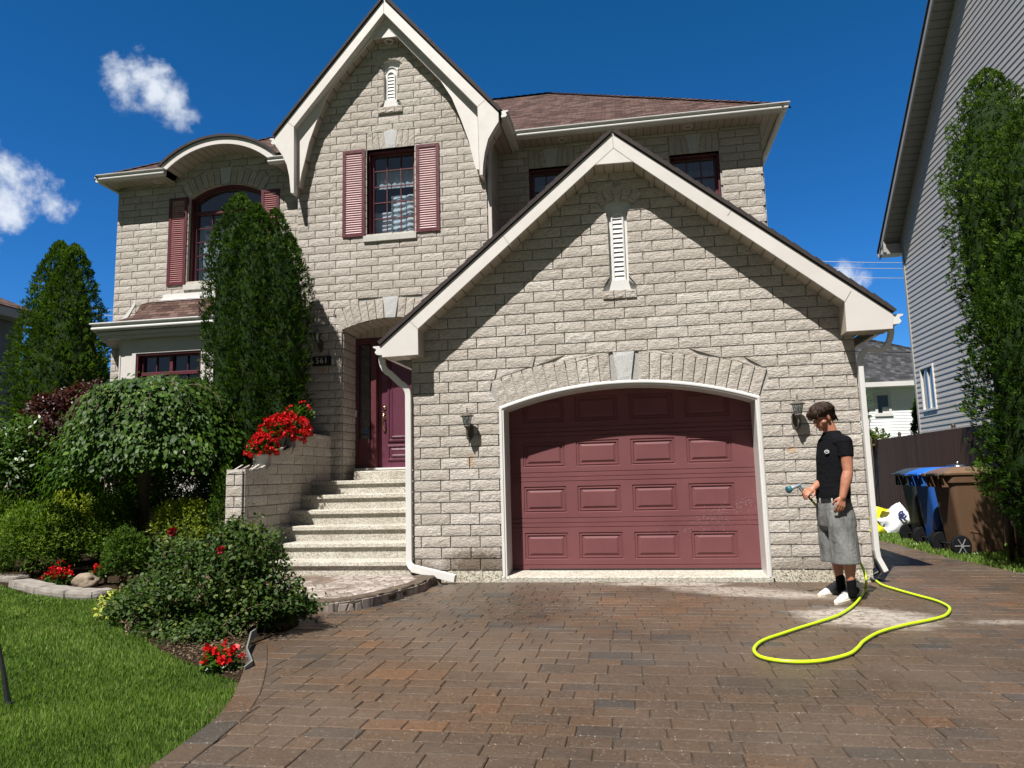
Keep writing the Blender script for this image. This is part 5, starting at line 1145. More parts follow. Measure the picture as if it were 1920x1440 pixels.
# ------------------------------------------------------------------ foliage
def leafmat(name, cols, rough=.45, trans=.35, spec=.4, tcol=None):
    m = bpy.data.materials.new(name); m.use_nodes = True; t = m.node_tree; b = t.nodes['Principled BSDF']; o = t.nodes['Material Output']
    c = ramp(t, attr_(t), [(i/(len(cols)-1), x) for i, x in enumerate(cols)])
    c = mix_(t, c, (.6, .6, .6), math_(t, 'MULTIPLY', noise_(t, 6, 3), .5), 'MULTIPLY')
    Lk(t, c, b.inputs['Base Color']); b.inputs['Roughness'].default_value = rough; b.inputs['Specular IOR Level'].default_value = spec
    if trans > 0:
        tr = N(t, 'ShaderNodeBsdfTranslucent'); Lk(t, mix_(t, c, tcol or (1.5, 1.7, .5), 1.0, 'MULTIPLY'), tr.inputs['Color']); mx = N(t, 'ShaderNodeMixShader', ins={0: trans})
        Lk(t, b.outputs[0], mx.inputs[1]); Lk(t, tr.outputs[0], mx.inputs[2]); Lk(t, mx.outputs[0], o.inputs['Surface'])
    return m
M_cedar = leafmat('cedar_green', [(.009, .026, .003), (.021, .052, .005), (.043, .090, .009), (.085, .155, .016)], .7, .25, .10)
M_cedarl = leafmat('cedar_light', [(.018, .042, .005), (.040, .082, .009), (.075, .140, .014), (.14, .22, .028)], .7, .28, .10)
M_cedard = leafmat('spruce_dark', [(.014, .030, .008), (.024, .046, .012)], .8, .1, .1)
M_mulb = leafmat('glossy_leaf', [(.016, .044, .005), (.032, .078, .008), (.060, .122, .012), (.12, .20, .025)], .50, .30, .25)
M_rose = leafmat('rose_leaf', [(.020, .044, .010), (.042, .080, .016), (.078, .128, .026), (.16, .19, .05)], .55, .28, .2)
M_bur = leafmat('burgundy_leaf', [(.016, .006, .005), (.034, .010, .009), (.062, .018, .013), (.09, .035, .02)], .4, .25, .4, (1.6, .8, .6))
M_gold = leafmat('golden_leaf', [(.06, .09, .006), (.13, .18, .008), (.24, .29, .012), (.38, .40, .02)], .6, .3, .3)
M_low = leafmat('juniper_green', [(.024, .055, .006), (.055, .105, .008), (.10, .17, .012), (.20, .28, .022)], .65, .28, .15)
M_var = leafmat('yellow_variegated', [(.10, .16, .02), (.32, .36, .05), (.55, .55, .11), (.65, .62, .22)], .45, .25, .4)
M_light = leafmat('light_green_leaf', [(.03, .07, .012), (.06, .12, .018), (.11, .18, .03)], .4, .35, .4)
M_red = leafmat('red_petal', [(.40, .005, .006), (.58, .008, .010), (.70, .022, .018)], .45, .15, .3, (1.1, .2, .2))
M_grass = leafmat('grass_blade', [(.060, .112, .018), (.118, .200, .034), (.19, .29, .06), (.38, .42, .15)], .42, .35, .35)
M_bark = painted('bark', (.085, .062, .045), .95, .35, 14, .9)
M_twig = painted('twig', (.11, .075, .045), .9, .2, 14, .3)
def unit(v): return v/np.maximum(1e-9, np.linalg.norm(v, axis=1, keepdims=True))
def add_quads(name, V, m, parent, tone, nper=4, smooth=False):
    """V: (n, nper, 3)"""
    n = V.shape[0]; me = bpy.data.meshes.new(name); me.vertices.add(n*nper); me.vertices.foreach_set('co', V.astype(np.float32).ravel())
    me.loops.add(n*nper); me.loops.foreach_set('vertex_index', np.arange(n*nper, dtype=np.int32)); me.polygons.add(n)
    me.polygons.foreach_set('loop_start', np.arange(0, n*nper, nper, dtype=np.int32)); me.polygons.foreach_set('loop_total', np.full(n, nper, np.int32))
    me.update(calc_edges=True); me.materials.append(m); at = me.attributes.new('tone', 'FLOAT', 'FACE'); at.data.foreach_set('value', np.clip(tone, 0, 1).astype(np.float32))
    o = bpy.data.objects.new(name, me); SC.collection.objects.link(o)
    if parent is not None: attach(o, parent)
    return o
def leaf_arrays(P, D, Nn, L, Wd, curl=.15, shape=6):
    """leaf blade from base P along D with normal Nn"""
    S = unit(np.cross(D, Nn)); Nn = unit(np.cross(S, D)); L = L[:, None]; Wd = Wd[:, None]
    if shape == 6:
        pts = [P, P+D*L*.35+S*Wd*.5+Nn*L*curl*.35, P+D*L*.72+S*Wd*.36+Nn*L*curl*.2, P+D*L-Nn*L*curl*.35, P+D*L*.72-S*Wd*.36+Nn*L*curl*.2, P+D*L*.35-S*Wd*.5+Nn*L*curl*.35]
    else:
        pts = [P, P+D*L*.45+S*Wd*.5, P+D*L, P+D*L*.45-S*Wd*.5]
    return np.stack(pts, 1)
def pn(p, f=1.0, sd=0.0):
    x, y, z = p[:, 0]*f+sd, p[:, 1]*f+sd*1.7, p[:, 2]*f-sd
    return (np.sin(x*1.7+np.sin(y*2.3+z)*1.3)+np.sin(y*2.1+np.sin(z*1.9+x)*1.1)+np.sin(z*2.6+np.sin(x*1.3-y)*1.4))/3
def rand_dir(n): return unit(rng.normal(size=(n, 3)))
def crown_surface(n, radius_fn, zmin, zmax, c, inner=.55):
    """random points in the outer shell of a body of revolution with uneven radius"""
    z = zmin+(zmax-zmin)*rng.random(n); a = rng.random(n)*2*np.pi
    return z, a
def cedar(name, c, h, rad, n, label, m, group=None, zbase=.0, tips=((0, 0, 1.0),), lf=(.05, .11), seed=0.0, flat=1.0, taper=.28, depth=.3, foot=.0, fan=14, power=.6):
    """dense upright cedar: flat fan sprays of scale leaves set in clumps over one or more leaders"""
    T = thing(name, label, 'tree', group, loc=(c[0], c[1], 0))
    mb = MB()
    for tx, ty, th in [q[:3] for q in tips]: mb.tube([(c[0]+tx*.4, c[1]+ty*.4, 0), (c[0]+tx, c[1]+ty, h*th*.5), (c[0]+tx, c[1]+ty, h*th*.93)], [.07, .045, .01], 8)
    mb.build('trunk', M_bark, T, smooth=True)
    wts = np.array([t_[3] if len(t_) > 3 else t_[2] for t_ in tips], float); wts = wts/wts.sum(); Vs, Ts = [], []
    def prof_(u, z): return np.minimum(1.0, (np.maximum(0, 1-u)/taper)**power)*(np.minimum(1, .72+u*2.2) if foot == 0 else np.minimum(1, .25+np.maximum(0, z-zbase)/foot))
    for ti, tp in enumerate(tips):
        tx, ty, th = tp[:3]; rr = tp[4] if len(tp) > 4 else rad; H = h*th; K = int(n*wts[ti]/fan)
        u = rng.random(K)**.9; z = zbase+(H-zbase)*u; a = rng.random(K)*2*np.pi; prof = prof_(u, z)
        q = np.stack([np.cos(a)*2.2, np.sin(a)*2.2, z*2.2], 1)
        lump = 1+.11*pn(q, 1.1, seed+ti)+.09*pn(q, 2.8, seed+ti+5)+.05*pn(q, 6, seed+3)
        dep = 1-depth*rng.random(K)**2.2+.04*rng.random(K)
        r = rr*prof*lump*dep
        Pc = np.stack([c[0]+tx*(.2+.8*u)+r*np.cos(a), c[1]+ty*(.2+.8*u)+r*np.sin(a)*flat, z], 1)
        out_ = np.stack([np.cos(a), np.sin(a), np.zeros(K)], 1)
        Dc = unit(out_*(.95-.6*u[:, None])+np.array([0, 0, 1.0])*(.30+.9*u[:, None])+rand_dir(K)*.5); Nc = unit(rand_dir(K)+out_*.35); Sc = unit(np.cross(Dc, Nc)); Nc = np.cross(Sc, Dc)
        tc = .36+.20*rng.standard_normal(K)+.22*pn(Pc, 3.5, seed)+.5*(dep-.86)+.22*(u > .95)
        Lc = (lf[1]*1.15)*(.7+.6*rng.random(K))*(.65+.35*prof)
        idx = np.repeat(np.arange(K), fan); m_ = len(idx); s = rng.random(m_); w = rng.random(m_)*2-1
        wid = .55*(1-.45*s); ang = w*.85
        D = unit(Dc[idx]*np.cos(ang)[:, None]+Sc[idx]*np.sin(ang)[:, None]+Nc[idx]*rng.normal(size=m_)[:, None]*.22-np.array([0, 0, .18])*s[:, None])
        P = Pc[idx]+Dc[idx]*(s*Lc[idx]*.85-.03)[:, None]+Sc[idx]*(w*wid*Lc[idx]*.45)[:, None]
        L = (lf[0]+(lf[1]-lf[0])*rng.random(m_))*.72; Wd = L*(.26+.2*rng.random(m_)); Nn = unit(Nc[idx]+rand_dir(m_)*.35)
        Vs.append(leaf_arrays(P, D, Nn, L, Wd, .1, 4)); Ts.append(tc[idx]+.10*rng.standard_normal(m_)+.14*(s-.5))
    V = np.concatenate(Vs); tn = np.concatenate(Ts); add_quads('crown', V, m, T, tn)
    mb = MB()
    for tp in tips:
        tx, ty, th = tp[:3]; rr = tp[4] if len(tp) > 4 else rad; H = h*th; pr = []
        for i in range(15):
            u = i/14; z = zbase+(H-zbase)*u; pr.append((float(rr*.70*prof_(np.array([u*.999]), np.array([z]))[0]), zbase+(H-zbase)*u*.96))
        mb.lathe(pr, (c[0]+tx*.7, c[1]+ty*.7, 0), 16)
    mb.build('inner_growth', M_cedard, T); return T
# three cedars fused in front of the house
fy = 1.30
def xzp(x, y, Y): p = YP(x, y, Y); return float(p[0]), float(p[2])
t1 = xzp(433, 372, fy); t2 = xzp(480, 388, fy); t3 = xzp(514, 398, fy); t4 = xzp(552, 445, fy)
xl, xr = xzp(392, 650, fy)[0], xzp(574, 650, fy)[0]
g = 'cedars between the bay and the entrance'
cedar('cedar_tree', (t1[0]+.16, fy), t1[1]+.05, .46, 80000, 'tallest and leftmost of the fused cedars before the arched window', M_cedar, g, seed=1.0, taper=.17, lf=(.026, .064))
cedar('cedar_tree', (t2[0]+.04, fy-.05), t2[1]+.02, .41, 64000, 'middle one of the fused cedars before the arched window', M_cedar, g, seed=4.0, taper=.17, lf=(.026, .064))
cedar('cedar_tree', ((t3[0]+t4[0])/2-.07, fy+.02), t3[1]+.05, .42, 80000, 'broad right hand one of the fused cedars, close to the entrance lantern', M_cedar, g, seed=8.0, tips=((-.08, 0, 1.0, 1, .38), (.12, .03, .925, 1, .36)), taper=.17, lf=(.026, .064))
# tall cedar at the far left
lc = xzp(112, 700, 3.4); lt = xzp(95, 458, 3.4); lt2 = xzp(118, 475, 3.4)
lr_ = (xzp(205, 700, 3.4)[0]-xzp(28, 700, 3.4)[0])/2
cedar('cedar_tree', (lc[0]+.05, 3.4), lt[1]+.02, lr_*.88, 130000, 'big broad cedar with twin tips beside the left edge of the house', M_cedarl, None, .0, seed=12, tips=((-.20, 0, 1.0, 1.2, lr_*.78), (.14, 0, .985, 1, lr_*.78)), lf=(.035, .08), depth=.35, taper=.42, power=.62)
sc_ = xzp(188, 672, 4.4); cedar('small_cedar', (sc_[0], 4.4), sc_[1], .34, 14000, 'small dark cedar silhouetted right of the big left cedar', M_cedar, None, 0, seed=15, lf=(.05, .11), taper=.5)
ta = YP(1846, 138, 2.2); tb = YP(1928, 190, 1.4)
g = 'cedars behind the fence on the right'
cedar('cedar_tree', (float(ta[0])+.02, 2.2), float(ta[2])+.05, .70, 90000, 'tall cedar left in the row behind the fence, tip against grey siding', M_cedarl, g, 2.5, seed=21, tips=((0, 0, 1.0, 1.3, .52), (.02, 0, .90, 1.3, .72)), lf=(.026, .064), depth=.35, taper=.20, foot=1.6, flat=.8)
cedar('cedar_tree', (float(tb[0])+.22, 1.5), float(tb[2])+.1, .75, 80000, 'second cedar of the right hand row, partly out of the frame', M_cedarl, g, 1.7, seed=25, lf=(.026, .064), depth=.35, taper=.2, foot=1.6)
tcn = YP(1925, 700, .5); cedar('cedar_tree', (float(tcn[0])+.28, .62), 3.9, .75, 80000, 'nearest dark cedar of the right hand row, behind the gate', M_cedar, g, .1, seed=28, lf=(.03, .075), depth=.4, taper=.3, foot=1.2)
tc_ = YP(1722, 690, 13.5); tb_ = YP(1740, 790, 13.5); cedar('small_cedar', (float(tb_[0]), 13.5), float(tc_[2])+.1, .72, 26000, 'cone shaped cedar beyond the fence in front of the white house', M_cedar, None, 0.5, seed=31, lf=(.06, .12), depth=.3, taper=1.0, power=.9)
# ---- leafy shrubs
def shrub(name, c, r, n, label, m, cat='shrub', size=(.05, .09), asp=.55, group=None, seed=0.0, droop=.3, shell=.5, shape=6, lump=.2, zmin=.02, flat_top=0.0, stems=6, stem_mat=None, upw=.3, hang=False, reg=None):
    T = thing(name, label, cat, group, loc=(c[0], c[1], 0))
    mb = MB(); c = np.array(c, float); r = np.array(r, float)
    for k in range(stems):
        a = random.random()*6.28; e = c+r*np.array([math.cos(a)*.6*random.random(), math.sin(a)*.6*random.random(), .35]); b0 = np.array([c[0]+.08*math.cos(a), c[1]+.08*math.sin(a), 0])
        mid = (b0+e)/2+np.array([.05*random.random(), .05, .05]); mb.tube([tuple(b0), tuple(mid), tuple(e)], [.018, .012, .004], 6)
    mb.build('stems', stem_mat or M_twig, T, smooth=True)
    U = rand_dir(n); U[:, 2] = np.where(U[:, 2] < -.55, -U[:, 2], U[:, 2]); q = U*2
    rad = 1+lump*pn(q, 1.6, seed)+lump*.6*pn(q, 3.7, seed+2)+.08*pn(q, 9, seed+4); dep = (1-shell*rng.random(n)**1.6)
    P = c+U*r*(rad*dep)[:, None]
    P = P[P[:, 2] > zmin]; nn = len(P); U = unit((P-c)/r)
    D = unit(U*(.6)+np.array([0, 0, 1.0])*upw+rand_dir(nn)*.8+np.array([0, 0, -droop])); Nn = unit(U*.7+np.array([-.1, -.3, .6])+rand_dir(nn)*.55)
    L = size[0]+(size[1]-size[0])*rng.random(nn); V = leaf_arrays(P, D, Nn, L, L*asp*(.8+.4*rng.random(nn)), .12, shape)
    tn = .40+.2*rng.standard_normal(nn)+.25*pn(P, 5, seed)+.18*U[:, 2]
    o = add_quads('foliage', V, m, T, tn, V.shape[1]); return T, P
# weeping mulberry with trunk
mY = .75
mc = xzp(268, 850, mY); mt = xzp(262, 712, mY); ml = xzp(80, 850, mY); mr_ = xzp(458, 850, mY)
T = thing('weeping_mulberry', 'umbrella shaped weeping mulberry with large glossy leaves on a slim trunk', 'tree', loc=(mc[0], mY, 0))
mb = MB(); tb0 = xzp(262, 1052, mY); tt = xzp(272, 900, mY)
mb.tube([(tb0[0], mY, 0), (tb0[0]+.02, mY+.02, .5), (tt[0]-.02, mY, 1.0), (tt[0], mY, 1.45), (tt[0]+.03, mY, mt[1]-.5)], [.105, .085, .08, .09, .06], 12)
mb.build('trunk', M_bark, T, smooth=True)
ctop = np.array([tt[0], mY, mt[1]-.35]); Pl, Dl = [], []; mb = MB(); RW = (mr_[0]-ml[0])/2
for k in range(210):
    a = random.random()*6.283; s_ = .35+.55*random.random(); ex_ = RW*s_*1.0; 
    zc = ctop[2]+.26*(random.random())*(1.0-s_*.7); pts_ = []
    apexr = .30+.38*random.random(); hang_ = (.45+.75*random.random())*(1 if math.cos(a) > -.2 else 1.05)
    if math.cos(a) > .3: hang_ *= .75
    for i in range(16):
        t_ = i/15; rr = ex_*(1-(1-t_)**1.8); z = zc+.18*math.sin(min(1, t_/apexr)*1.57)-(max(0, t_-apexr*.6))**1.7*hang_*1.75
        pts_.append(np.array([ctop[0]+rr*math.cos(a)*(.95 if math.cos(a) > 0 else .84), ctop[1]+rr*math.sin(a)*.72, z]))
    pts_ = [p for p in pts_ if p[2] > .55]
    if len(pts_) < 4: continue
    mb.tube([tuple(p) for p in pts_], [.010*(1-.8*i/len(pts_)) for i in range(len(pts_))], 4)
    pts_ = np.array(pts_); m_ = 88; ii = rng.random(m_)**.8*(len(pts_)-1.01); i0 = ii.astype(int); f = (ii-i0)[:, None]; pp = pts_[i0]*(1-f)+pts_[i0+1]*f; dd = unit(pts_[i0+1]-pts_[i0])
    Pl.append(pp+rng.normal(size=(m_, 3))*.05); Dl.append(dd)
mb.build('branches', M_twig, T)
Pl = np.concatenate(Pl); Dl = np.concatenate(Dl); n = len(Pl); outw = unit((Pl-ctop)*np.array([1, 1.3, .35])+1e-6)
ne = 15000; U = rand_dir(ne); U[:, 2] = np.where(U[:, 2] < -.15, -U[:, 2], U[:, 2]); qq = U*2
rd_ = (1+.10*pn(qq, 1.5, 3)+.09*pn(qq, 3.4, 6)+.05*pn(qq, 8, 2))*(1-.30*rng.random(ne)**1.7); ccn = np.array([mc[0]+.02, mY-.05, xzp(268, 868, mY)[1]]); hz_ = mt[1]-ccn[2]
Pe = ccn+np.stack([U[:, 0]*RW*np.where(U[:, 0] > 0, .90, .84), U[:, 1]*.95, np.abs(U[:, 2])**1.05*hz_*1.02], 1)*rd_[:, None]; edge_ = 1-np.abs(U[:, 2]); Pe[:, 2] -= edge_**2*(.18*rng.random(ne)+np.clip((ccn[0]-.1-Pe[:, 0])/1.2, 0, 1)*.75*rng.random(ne))
Pl = np.concatenate([Pl, Pe]); Dl = np.concatenate([Dl, unit(U*np.array([1, 1, .1])-np.array([0, 0, .5]))])
zl_, zr2 = xzp(150, 958, mY)[1], xzp(330, 890, mY)[1]; fl_ = zr2+(zl_-zr2)*np.clip((mc[0]+.25-Pl[:, 0])/1.1, 0, 1)+.09*pn(Pl, 5, 1); k_ = Pl[:, 2] > fl_; (xa_, za_), (xb_, zb_) = xzp(222, 752, mY), xzp(80, 935, mY); k_ &= Pl[:, 0] > xa_+(xb_-xa_)*(Pl[:, 2]-za_)/(zb_-za_)-.05+.10*pn(Pl, 5, 9); Pl, Dl = Pl[k_], Dl[k_]; n = len(Pl); outw = unit((Pl-ctop)*np.array([1, 1.3, .35])+1e-6)
D = unit(Dl*.3+outw*.45+np.array([0, 0, -.75])+rand_dir(n)*.55); Nn = unit(outw*.8+np.array([0, -.2, .75])+rand_dir(n)*.5)
L = .040+.058*rng.random(n)**1.7; V = leaf_arrays(Pl, D, Nn, L, L*.62, .18, 6); add_quads('crown', V, M_mulb, T, .46+.2*rng.standard_normal(n)+.2*pn(Pl, 4, 2), 6)
# rose bush at the lawn corner
rY = -2.75
def blobc(x, y, Y): p = YP(x, y, Y); return np.array([float(p[0]), Y, float(p[2])])
def rad_at(px, Y): return px/FPX*float(np.dot(YP(960, 900, Y)-CAM, CW))
T = thing('rose_bush', 'sprawling dark green rose bush spilling over the edge of the driveway', 'shrub', loc=(-1.5, rY, 0))
mb = MB(); Pl, Dl = [], []
blobs = [(blobc(395, 1095, rY), .48, .42), (blobc(480, 1050, rY), .26, .32), (blobc(300, 1130, rY+.1), .36, .30), (blobc(500, 1120, rY), .34, .28), (blobc(370, 1203, rY-.25), .40, .19), (blobc(255, 1140, rY+.25), .26, .22), (blobc(440, 1015, rY+.1), .18, .20), (blobc(335, 1045, rY+.2), .22, .20), (blobc(300, 1195, rY-.15), .22, .12), (blobc(545, 1145, rY+.05), .22, .12)]
for k in range(300):
    bc, rx_, rz_ = random.choice(blobs); d = np.array([random.gauss(0, 1), random.gauss(0, 1), abs(random.gauss(0, 1))*.9-.1]); d /= np.linalg.norm(d)
    e = bc+d*np.array([rx_, rx_*.8, rz_])*(.75+.55*random.random()**2); e[2] = max(.06, e[2]); b0 = np.array([bc[0]*.5-1.3*.5+random.gauss(0, .1), rY+random.gauss(0, .1), 0]); mid = (b0+e)/2+np.array([0, 0, .12]); 
    pts_ = np.array([b0*(1-t_)**2+2*mid*t_*(1-t_)+e*t_*t_ for t_ in np.linspace(0, 1, 9)]); mb.tube([tuple(p) for p in pts_], [.007*(1-.7*i/8) for i in range(9)], 4)
    m_ = 85; ii = 2.5+5.4*rng.random(m_); i0 = ii.astype(int); f = (ii-i0)[:, None]; Pl.append(pts_[i0]*(1-f)+pts_[np.minimum(i0+1, 8)]*f+rng.normal(size=(m_, 3))*.045); Dl.append(unit(pts_[np.minimum(i0+1, 8)]-pts_[i0]+1e-6))
for (bc, rx_, rz_) in blobs:
    m_ = 750; U = rand_dir(m_); U[:, 2] = np.abs(U[:, 2])*1.0-.15; Pp = bc+U*np.array([rx_, rx_*.8, rz_])*(1+.12*pn(U*3, 1, bc[0])-.5*rng.random(m_)**2)[:, None]; Pl.append(Pp); Dl.append(U)
mb.build('stems', M_twig, T); Pl = np.concatenate(Pl); Dl = np.concatenate(Dl); k_ = Pl[:, 2] > .03; Pl, Dl = Pl[k_], Dl[k_]; n = len(Pl)
D = unit(Dl*.4+rand_dir(n)*.8+np.array([0, -.1, -.1])); Nn = unit(np.array([0, -.25, .8])+rand_dir(n)*.6); L = .022+.024*rng.random(n); add_quads('foliage', leaf_arrays(Pl, D, Nn, L, L*.66, .12, 6), M_rose, T, .40+.22*rng.standard_normal(n)+.2*pn(Pl, 5, 1), 6)
def flower_balls(pts, name, T, m, r=.016, petals=9):
    P, D = [], []
    for p in pts:
        for k in range(petals): d = unit(rng.normal(size=(1, 3))+np.array([[0, -.3, .5]]))[0]; P.append(np.array(p)+d*r*.2); D.append(d)
    P, D = np.array(P), np.array(D); n = len(P); L = r*(.8+.5*rng.random(n)); return add_quads(name, leaf_arrays(P, D, unit(rand_dir(n)), L, L*1.1, .3, 6), m, T, rng.random(n), 6)
flower_balls([blobc(325, 995, rY-.1), blobc(322, 999, rY-.1), blobc(414, 1032, rY-.45)], 'blooms', T, leafmat('dark_red_petal', [(.22, .004, .010), (.34, .012, .02)], .5, .1), .028, 26)
flower_balls([blobc(200+random.random()*330, 1080+random.random()*140, rY-.45) for k in range(16)], 'dry_blooms', T, leafmat('dry_petal', [(.20, .11, .08), (.34, .22, .15)], .7, .1), .014, 8)
# other garden shrubs: (x, y px, Y, radii, n, label, material, leaf size)
def S_(nm, x, y, Y, rx, ry, rz, n, lb, m, **k): c = blobc(x, y, Y); return shrub(nm, (c[0], Y, max(.05, c[2])), (rx, ry, rz), n, lb, m, **k)
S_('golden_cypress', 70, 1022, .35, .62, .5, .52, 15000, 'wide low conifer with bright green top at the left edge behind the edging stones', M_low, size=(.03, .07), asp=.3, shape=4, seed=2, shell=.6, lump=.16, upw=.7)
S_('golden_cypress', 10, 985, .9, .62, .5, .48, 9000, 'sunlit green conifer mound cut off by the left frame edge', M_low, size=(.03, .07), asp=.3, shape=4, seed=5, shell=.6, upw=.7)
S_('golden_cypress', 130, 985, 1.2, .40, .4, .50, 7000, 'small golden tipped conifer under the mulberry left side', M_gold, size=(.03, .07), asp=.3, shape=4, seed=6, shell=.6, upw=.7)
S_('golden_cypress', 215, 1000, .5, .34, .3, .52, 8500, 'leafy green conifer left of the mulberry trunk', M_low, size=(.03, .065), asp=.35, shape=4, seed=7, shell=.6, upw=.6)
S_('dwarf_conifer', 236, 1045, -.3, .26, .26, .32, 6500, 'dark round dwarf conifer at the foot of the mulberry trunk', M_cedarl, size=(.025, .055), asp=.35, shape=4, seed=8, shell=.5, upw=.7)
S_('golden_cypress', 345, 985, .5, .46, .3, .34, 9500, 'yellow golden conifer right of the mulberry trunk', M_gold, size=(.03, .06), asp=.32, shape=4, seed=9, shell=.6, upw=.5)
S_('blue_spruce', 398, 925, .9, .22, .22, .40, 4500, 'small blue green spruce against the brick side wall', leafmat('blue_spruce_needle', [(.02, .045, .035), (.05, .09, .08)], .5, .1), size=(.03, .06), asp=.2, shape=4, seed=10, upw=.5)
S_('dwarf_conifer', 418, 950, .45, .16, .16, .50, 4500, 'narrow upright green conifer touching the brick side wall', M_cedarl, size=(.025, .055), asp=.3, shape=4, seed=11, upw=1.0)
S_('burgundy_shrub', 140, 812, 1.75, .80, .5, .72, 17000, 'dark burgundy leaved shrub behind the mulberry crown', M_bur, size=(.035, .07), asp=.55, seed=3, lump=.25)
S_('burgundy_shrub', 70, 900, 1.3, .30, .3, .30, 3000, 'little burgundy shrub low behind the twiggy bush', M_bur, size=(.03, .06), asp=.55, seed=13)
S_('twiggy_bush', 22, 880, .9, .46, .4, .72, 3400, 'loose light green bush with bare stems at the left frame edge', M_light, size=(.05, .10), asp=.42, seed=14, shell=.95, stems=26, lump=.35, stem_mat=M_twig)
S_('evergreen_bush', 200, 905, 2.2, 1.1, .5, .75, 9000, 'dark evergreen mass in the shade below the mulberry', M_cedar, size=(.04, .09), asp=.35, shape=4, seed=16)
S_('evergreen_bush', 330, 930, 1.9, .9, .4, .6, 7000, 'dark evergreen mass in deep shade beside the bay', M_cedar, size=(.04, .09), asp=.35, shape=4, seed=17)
vY = -1.55
vYa = float(ZP(240, 1168, 0)[1])+.12; S_('variegated_plant', 238, 1138, vYa, .25, .18, .14, 1900, 'pale yellow variegated plant spilling over the lawn edge', M_var, cat='plant', size=(.03, .055), asp=.6, seed=18, stems=4, upw=.4)
S_('variegated_plant', 292, 1118, vYa-.05, .17, .14, .10, 700, 'sparser yellow green variegated plant tucked into the rose bush', M_var, cat='plant', size=(.03, .05), asp=.6, seed=19, stems=4)
# red begonias
def begonia(x, y, Y, r, lb, nb=60, z=None):
    c = blobc(x, y, Y); T, P = shrub('red_begonia', (c[0], Y, max(.06, c[2]-r*.35)), (r*.95, r*.8, r*.6), 380, lb, M_light, cat='flower', size=(.03, .055), asp=.75, seed=x*.1, stems=5, group='red begonias in the bed')
    pts = [c+np.array([random.gauss(0, .42)*r, random.gauss(0, .4)*r, abs(random.gauss(0, .35))*r+.1*r]) for k in range(nb)]; flower_balls(pts, 'blooms', T, M_red, .024, 7)
begonia(108, 1085, -.38, .17, 'red begonia clump beside the boulder on the edging', 80); begonia(186, 1073, -.35, .09, 'small red begonia clump right of the boulder', 26); begonia(412, 1240, float(ZP(412, 1262, .0)[1]), .115, 'red begonia at the lawn tip under the rose bush', 60)
# stones
M_rock = painted('boulder', (.22, .17, .12), .95, .5, 6, .9)
def boulder(c, r, lb, m=M_rock, nm='boulder'):
    bm = bmesh.new(); bmesh.ops.create_icosphere(bm, subdivisions=4, radius=1)
    for v in bm.verts:
        p = v.co.copy(); d = 1+.22*noise.noise(p*1.3+Vector(c))+.08*noise.noise(p*4+Vector(c)); v.co = Vector((p.x*r[0]*d+c[0], p.y*r[1]*d+c[1], max(-.05, p.z*r[2]*d+c[2])))
    me = bpy.data.meshes.new(nm); bm.to_mesh(me); bm.free(); me.materials.append(m); me.polygons.foreach_set('use_smooth', [True]*len(me.polygons)); o = bpy.data.objects.new(nm, me); SC.collection.objects.link(o); return tag(o, lb, 'rock')
b_ = blobc(153, 1098, -.55); boulder((b_[0], -.5, .07), (.16, .12, .11), 'tan boulder between two red begonias')
M_edge = painted('edging_stone', (.235, .21, .185), .9, .3, 9, .8)
epx = [(14, 1104), (62, 1118), (118, 1126), (172, 1127), (215, 1122)]
for i in range(4):
    a, b2 = Vector(gz(*epx[i])), Vector(gz(*epx[i+1])); d = (b2-a).normalized(); n = Vector((-d.y, d.x)); mb = MB()
    rock(mb, [(a+d*.006), (b2-d*.006), (b2-d*.006+n*.24), (a+d*.006+n*.24)], .0, .10, 6, .010, i*5.1); o = mb.build('edging_stone', M_edge, fixn=True)
    tag(o, 'flat grey edging slab of the flower bed, '+['leftmost of four', 'second from the left', 'third from the left', 'rightmost, partly under the yellow plant'][i], 'edging stone', 'edging slabs of the flower bed')
a = ZP(-30, 1100, 0); mb = MB(); rock(mb, [(a[0]-.5, a[1]+.35), (a[0]+.22, a[1]+.20), (a[0]+.28, a[1]+.42), (a[0]-.45, a[1]+.6)], 0, .09, 6, .01, 33.); tag(mb.build('edging_stone', M_edge, fixn=True), 'grey edging slab cut off by the left frame edge', 'edging stone')
# mulch chips
def scatter_chips(poly, n, name, m, lb, z, s=(.01, .03)):
    xs = [p[0] for p in poly]; ys = [p[1] for p in poly]; X_ = rng.uniform(min(xs), max(xs), n); Y_ = rng.uniform(min(ys), max(ys), n); k = inpoly(X_, Y_, poly); X_, Y_ = X_[k], Y_[k]; n = len(X_)
    P = np.stack([X_, Y_, np.full(n, z)+rng.random(n)*.015], 1); D = unit(np.stack([rng.normal(size=n), rng.normal(size=n), rng.normal(size=n)*.2], 1)); Nn = unit(np.array([0, 0, 1.0])+rand_dir(n)*.5); L = s[0]+(s[1]-s[0])*rng.random(n)
    o = add_quads(name, leaf_arrays(P, D, Nn, L, L*.6, .2, 6), m, None, rng.random(n), 6); o['kind'] = 'stuff'; tag(o, lb, name.replace('_', ' ')); return o
M_chip = leafmat('bark_chip', [(.03, .018, .010), (.10, .06, .035), (.24, .17, .10)], .9, 0)
tip = [gz(300, 1225), gz(340, 1240), gz(400, 1262), gz(447, 1278), gz(462, 1255), gz(468, 1210), gz(420, 1200), gz(340, 1200)]
scatter_chips(tip, 2600, 'bark_mulch', M_chip, 'brown bark mulch at the pointed lawn end of the bed', .025)
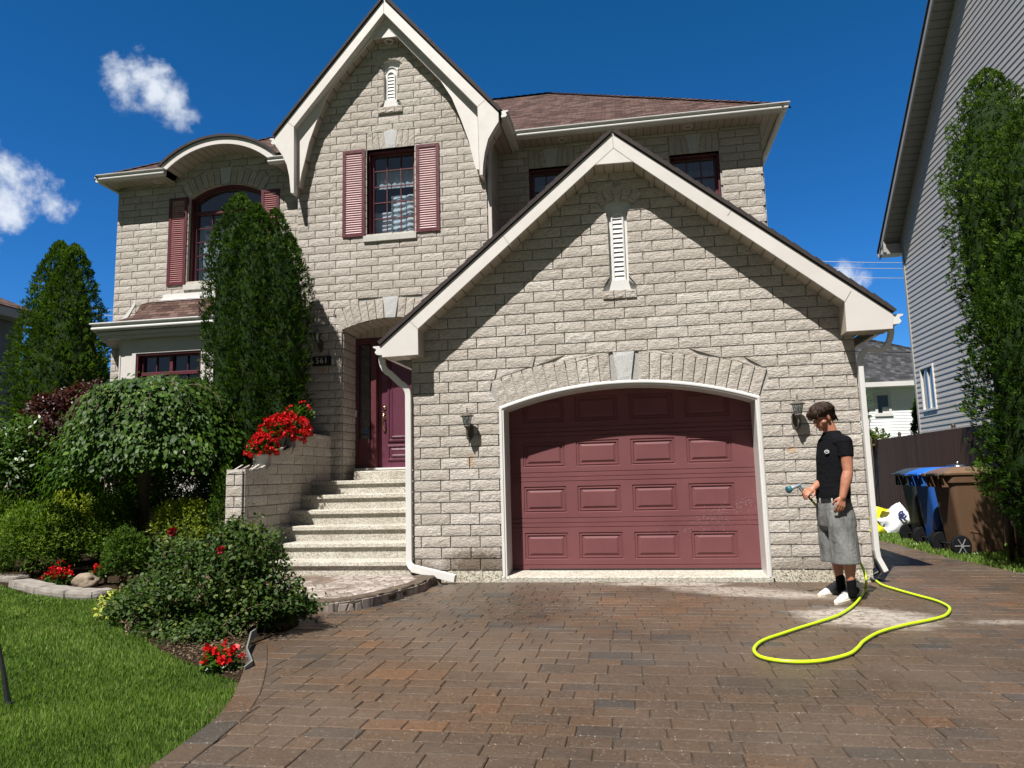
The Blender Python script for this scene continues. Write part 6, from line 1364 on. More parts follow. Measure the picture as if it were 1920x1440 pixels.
# ---- lawn blades
def grass(poly, n, name, lb, h=(.02, .05), w=.0028, cam_bias=True, z=.0, dens=None, lean=.55, ts=0.0):
    xs = [p[0] for p in poly]; ys = [p[1] for p in poly]; X_ = rng.uniform(min(xs), max(xs), n*5); Y_ = rng.uniform(min(ys), max(ys), n*5); k = inpoly(X_, Y_, poly)
    if cam_bias: d = np.hypot(X_-CAM[0], Y_-CAM[1]); k &= rng.random(len(X_)) < np.minimum(1, (3.2/np.maximum(d, .1))**1.7)
    X_, Y_ = X_[k][:n], Y_[k][:n]; n = len(X_)
    P = np.stack([X_, Y_, np.full(n, z)], 1); d = np.hypot(X_-CAM[0], Y_-CAM[1]); cl = pn(P, 2.2, 3)+.5*pn(P, 6, 9)
    H = (h[0]+(h[1]-h[0])*rng.random(n))*(1+.25*cl); a = rng.random(n)*6.283; ln = lean*(rng.random(n)**1.3)
    dirx = np.cos(a)*ln+.12*pn(P, 1.1, 5); diry = np.sin(a)*ln+.12*pn(P, 1.1, 8)
    tipv = P+np.stack([dirx*H, diry*H, H], 1); midv = P+np.stack([dirx*H*.32, diry*H*.32, H*.55], 1); b_ = rng.random(n)*6.283; ww = (w*(.6+.8*rng.random(n))*np.maximum(1, d/4.5))[:, None]; S = np.stack([np.cos(b_), np.sin(b_), np.zeros(n)], 1)*ww
    V = np.stack([P-S, midv-S*.8, tipv, midv+S*.8, P+S], 1)
    tn = .42+.16*rng.standard_normal(n)+.2*cl+.35*(rng.random(n) < .06)+ts; o = add_quads(name, V, M_grass, None, tn, 5); o['kind'] = 'stuff'; return tag(o, lb, 'grass')
LV = [p for p in bedline[:-1]]+edge[ei:]; LV = [p for p in LV if p[1] > -6.6]+[(.33, -6.6), (-1.2, -6.6), (-3.2, -4.2), (-7.2, -2.0), (-8.5, .6)]
LV = bedline[8:-1]+[p for p in edge[ei:] if p[1] > -6.7]+[(-.6, -6.7), (-2.2, -5.2), (-5.2, -2.5), (-7.4, -.8), bedline[8]]
grass(LV, 210000, 'lawn_grass', 'short sunlit green lawn in the lower left corner', h=(.022, .048))
GS = [(6.25, 8.0), (6.20, 5.0), (6.27, 2.2), (6.39, .9), (6.6, -.6), (8.2, -.8), (7.6, 2.2), (7.55, 8)]
grass(GS, 26000, 'verge_grass', 'narrow uneven grass verge under the wheeled bins', h=(.03, .09), w=.004, cam_bias=False, lean=.8, ts=.1)
S_('leafy_shrub', 1640, 838, 9.0, .30, .3, .38, 420, 'pale yellow flecked shrub peeking over the fence beside the house corner', leafmat('pale_leaf', [(.03, .07, .015), (.08, .13, .03), (.28, .30, .12)], .5, .3), size=(.08, .15), asp=.6, seed=40, shell=.9)
c = blobc(1628, 770, 8.0); shrub('thin_branch_tree', (c[0]-.08, 8.0, c[2]), (.16, .16, .70), 110, 'thin branches with dark leaves rising beside the white down pipe', M_light, cat='tree', size=(.08, .14), asp=.45, seed=41, shell=.9, stems=5)
c = blobc(1695, 700, 60); shrub('distant_tree', (c[0], 60, c[2]-.6), (1.3, 1.3, 1.3), 700, 'distant pale tree top showing above the charcoal roof', M_light, cat='tree', size=(.3, .5), asp=.5, seed=42, shell=.9)
# ------------------------------------------------------------------ small things on the house
M_lant = painted('weathered_bronze', (.085, .075, .06), .55, .35, 25, .2)
M_lglass = glassmat('lantern_glass', refl=.9)
def lantern():
    T = thing('wall_lantern', 'x', 'wall lamp', 'carriage lanterns on the brick walls')
    c = (0, -.135, 0); hexf = lambda an: 1.0
    m = MB(); m.lathe([(0, .215), (.006, .212), (.009, .200), (.004, .192), (.011, .180), (.006, .170), (.016, .160), (.034, .142), (.060, .128), (.078, .120), (.082, .112), (.076, .108), (.058, .106), (0, .106)], c, 24, rfun=lambda an: 1+.035*math.cos(an*8)); m.build('cap', M_lant, T, smooth=True)
    m = MB(); m.lathe([(.034, .0), (.056, .105)], c, 8); m.build('glass', M_lglass, T)
    m = MB()
    for k in range(8): a = 2*math.pi*k/8; m.tube([(c[0]+.035*math.cos(a), c[1]+.035*math.sin(a), 0), (c[0]+.057*math.cos(a), c[1]+.057*math.sin(a), .107)], .0028, 5)
    m.lathe([(0, -.095), (.007, -.090), (.010, -.080), (.005, -.070), (.013, -.055), (.010, -.040), (.026, -.022), (.038, -.008), (.039, .004), (0, .004)], c, 16); m.build('cage', M_lant, T, smooth=True)
    m = MB(); m.lathe([(0, .005), (.010, .01), (.012, .05), (.006, .075), (0, .08)], c, 8); m.build('bulb', mat('bulb_glass', (.7, .68, .6), .2), T, smooth=True)
    m = MB(); m.tube([(0, -.005, -.12), (0, -.05, -.14), (0, -.10, -.12), (0, -.135, -.07)], [.012, .010, .010, .009], 8); m.tube([(0, -.01, -.02), (0, -.05, -.04), (0, -.09, -.02), (0, -.11, .0)], [.007]*4, 6); m.build('arm', M_lant, T, smooth=True)
    m = MB(); n = 28; pts = []
    for k in range(n): a = 2*math.pi*k/n; r = 1+.08*math.cos(a*6); pts.append((.048*r*math.sin(a), -.06+.105*r*math.cos(a)))
    m.prism(pts, -.018, .012); m.build('back_plate', M_lant, T, bevel=.004); return T
def dup(root, loc, rotz=0.0, label=None, group=None):
    r = root.copy(); SC.collection.objects.link(r); r.location = loc; r.rotation_euler = (0, 0, rotz)
    if label: r['label'] = label
    if group: r['group'] = group
    for ch in list(root.children):
        c = ch.copy(); SC.collection.objects.link(c); c.parent = r; c.matrix_parent_inverse = ch.matrix_parent_inverse.copy()
        for gch in ch.children: d = gch.copy(); SC.collection.objects.link(d); d.parent = c; d.matrix_parent_inverse = gch.matrix_parent_inverse.copy()
    return r
L0 = lantern(); L0['label'] = 'weathered bronze carriage lantern left of the garage door'; L0.location = (.365, -.022, 1.805)
dup(L0, (4.045, -.022, 1.795), 0, 'weathered bronze carriage lantern beside the young man\'s head')
dup(L0, (-2.515, TY-.022, 3.375), 0, 'carriage lantern left of the entrance arch above the number plate')
# number plate
SG = thing('house_number_plate', 'small black plate with the pale number 561 under the entrance lantern', 'sign', loc=(-2.49, 2.12, 3.0))
mb = MB(); mb.box((-2.648, TY-.045, 3.003), (-2.336, TY-.024, 3.148)); mb.build('plate', M_black, SG, bevel=.004)
def text_mesh(s, size, name, m, parent, loc, ext=.002, shear=0, rot=(math.pi/2, 0, 0), bold=0.0):
    cu = bpy.data.curves.new(name, 'FONT'); cu.body = s; cu.size = size; cu.extrude = ext; cu.align_x = 'CENTER'; cu.align_y = 'CENTER'; cu.offset = bold; cu.space_character = 1.12
    o = bpy.data.objects.new(name, cu); me = bpy.data.meshes.new_from_object(o); bpy.data.objects.remove(o)
    me.materials.clear(); me.materials.append(m); o = bpy.data.objects.new(name, me); SC.collection.objects.link(o); o.location = loc; o.rotation_euler = rot
    if parent is not None:
        o.parent = parent
        if parent.type == 'EMPTY': o.matrix_parent_inverse = Matrix.Translation(-Vector(parent.location))
    return o
text_mesh('561', .125, 'digits', painted('pale_digits', (.55, .52, .44), .5, .1, 20, 0), SG, (-2.492, TY-.048, 3.076), .002, bold=.001)
# flower pots on the stepped wall
M_potd = painted('dark_plastic_pot', (.045, .05, .052), .5, .2, 8, .02); M_potl = painted('grey_white_pot', (.42, .42, .40), .6, .2, 8, .05)
def pot(x, y, z, r, h, m, lb, fl, lush, spread=1.0):
    T = thing('flower_pot', lb, 'flower pot', 'flower pots on the stepped wall', loc=(x, y, z)); k = MB()
    k.lathe([(0, z), (r*.68, z), (r*.72, z+.01), (r*.95, z+h*.86), (r*1.05, z+h*.87), (r*1.07, z+h), (r*.97, z+h), (r*.93, z+h*.9), (0, z+h*.9)], (x, y, 0), 22); k.build('pot', m, T, smooth=False)
    c = np.array([x, y, z+h+.06]); n = 1100; U = rand_dir(n); U[:, 2] = np.abs(U[:, 2])-.35*rng.random(n); P = c+U*np.array([r*1.35, r*1.3, .12])*spread*(.5+.5*rng.random(n))[:, None]
    L = .03+.03*rng.random(n); add_quads('foliage', leaf_arrays(P, unit(U+rand_dir(n)*.7), unit(np.array([0, -.3, 1])+rand_dir(n)*.6), L, L*.8, .1, 6), M_light, T, .4+.25*rng.standard_normal(n), 6)
    pts = []
    for q in range(fl):
        d = unit(rng.normal(size=(1, 3)))[0]; d[2] = d[2]*1.0 if d[2] > -.55 else -d[2]; pts.append(c+d*np.array([r*1.5, r*1.5, .15])*spread*(.72+.4*random.random())+np.array([.02, -.03, .01]))
    flower_balls(pts, 'blooms', T, M_red, .026, 9)
def on(X_, px, z): p = XP(px, 870, X_); return float(p[1])
pot(-2.46, on(-2.46, 492, 0), 1.375, .105, .19, M_potl, 'pale grey pot of red flowers on the lowest level of the stepped wall', 120, 1, 1.3)
pot(-2.47, on(-2.47, 520, 0)-.02, 1.635, .11, .17, M_potd, 'left of the two dark pots on the middle level, smaller red mass', 140, 1, 1.35)
pot(-2.42, on(-2.42, 541, 0)-.05, 1.635, .125, .18, M_potd, 'right of the two dark pots on the middle level, biggest red mass', 300, 1, 1.6)
pot(-2.45, 1.25, 1.895, .12, .20, M_potd, 'highest pot on the stepped wall with only a few red blooms', 18, 1, 1.3)
# ------------------------------------------------------------------ wheeled bins
def rrect(x0, x1, y0, y1, r, n=4):
    o = []
    for cx, cy, a in ((x1-r, y1-r, 0), (x0+r, y1-r, 90), (x0+r, y0+r, 180), (x1-r, y0+r, 270)):
        for k in range(n+1): t_ = math.radians(a+90*k/n); o.append((cx+r*math.cos(t_), cy+r*math.sin(t_)))
    return o
def loft(mb, rings, cap=(True, True), mi=0):
    n = len(rings[0]); vs = [p for r in rings for p in r]; fs = []
    for k in range(len(rings)-1):
        for j in range(n): fs.append((k*n+j, k*n+(j+1) % n, (k+1)*n+(j+1) % n, (k+1)*n+j))
    if cap[0]: fs.append(tuple(range(n))[::-1])
    if cap[1]: fs.append(tuple((len(rings)-1)*n+j for j in range(n)))
    mb.mesh(vs, fs, mi)
def bin_(col, lidcol, lb, loc, rz, h=1.0, wheel=.13, lidlift=.0):
    T = thing('wheeled_bin', lb, 'wheelie bin', 'wheeled bins along the fence'); m1 = painted('bin_plastic', col, .42, .10, 2.5, .03); m2 = painted('bin_lid_plastic', lidcol, .33, .08, 3, .02)
    m = MB(); R = lambda x0, x1, y, z, r: [(px, py, z) for px, py in rrect(x0, x1, -y, y, r)]
    loft(m, [R(-.20, .33, .235, .05, .05), R(-.21, .345, .24, .12, .055), R(-.30, .40, .275, h*.86, .07), R(-.305, .405, .28, h*.88, .07), R(-.325, .425, .30, h*.885, .07), R(-.325, .425, .30, h*.97, .07), R(-.30, .40, .28, h*.97, .07)])
    for s in (-1, 1): m.sweep([(-.10, s*.243, .30), (.02, s*.2435, .28), (.10, s*.242, .22), (.13, s*.240, .12), (.13, s*.238, .06)], [(-.012, -.012), (.012, -.012), (.012, .012), (-.012, .012)], up=(0, s, 0))
    B = m.build('body', m1, T, smooth=False, bevel=.004, fixn=True)
    for s in (-1, 1):
        for k in range(2): m = MB(); m.box((-.39, s*(.10+.12*k)-.008, h*.83), (-.30, s*(.10+.12*k)+.008, h*.99)); m.build('handle_bracket', m1, T, bevel=.004)
    m = MB(); m.tube([(-.41, -.30, h*.985), (-.41, .30, h*.985)], .018, 10); m.build('handle', M_black if sum(col) < .2 else m1, T, smooth=True)
    m = MB(); Z = h*.975
    loft(m, [R(-.38, .445, .315, Z, .07), R(-.38, .455, .32, Z+.03, .07), R(-.36, .44, .30, Z+.05, .08), R(-.24, .30, .20, Z+.095+lidlift, .09), R(-.10, .16, .10, Z+.105+lidlift, .09)])
    for s in (-1, 1): m.box((-.44, s*.20-.05, Z-.005), (-.37, s*.20+.05, Z+.03))
    m.build('lid', m2, T, smooth=False, bevel=.006, fixn=True)
    for s in (-1, 1):
        m = MB(); m.lathe([(.03, -.028), (wheel-.03, -.026), (wheel-.012, -.026), (wheel, -.016), (wheel, .016), (wheel-.012, .026), (wheel-.03, .026), (.03, .028)], (-.25, s*.285, wheel), 26, axis='Y'); Wm = m.build('wheel', painted('rubber', (.006, .006, .007), .8, .2, 20, .1, .15), T, smooth=False, bevel=.002)
        m = MB()
        for k in range(6):
            a = k*math.pi/3; m.tube([(-.25+.02*math.cos(a), s*.316, wheel+.02*math.sin(a)), (-.25+(wheel-.035)*math.cos(a), s*.314, wheel+(wheel-.035)*math.sin(a))], .006, 5)
        m.lathe([(0, -.004), (.022, -.004), (.022, .004), (0, .004)], (-.25, s*.318, wheel), 14, axis='Y'); m.build('hub', painted('hub_plastic', (.20, .20, .21), .5, .2, 20, 0), Wm)
    m = MB(); m.tube([(-.25, -.28, wheel), (-.25, .28, wheel)], .014, 8); m.build('axle', M_black, T)
    T.location = loc; T.rotation_euler = (0, 0, rz); T.scale = (.98, 1.0, 1.10); return T
bin_((.105, .060, .034), (.15, .092, .055), 'brown wheeled bin, nearest of the row by the fence', (6.72, 2.56, 0), .06)
bin_((.018, .085, .33), (.022, .13, .55), 'bright blue wheeled bin in the middle of the row', (6.78, 3.42, 0), .03)
bin_((.025, .03, .032), (.04, .05, .055), 'dark grey wheeled bin, farthest of the row', (6.84, 4.18, 0), .0)
LIDT = thing('saucepan_lid', 'shiny round metal pan lid lying on top of the blue bin', 'lid', loc=(7.02, 3.42, 1.19)); mb = MB(); mb.lathe([(0, .035), (.03, .034), (.12, .026), (.15, .012), (.16, .0), (.155, -.004), (.14, .006), (0, .02)], (7.02, 3.42, 1.19), 28); mb.lathe([(0, .075), (.02, .07), (.022, .055), (.008, .04), (.008, .03)], (7.02, 3.42, 1.19), 12); mb.build('dome', mat('steel', (.6, .6, .6), .22, metal=1.0), LIDT, smooth=True)
# bags
def bag(c, r, m, label, name, tilt, seed, mk=None):
    T = thing(name, label, 'bag', loc=(c[0], c[1], 0)); bm = bmesh.new(); bmesh.ops.create_cube(bm, size=2); bmesh.ops.subdivide_edges(bm, edges=bm.edges, cuts=11, use_grid_fill=True); Rm = Matrix.Rotation(tilt[0], 3, 'X') @ Matrix.Rotation(tilt[1], 3, 'Y') @ Matrix.Rotation(tilt[2], 3, 'Z')
    for v in bm.verts:
        p = v.co.copy(); q = Vector((p.x, p.y*(1-.55*max(abs(p.x), abs(p.z))**3), p.z)); q.x *= r[0]; q.y *= r[1]; q.z *= r[2]
        d = noise.noise(p*1.7+Vector((seed, 0, 0)))*.035+noise.noise(p*4+Vector((0, seed, 0)))*.022+abs(noise.noise(Vector((p.x*7, p.z*3+seed, p.y*3))))*.022; q += Vector((0, -1 if p.y < 0 else 1, .3))*d; q = Rm @ q; v.co = q+Vector(c)
        v.co.z = max(.015, v.co.z)
    me = bpy.data.meshes.new(name); bm.to_mesh(me); bm.free(); me.materials.append(m); me.polygons.foreach_set('use_smooth', [True]*len(me.polygons)); o = bpy.data.objects.new('sack', me); SC.collection.objects.link(o); attach(o, T); return T, Rm
M_bagy = painted('yellow_bag_plastic', (.72, .70, .02), .35, .06, 6, .1); M_bagw = painted('white_bag_plastic', (.68, .70, .74), .35, .06, 6, .15); M_navy = painted('navy_print', (.03, .04, .14), .4, .2, 12, 0); M_olive = painted('olive_print', (.12, .11, .01), .4, .3, 12, 0)
yb_ = ZP(1640, 1003, 0); T, Rm = bag((float(yb_[0])+.12, float(yb_[1]), .22), (.18, .10, .25), M_bagy, 'bright yellow plastic sack leaning by the fence beyond the down pipe', 'yellow_bag', (-.1, .25, .1), 3)
mb = MB(); cc = Vector((float(yb_[0])+.12, float(yb_[1]), .22)); mb.face([cc+Rm @ Vector(p) for p in ((-.10, -.152, .07), (.13, -.152, .07), (.15, -.135, .20), (-.06, -.135, .20))]); mb.build('printed_band', M_olive, T)
wb_ = ZP(1675, 1003, 0); T, Rm = bag((float(wb_[0])+.05, float(wb_[1]), .25), (.27, .13, .20), M_bagw, 'crumpled white plastic sack with a navy round emblem leaning on the grey bin', 'white_bag', (-.1, -.62, .1), 8)
mb = MB(); cc = Vector((float(wb_[0])+.05, float(wb_[1]), .25)); R_ = [(.075*math.cos(a), .075*math.sin(a)) for a in np.linspace(.6, 5.6, 18)]; 
for (a, b_), (c, d) in zip(R_[:-1], R_[1:]): mb.face([cc+Rm @ Vector(p) for p in ((.10+a, -.185, .03+b_), (.10+c, -.185, .03+d), (.10+c*.5, -.188, .03+d*.55), (.10+a*.5, -.188, .03+b_*.55))])
mb.face([cc+Rm @ Vector(p) for p in ((.11, -.19, .0), (.15, -.19, .01), (.13, -.19, .07), (.09, -.19, .06))]); mb.build('emblem', M_navy, T)
# black stake in the lawn at the left edge and a curl of plastic edging
s0, s1 = ZP(16, 1328, 0), None; st = YP(-4, 1205, float(s0[1])); mb = MB(); mb.tube([tuple(s0), tuple((s0+st)/2+np.array([.006, 0, 0])), tuple(st)], [.016, .011, .010], 8); mb.box((s0[0]-.02, s0[1]-.012, -.01), (s0[0]+.025, s0[1]+.012, .035)); tag(mb.build('metal_stake', M_black, None, fixn=True), 'leaning black metal stake in the lawn at the left frame edge', 'stake')
e0, e1 = gz(458, 1262), gz(470, 1212); mb = MB(); pth = [(e0[0], e0[1], .02), (e0[0]+.00, e0[1]+.09, .035), ((e0[0]+e1[0])/2-.01, (e0[1]+e1[1])/2, .055), (e1[0], e1[1], .085), (e1[0]+.015, e1[1]+.05, .10)]; mb.sweep(pth, [(-.003, -.045), (.003, -.045), (.006, .02), (-.004, .02)]); tag(mb.build('plastic_edging', painted('grey_plastic', (.16, .17, .16), .5, .3, 8, .1), None, fixn=True), 'curled grey plastic edging strip at the driveway corner of the bed', 'edging')
# ------------------------------------------------------------------ garden hose
M_hose = painted('lime_hose', (.50, .72, .012), .35, .06, 9, .03); HR = .0118
hp_px = [(1622,1105),(1612,1122),(1598,1137),(1575,1152),(1545,1163),(1500,1177),(1470,1187),(1435,1199),(1419,1209),(1414,1220),(1425,1231),(1455,1238),(1500,1241),(1545,1238),(1590,1227),(1608,1215),(1620,1202),(1650,1185),(1700,1171),(1745,1162),(1770,1155),(1780,1146),(1778,1137),(1755,1126),(1715,1115),(1680,1105),(1655,1097),(1643,1089)]
gp = [tuple(ZP(x, y, .028)) for x, y in hp_px]
hand = YP(1511, 926, -1.10)
air = [tuple(hand), tuple(YP(1522, 938, -1.02)), tuple(YP(1540, 960, -.86)), tuple(YP(1575, 1000, -.78)), tuple(YP(1604, 1040, -.80)), tuple(YP(1618, 1066, -.84)), tuple(YP(1624, 1088, -.95))]
hosep = smooth_curve(air+gp, 7)
HS = thing('garden_hose', 'lime yellow garden hose looping over the driveway to the spray gun', 'garden hose', loc=(3.8, -2, 0))
mb = MB(); mb.tube(hosep[7:], HR, 12); mb.build('tube', M_hose, HS, smooth=True)
mb = MB(); mb.tube(hosep[4:11], .012, 10); mb.build('coupling_sleeve', M_black, HS, smooth=True); mb = MB(); mb.tube(hosep[1:5], .011, 10); mb.build('brass_collar', mat('brass', (.55, .42, .12), .3, metal=1.0), HS, smooth=True)
e1_ = Vector(hosep[-1]); mb = MB(); mb.tube([tuple(e1_), tuple(e1_+Vector((-.05, .12, .02))), (GX1+.06, .02, .10), (GX1+.05, .12, .20)], [.018, .018, .02, .02], 10); mb.build('black_end', M_black, HS, smooth=True)
# spray gun
M_teal = painted('teal_plastic', (.03, .14, .17), .35, .1, 10, .02); M_gun = painted('grey_gun_body', (.22, .26, .29), .3, .1, 10, .02)
ghead = Vector(YP(1479, 918, -1.22)); gmid = Vector(YP(1500, 909, -1.15)); ggrip = Vector(YP(1511, 925, -1.11))
dg = (ghead-gmid).normalized(); mb = MB(); mb.tube([tuple(gmid-dg*.01), tuple(gmid+dg*.04), tuple(ghead-dg*.015)], [.014, .016, .020], 14); mb.tube([tuple(gmid), tuple((gmid+ggrip)/2), tuple(ggrip)], [.015, .013, .012], 12); NZ = mb.build('spray_gun', M_gun, HS, smooth=True)
mb = MB(); mb.tube([tuple(ghead-dg*.022), tuple(ghead-dg*.018), tuple(ghead+dg*.012), tuple(ghead+dg*.016)], [.022, .030, .034, .028], 18); mb.build('dial', M_teal, NZ, smooth=True)
mb = MB(); mb.tube([tuple(gmid+dg*.02+Vector((0, 0, -.018))), tuple((gmid+ggrip)/2+Vector((-.022, 0, -.012))), tuple(ggrip+Vector((-.018, 0, .002)))], .005, 8); mb.build('trigger', M_black, NZ, smooth=True)
# fine spray drifting to the door
n = 380; wp0 = np.array([float(ghead.x), float(ghead.y), float(ghead.z)]); tgt = YP(1300, 1005, DY-.02)
f_ = rng.random(n)**.6; P = wp0+(tgt-wp0)*f_[:, None]+rng.normal(size=(n, 3))*np.array([.24, .03, .05])*(f_[:, None]+.02)+np.array([0, 0, .10])*np.sin(f_*3.14)[:, None]
P[:, 1] = np.minimum(P[:, 1], DY-.01)
M_drop = mat('water_drop', (.85, .88, .9), .08); mb = MB()
for p in P:
    r = .0008+.0011*random.random(); v = [(p[0]+r, p[1], p[2]), (p[0]-r, p[1], p[2]), (p[0], p[1]+r, p[2]), (p[0], p[1]-r, p[2]), (p[0], p[1], p[2]+r*1.5), (p[0], p[1], p[2]-r*1.5)]
    mb.mesh(v, [(0, 2, 4), (2, 1, 4), (1, 3, 4), (3, 0, 4), (2, 0, 5), (1, 2, 5), (3, 1, 5), (0, 3, 5)])
o = mb.build('water_spray', M_drop, None); o['kind'] = 'stuff'; tag(o, 'fine water droplets from the spray gun against the garage door', 'water spray')
# ------------------------------------------------------------------ the young man
Yp0 = -1.12
def J(px, py, dy=0.0): return Vector(YP(px, py, Yp0+dy))
yawp = math.radians(27); FD = Vector((-math.cos(yawp), -math.sin(yawp), 0)); LD = Vector((math.sin(yawp), -math.cos(yawp), 0)); UP = Vector((0, 0, 1))
def capsule(mb, a, b_, ra, rb, n=14, sq=1.0, ax=None, mi=0):
    """closed tapered limb with rounded ends; sq squashes it along ax"""
    a, b_ = Vector(a), Vector(b_); d = b_-a; L = d.length; d.normalize(); x = (Vector(ax)-d*Vector(ax).dot(d)).normalized() if ax is not None else d.orthogonal().normalized(); y = d.cross(x); rings = []
    prof = [(-ra*math.cos(t), ra*math.sin(t)) for t in (0.12, .5, .95, 1.35)]+[(L*k/5, ra+(rb-ra)*k/5) for k in range(6)]+[(L+rb*math.sin(t), rb*math.cos(t)) for t in (.25, .65, 1.05, 1.45)]
    for h, r in prof: rings.append([tuple(a+d*h+x*(math.cos(6.2832*k/n)*r*sq)+y*(math.sin(6.2832*k/n)*r)) for k in range(n)])
    loft(mb, rings, mi=mi)
def ellipsoid(mb, c, ax, n=16, m=10):
    c = Vector(c); A, B_, C = [Vector(v) for v in ax]; rings = []
    for j in range(1, m): t_ = math.pi*j/m; rings.append([tuple(c-C*math.cos(t_)+(A*math.cos(6.2832*k/n)+B_*math.sin(6.2832*k/n))*math.sin(t_)) for k in range(n)])
    loft(mb, rings)
def rings_loft(mb, specs, n=28):
    """specs: (centre, half width along LD, half depth along FD)"""
    rings = []
    for c, a, b_ in specs:
        c = Vector(c); rings.append([tuple(c+LD*(a*math.copysign(abs(math.cos(t))**.85, math.cos(t)))+FD*(b_*math.copysign(abs(math.sin(t))**.9, math.sin(t)))) for t in [6.28318*k/n for k in range(n)]])
    loft(mb, rings)
def limb(mb, pts, n=14):
    for (a, ra), (b_, rb) in zip(pts[:-1], pts[1:]): capsule(mb, a, b_, ra, rb, n)
def remeshed(mb, name, m, parent, vox=.006, sm=2, fac=.5):
    o = mb.build(name, m, parent, smooth=True, fixn=False); md = o.modifiers.new('remesh', 'REMESH'); md.mode = 'VOXEL'; md.voxel_size = vox; md.use_smooth_shade = True
    if sm: s = o.modifiers.new('smooth', 'SMOOTH'); s.iterations = sm; s.factor = fac
    return o
M_skin = mat('skin', (.36, .17, .105), .45, .45); t, b = P_(M_skin); Lk(t, ramp(t, noise_(t, 14, 5), [(.3, (.31, .128, .075)), (.6, (.39, .175, .108)), (.8, (.44, .215, .14))]), b.inputs['Base Color']); b.inputs['Subsurface Weight'].default_value = .12; b.inputs['Subsurface Radius'].default_value = (.01, .004, .002); b.inputs['Subsurface Scale'].default_value = 1.0; bump_(t, b, noise_(t, 200, 3), .12, .002)
M_shirt = mat('black_cotton', (.0045, .005, .0065), .9, .12); t, b = P_(M_shirt); bump_(t, b, math_(t, 'ADD', noise_(t, 8, 4, .6, stretch=(1, 1, 2.2), dist=.8), math_(t, 'MULTIPLY', noise_(t, 300, 2), .05)), .55, .03)
M_denim = mat('grey_denim', rough=.85); t, b = P_(M_denim); Lk(t, ramp(t, noise_(t, 5, 6, .65, stretch=(1.6, 1.6, .7)), [(.32, (.075, .078, .078)), (.55, (.155, .158, .152)), (.75, (.25, .252, .24))]), b.inputs['Base Color']); bump_(t, b, math_(t, 'ADD', noise_(t, 9, 5, .6, stretch=(1.6, 1.6, .8), dist=1.0), math_(t, 'MULTIPLY', noise_(t, 260, 2), .08)), .7, .03)
M_hair = mat('brown_hair', rough=.6, spec=.3); t, b = P_(M_hair); Lk(t, ramp(t, noise_(t, 60, 4, .6, stretch=(1, 1, .25)), [(.3, (.012, .006, .003)), (.6, (.036, .018, .009)), (.8, (.085, .046, .024))]), b.inputs['Base Color'])
M_shoe = painted('white_leather', (.66, .65, .62), .5, .12, 18, .1); M_sole = painted('rubber_sole', (.52, .47, .38), .7, .2, 14, .1); M_sock = painted('black_sock', (.004, .004, .005), .95, .2, 40, .3, .1)
PER = thing('person', 'young man in black t-shirt, baggy grey denim shorts and white sneakers holding a hose gun', 'person', loc=(4.1, -1.1, 0))
pel = J(1567, 944); chest = J(1565, 858); nb = J(1560, 818); Ls = J(1583, 829, -.165); Rs = J(1548, 832, .15)
Le = J(1590, 884, -.20); Lw = J(1580, 932, -.23); Lh = J(1577, 950, -.235)
Re = J(1556, 888, .17); Rw = J(1525, 916, -.03); Rh = J(1514, 921, -.035)
Lk_ = J(1588, 1040, -.12); Rk_ = J(1565, 1036, .10); La = J(1597, 1100, -.12); Ra = J(1576, 1093, .07)
hc = J(1542, 783, -.015)
fh = (FD*1.0+UP*-.34).normalized(); uh = (UP+FD*.34).normalized(); lh = LD
sk = MB()
ellipsoid(sk, hc+uh*.028-fh*.012, (lh*.074, fh*.094, uh*.092), 20, 14)
ellipsoid(sk, hc-uh*.045+fh*.030, (lh*.056, fh*.058, uh*.070), 18, 12)        # face and jaw
ellipsoid(sk, hc-uh*.098+fh*.060, (lh*.024, fh*.022, uh*.018))                # chin
capsule(sk, hc+uh*.002+fh*.082, hc-uh*.036+fh*.102, .009, .013, 10)          # nose
ellipsoid(sk, hc-uh*.040+fh*.098, (lh*.017, fh*.010, uh*.008))
ellipsoid(sk, hc-uh*.062+fh*.082, (lh*.024, fh*.012, uh*.007)); ellipsoid(sk, hc-uh*.074+fh*.080, (lh*.021, fh*.012, uh*.007))   # lips
capsule(sk, hc+uh*.022+fh*.074+lh*.040, hc+uh*.022+fh*.074-lh*.040, .012, .012, 10)   # brow
for s in (-1, 1):
    ellipsoid(sk, hc-uh*.008+lh*s*.078-fh*.004, (lh*.010, fh*.017, uh*.030)); ellipsoid(sk, hc-uh*.030+lh*s*.058+fh*.045, (lh*.018, fh*.028, uh*.022))
capsule(sk, hc-uh*.05-fh*.03, nb+UP*.005, .058, .064, 16); capsule(sk, nb+UP*.0, nb-UP*.06, .062, .075, 16)
capsule(sk, chest+UP*.05, pel, .12, .125, 18)
capsule(sk, Ls-UP*.02, Rs-UP*.02, .05, .05)
limb(sk, [(Ls-UP*.02, .048), (Ls*.5+Le*.5+LD*.004, .053), (Le, .045), (Le*.72+Lw*.28, .049), (Lw, .030)])
limb(sk, [(Rs-UP*.02, .048), (Re, .043), (Re*.7+Rw*.3, .045), (Rw, .029)])
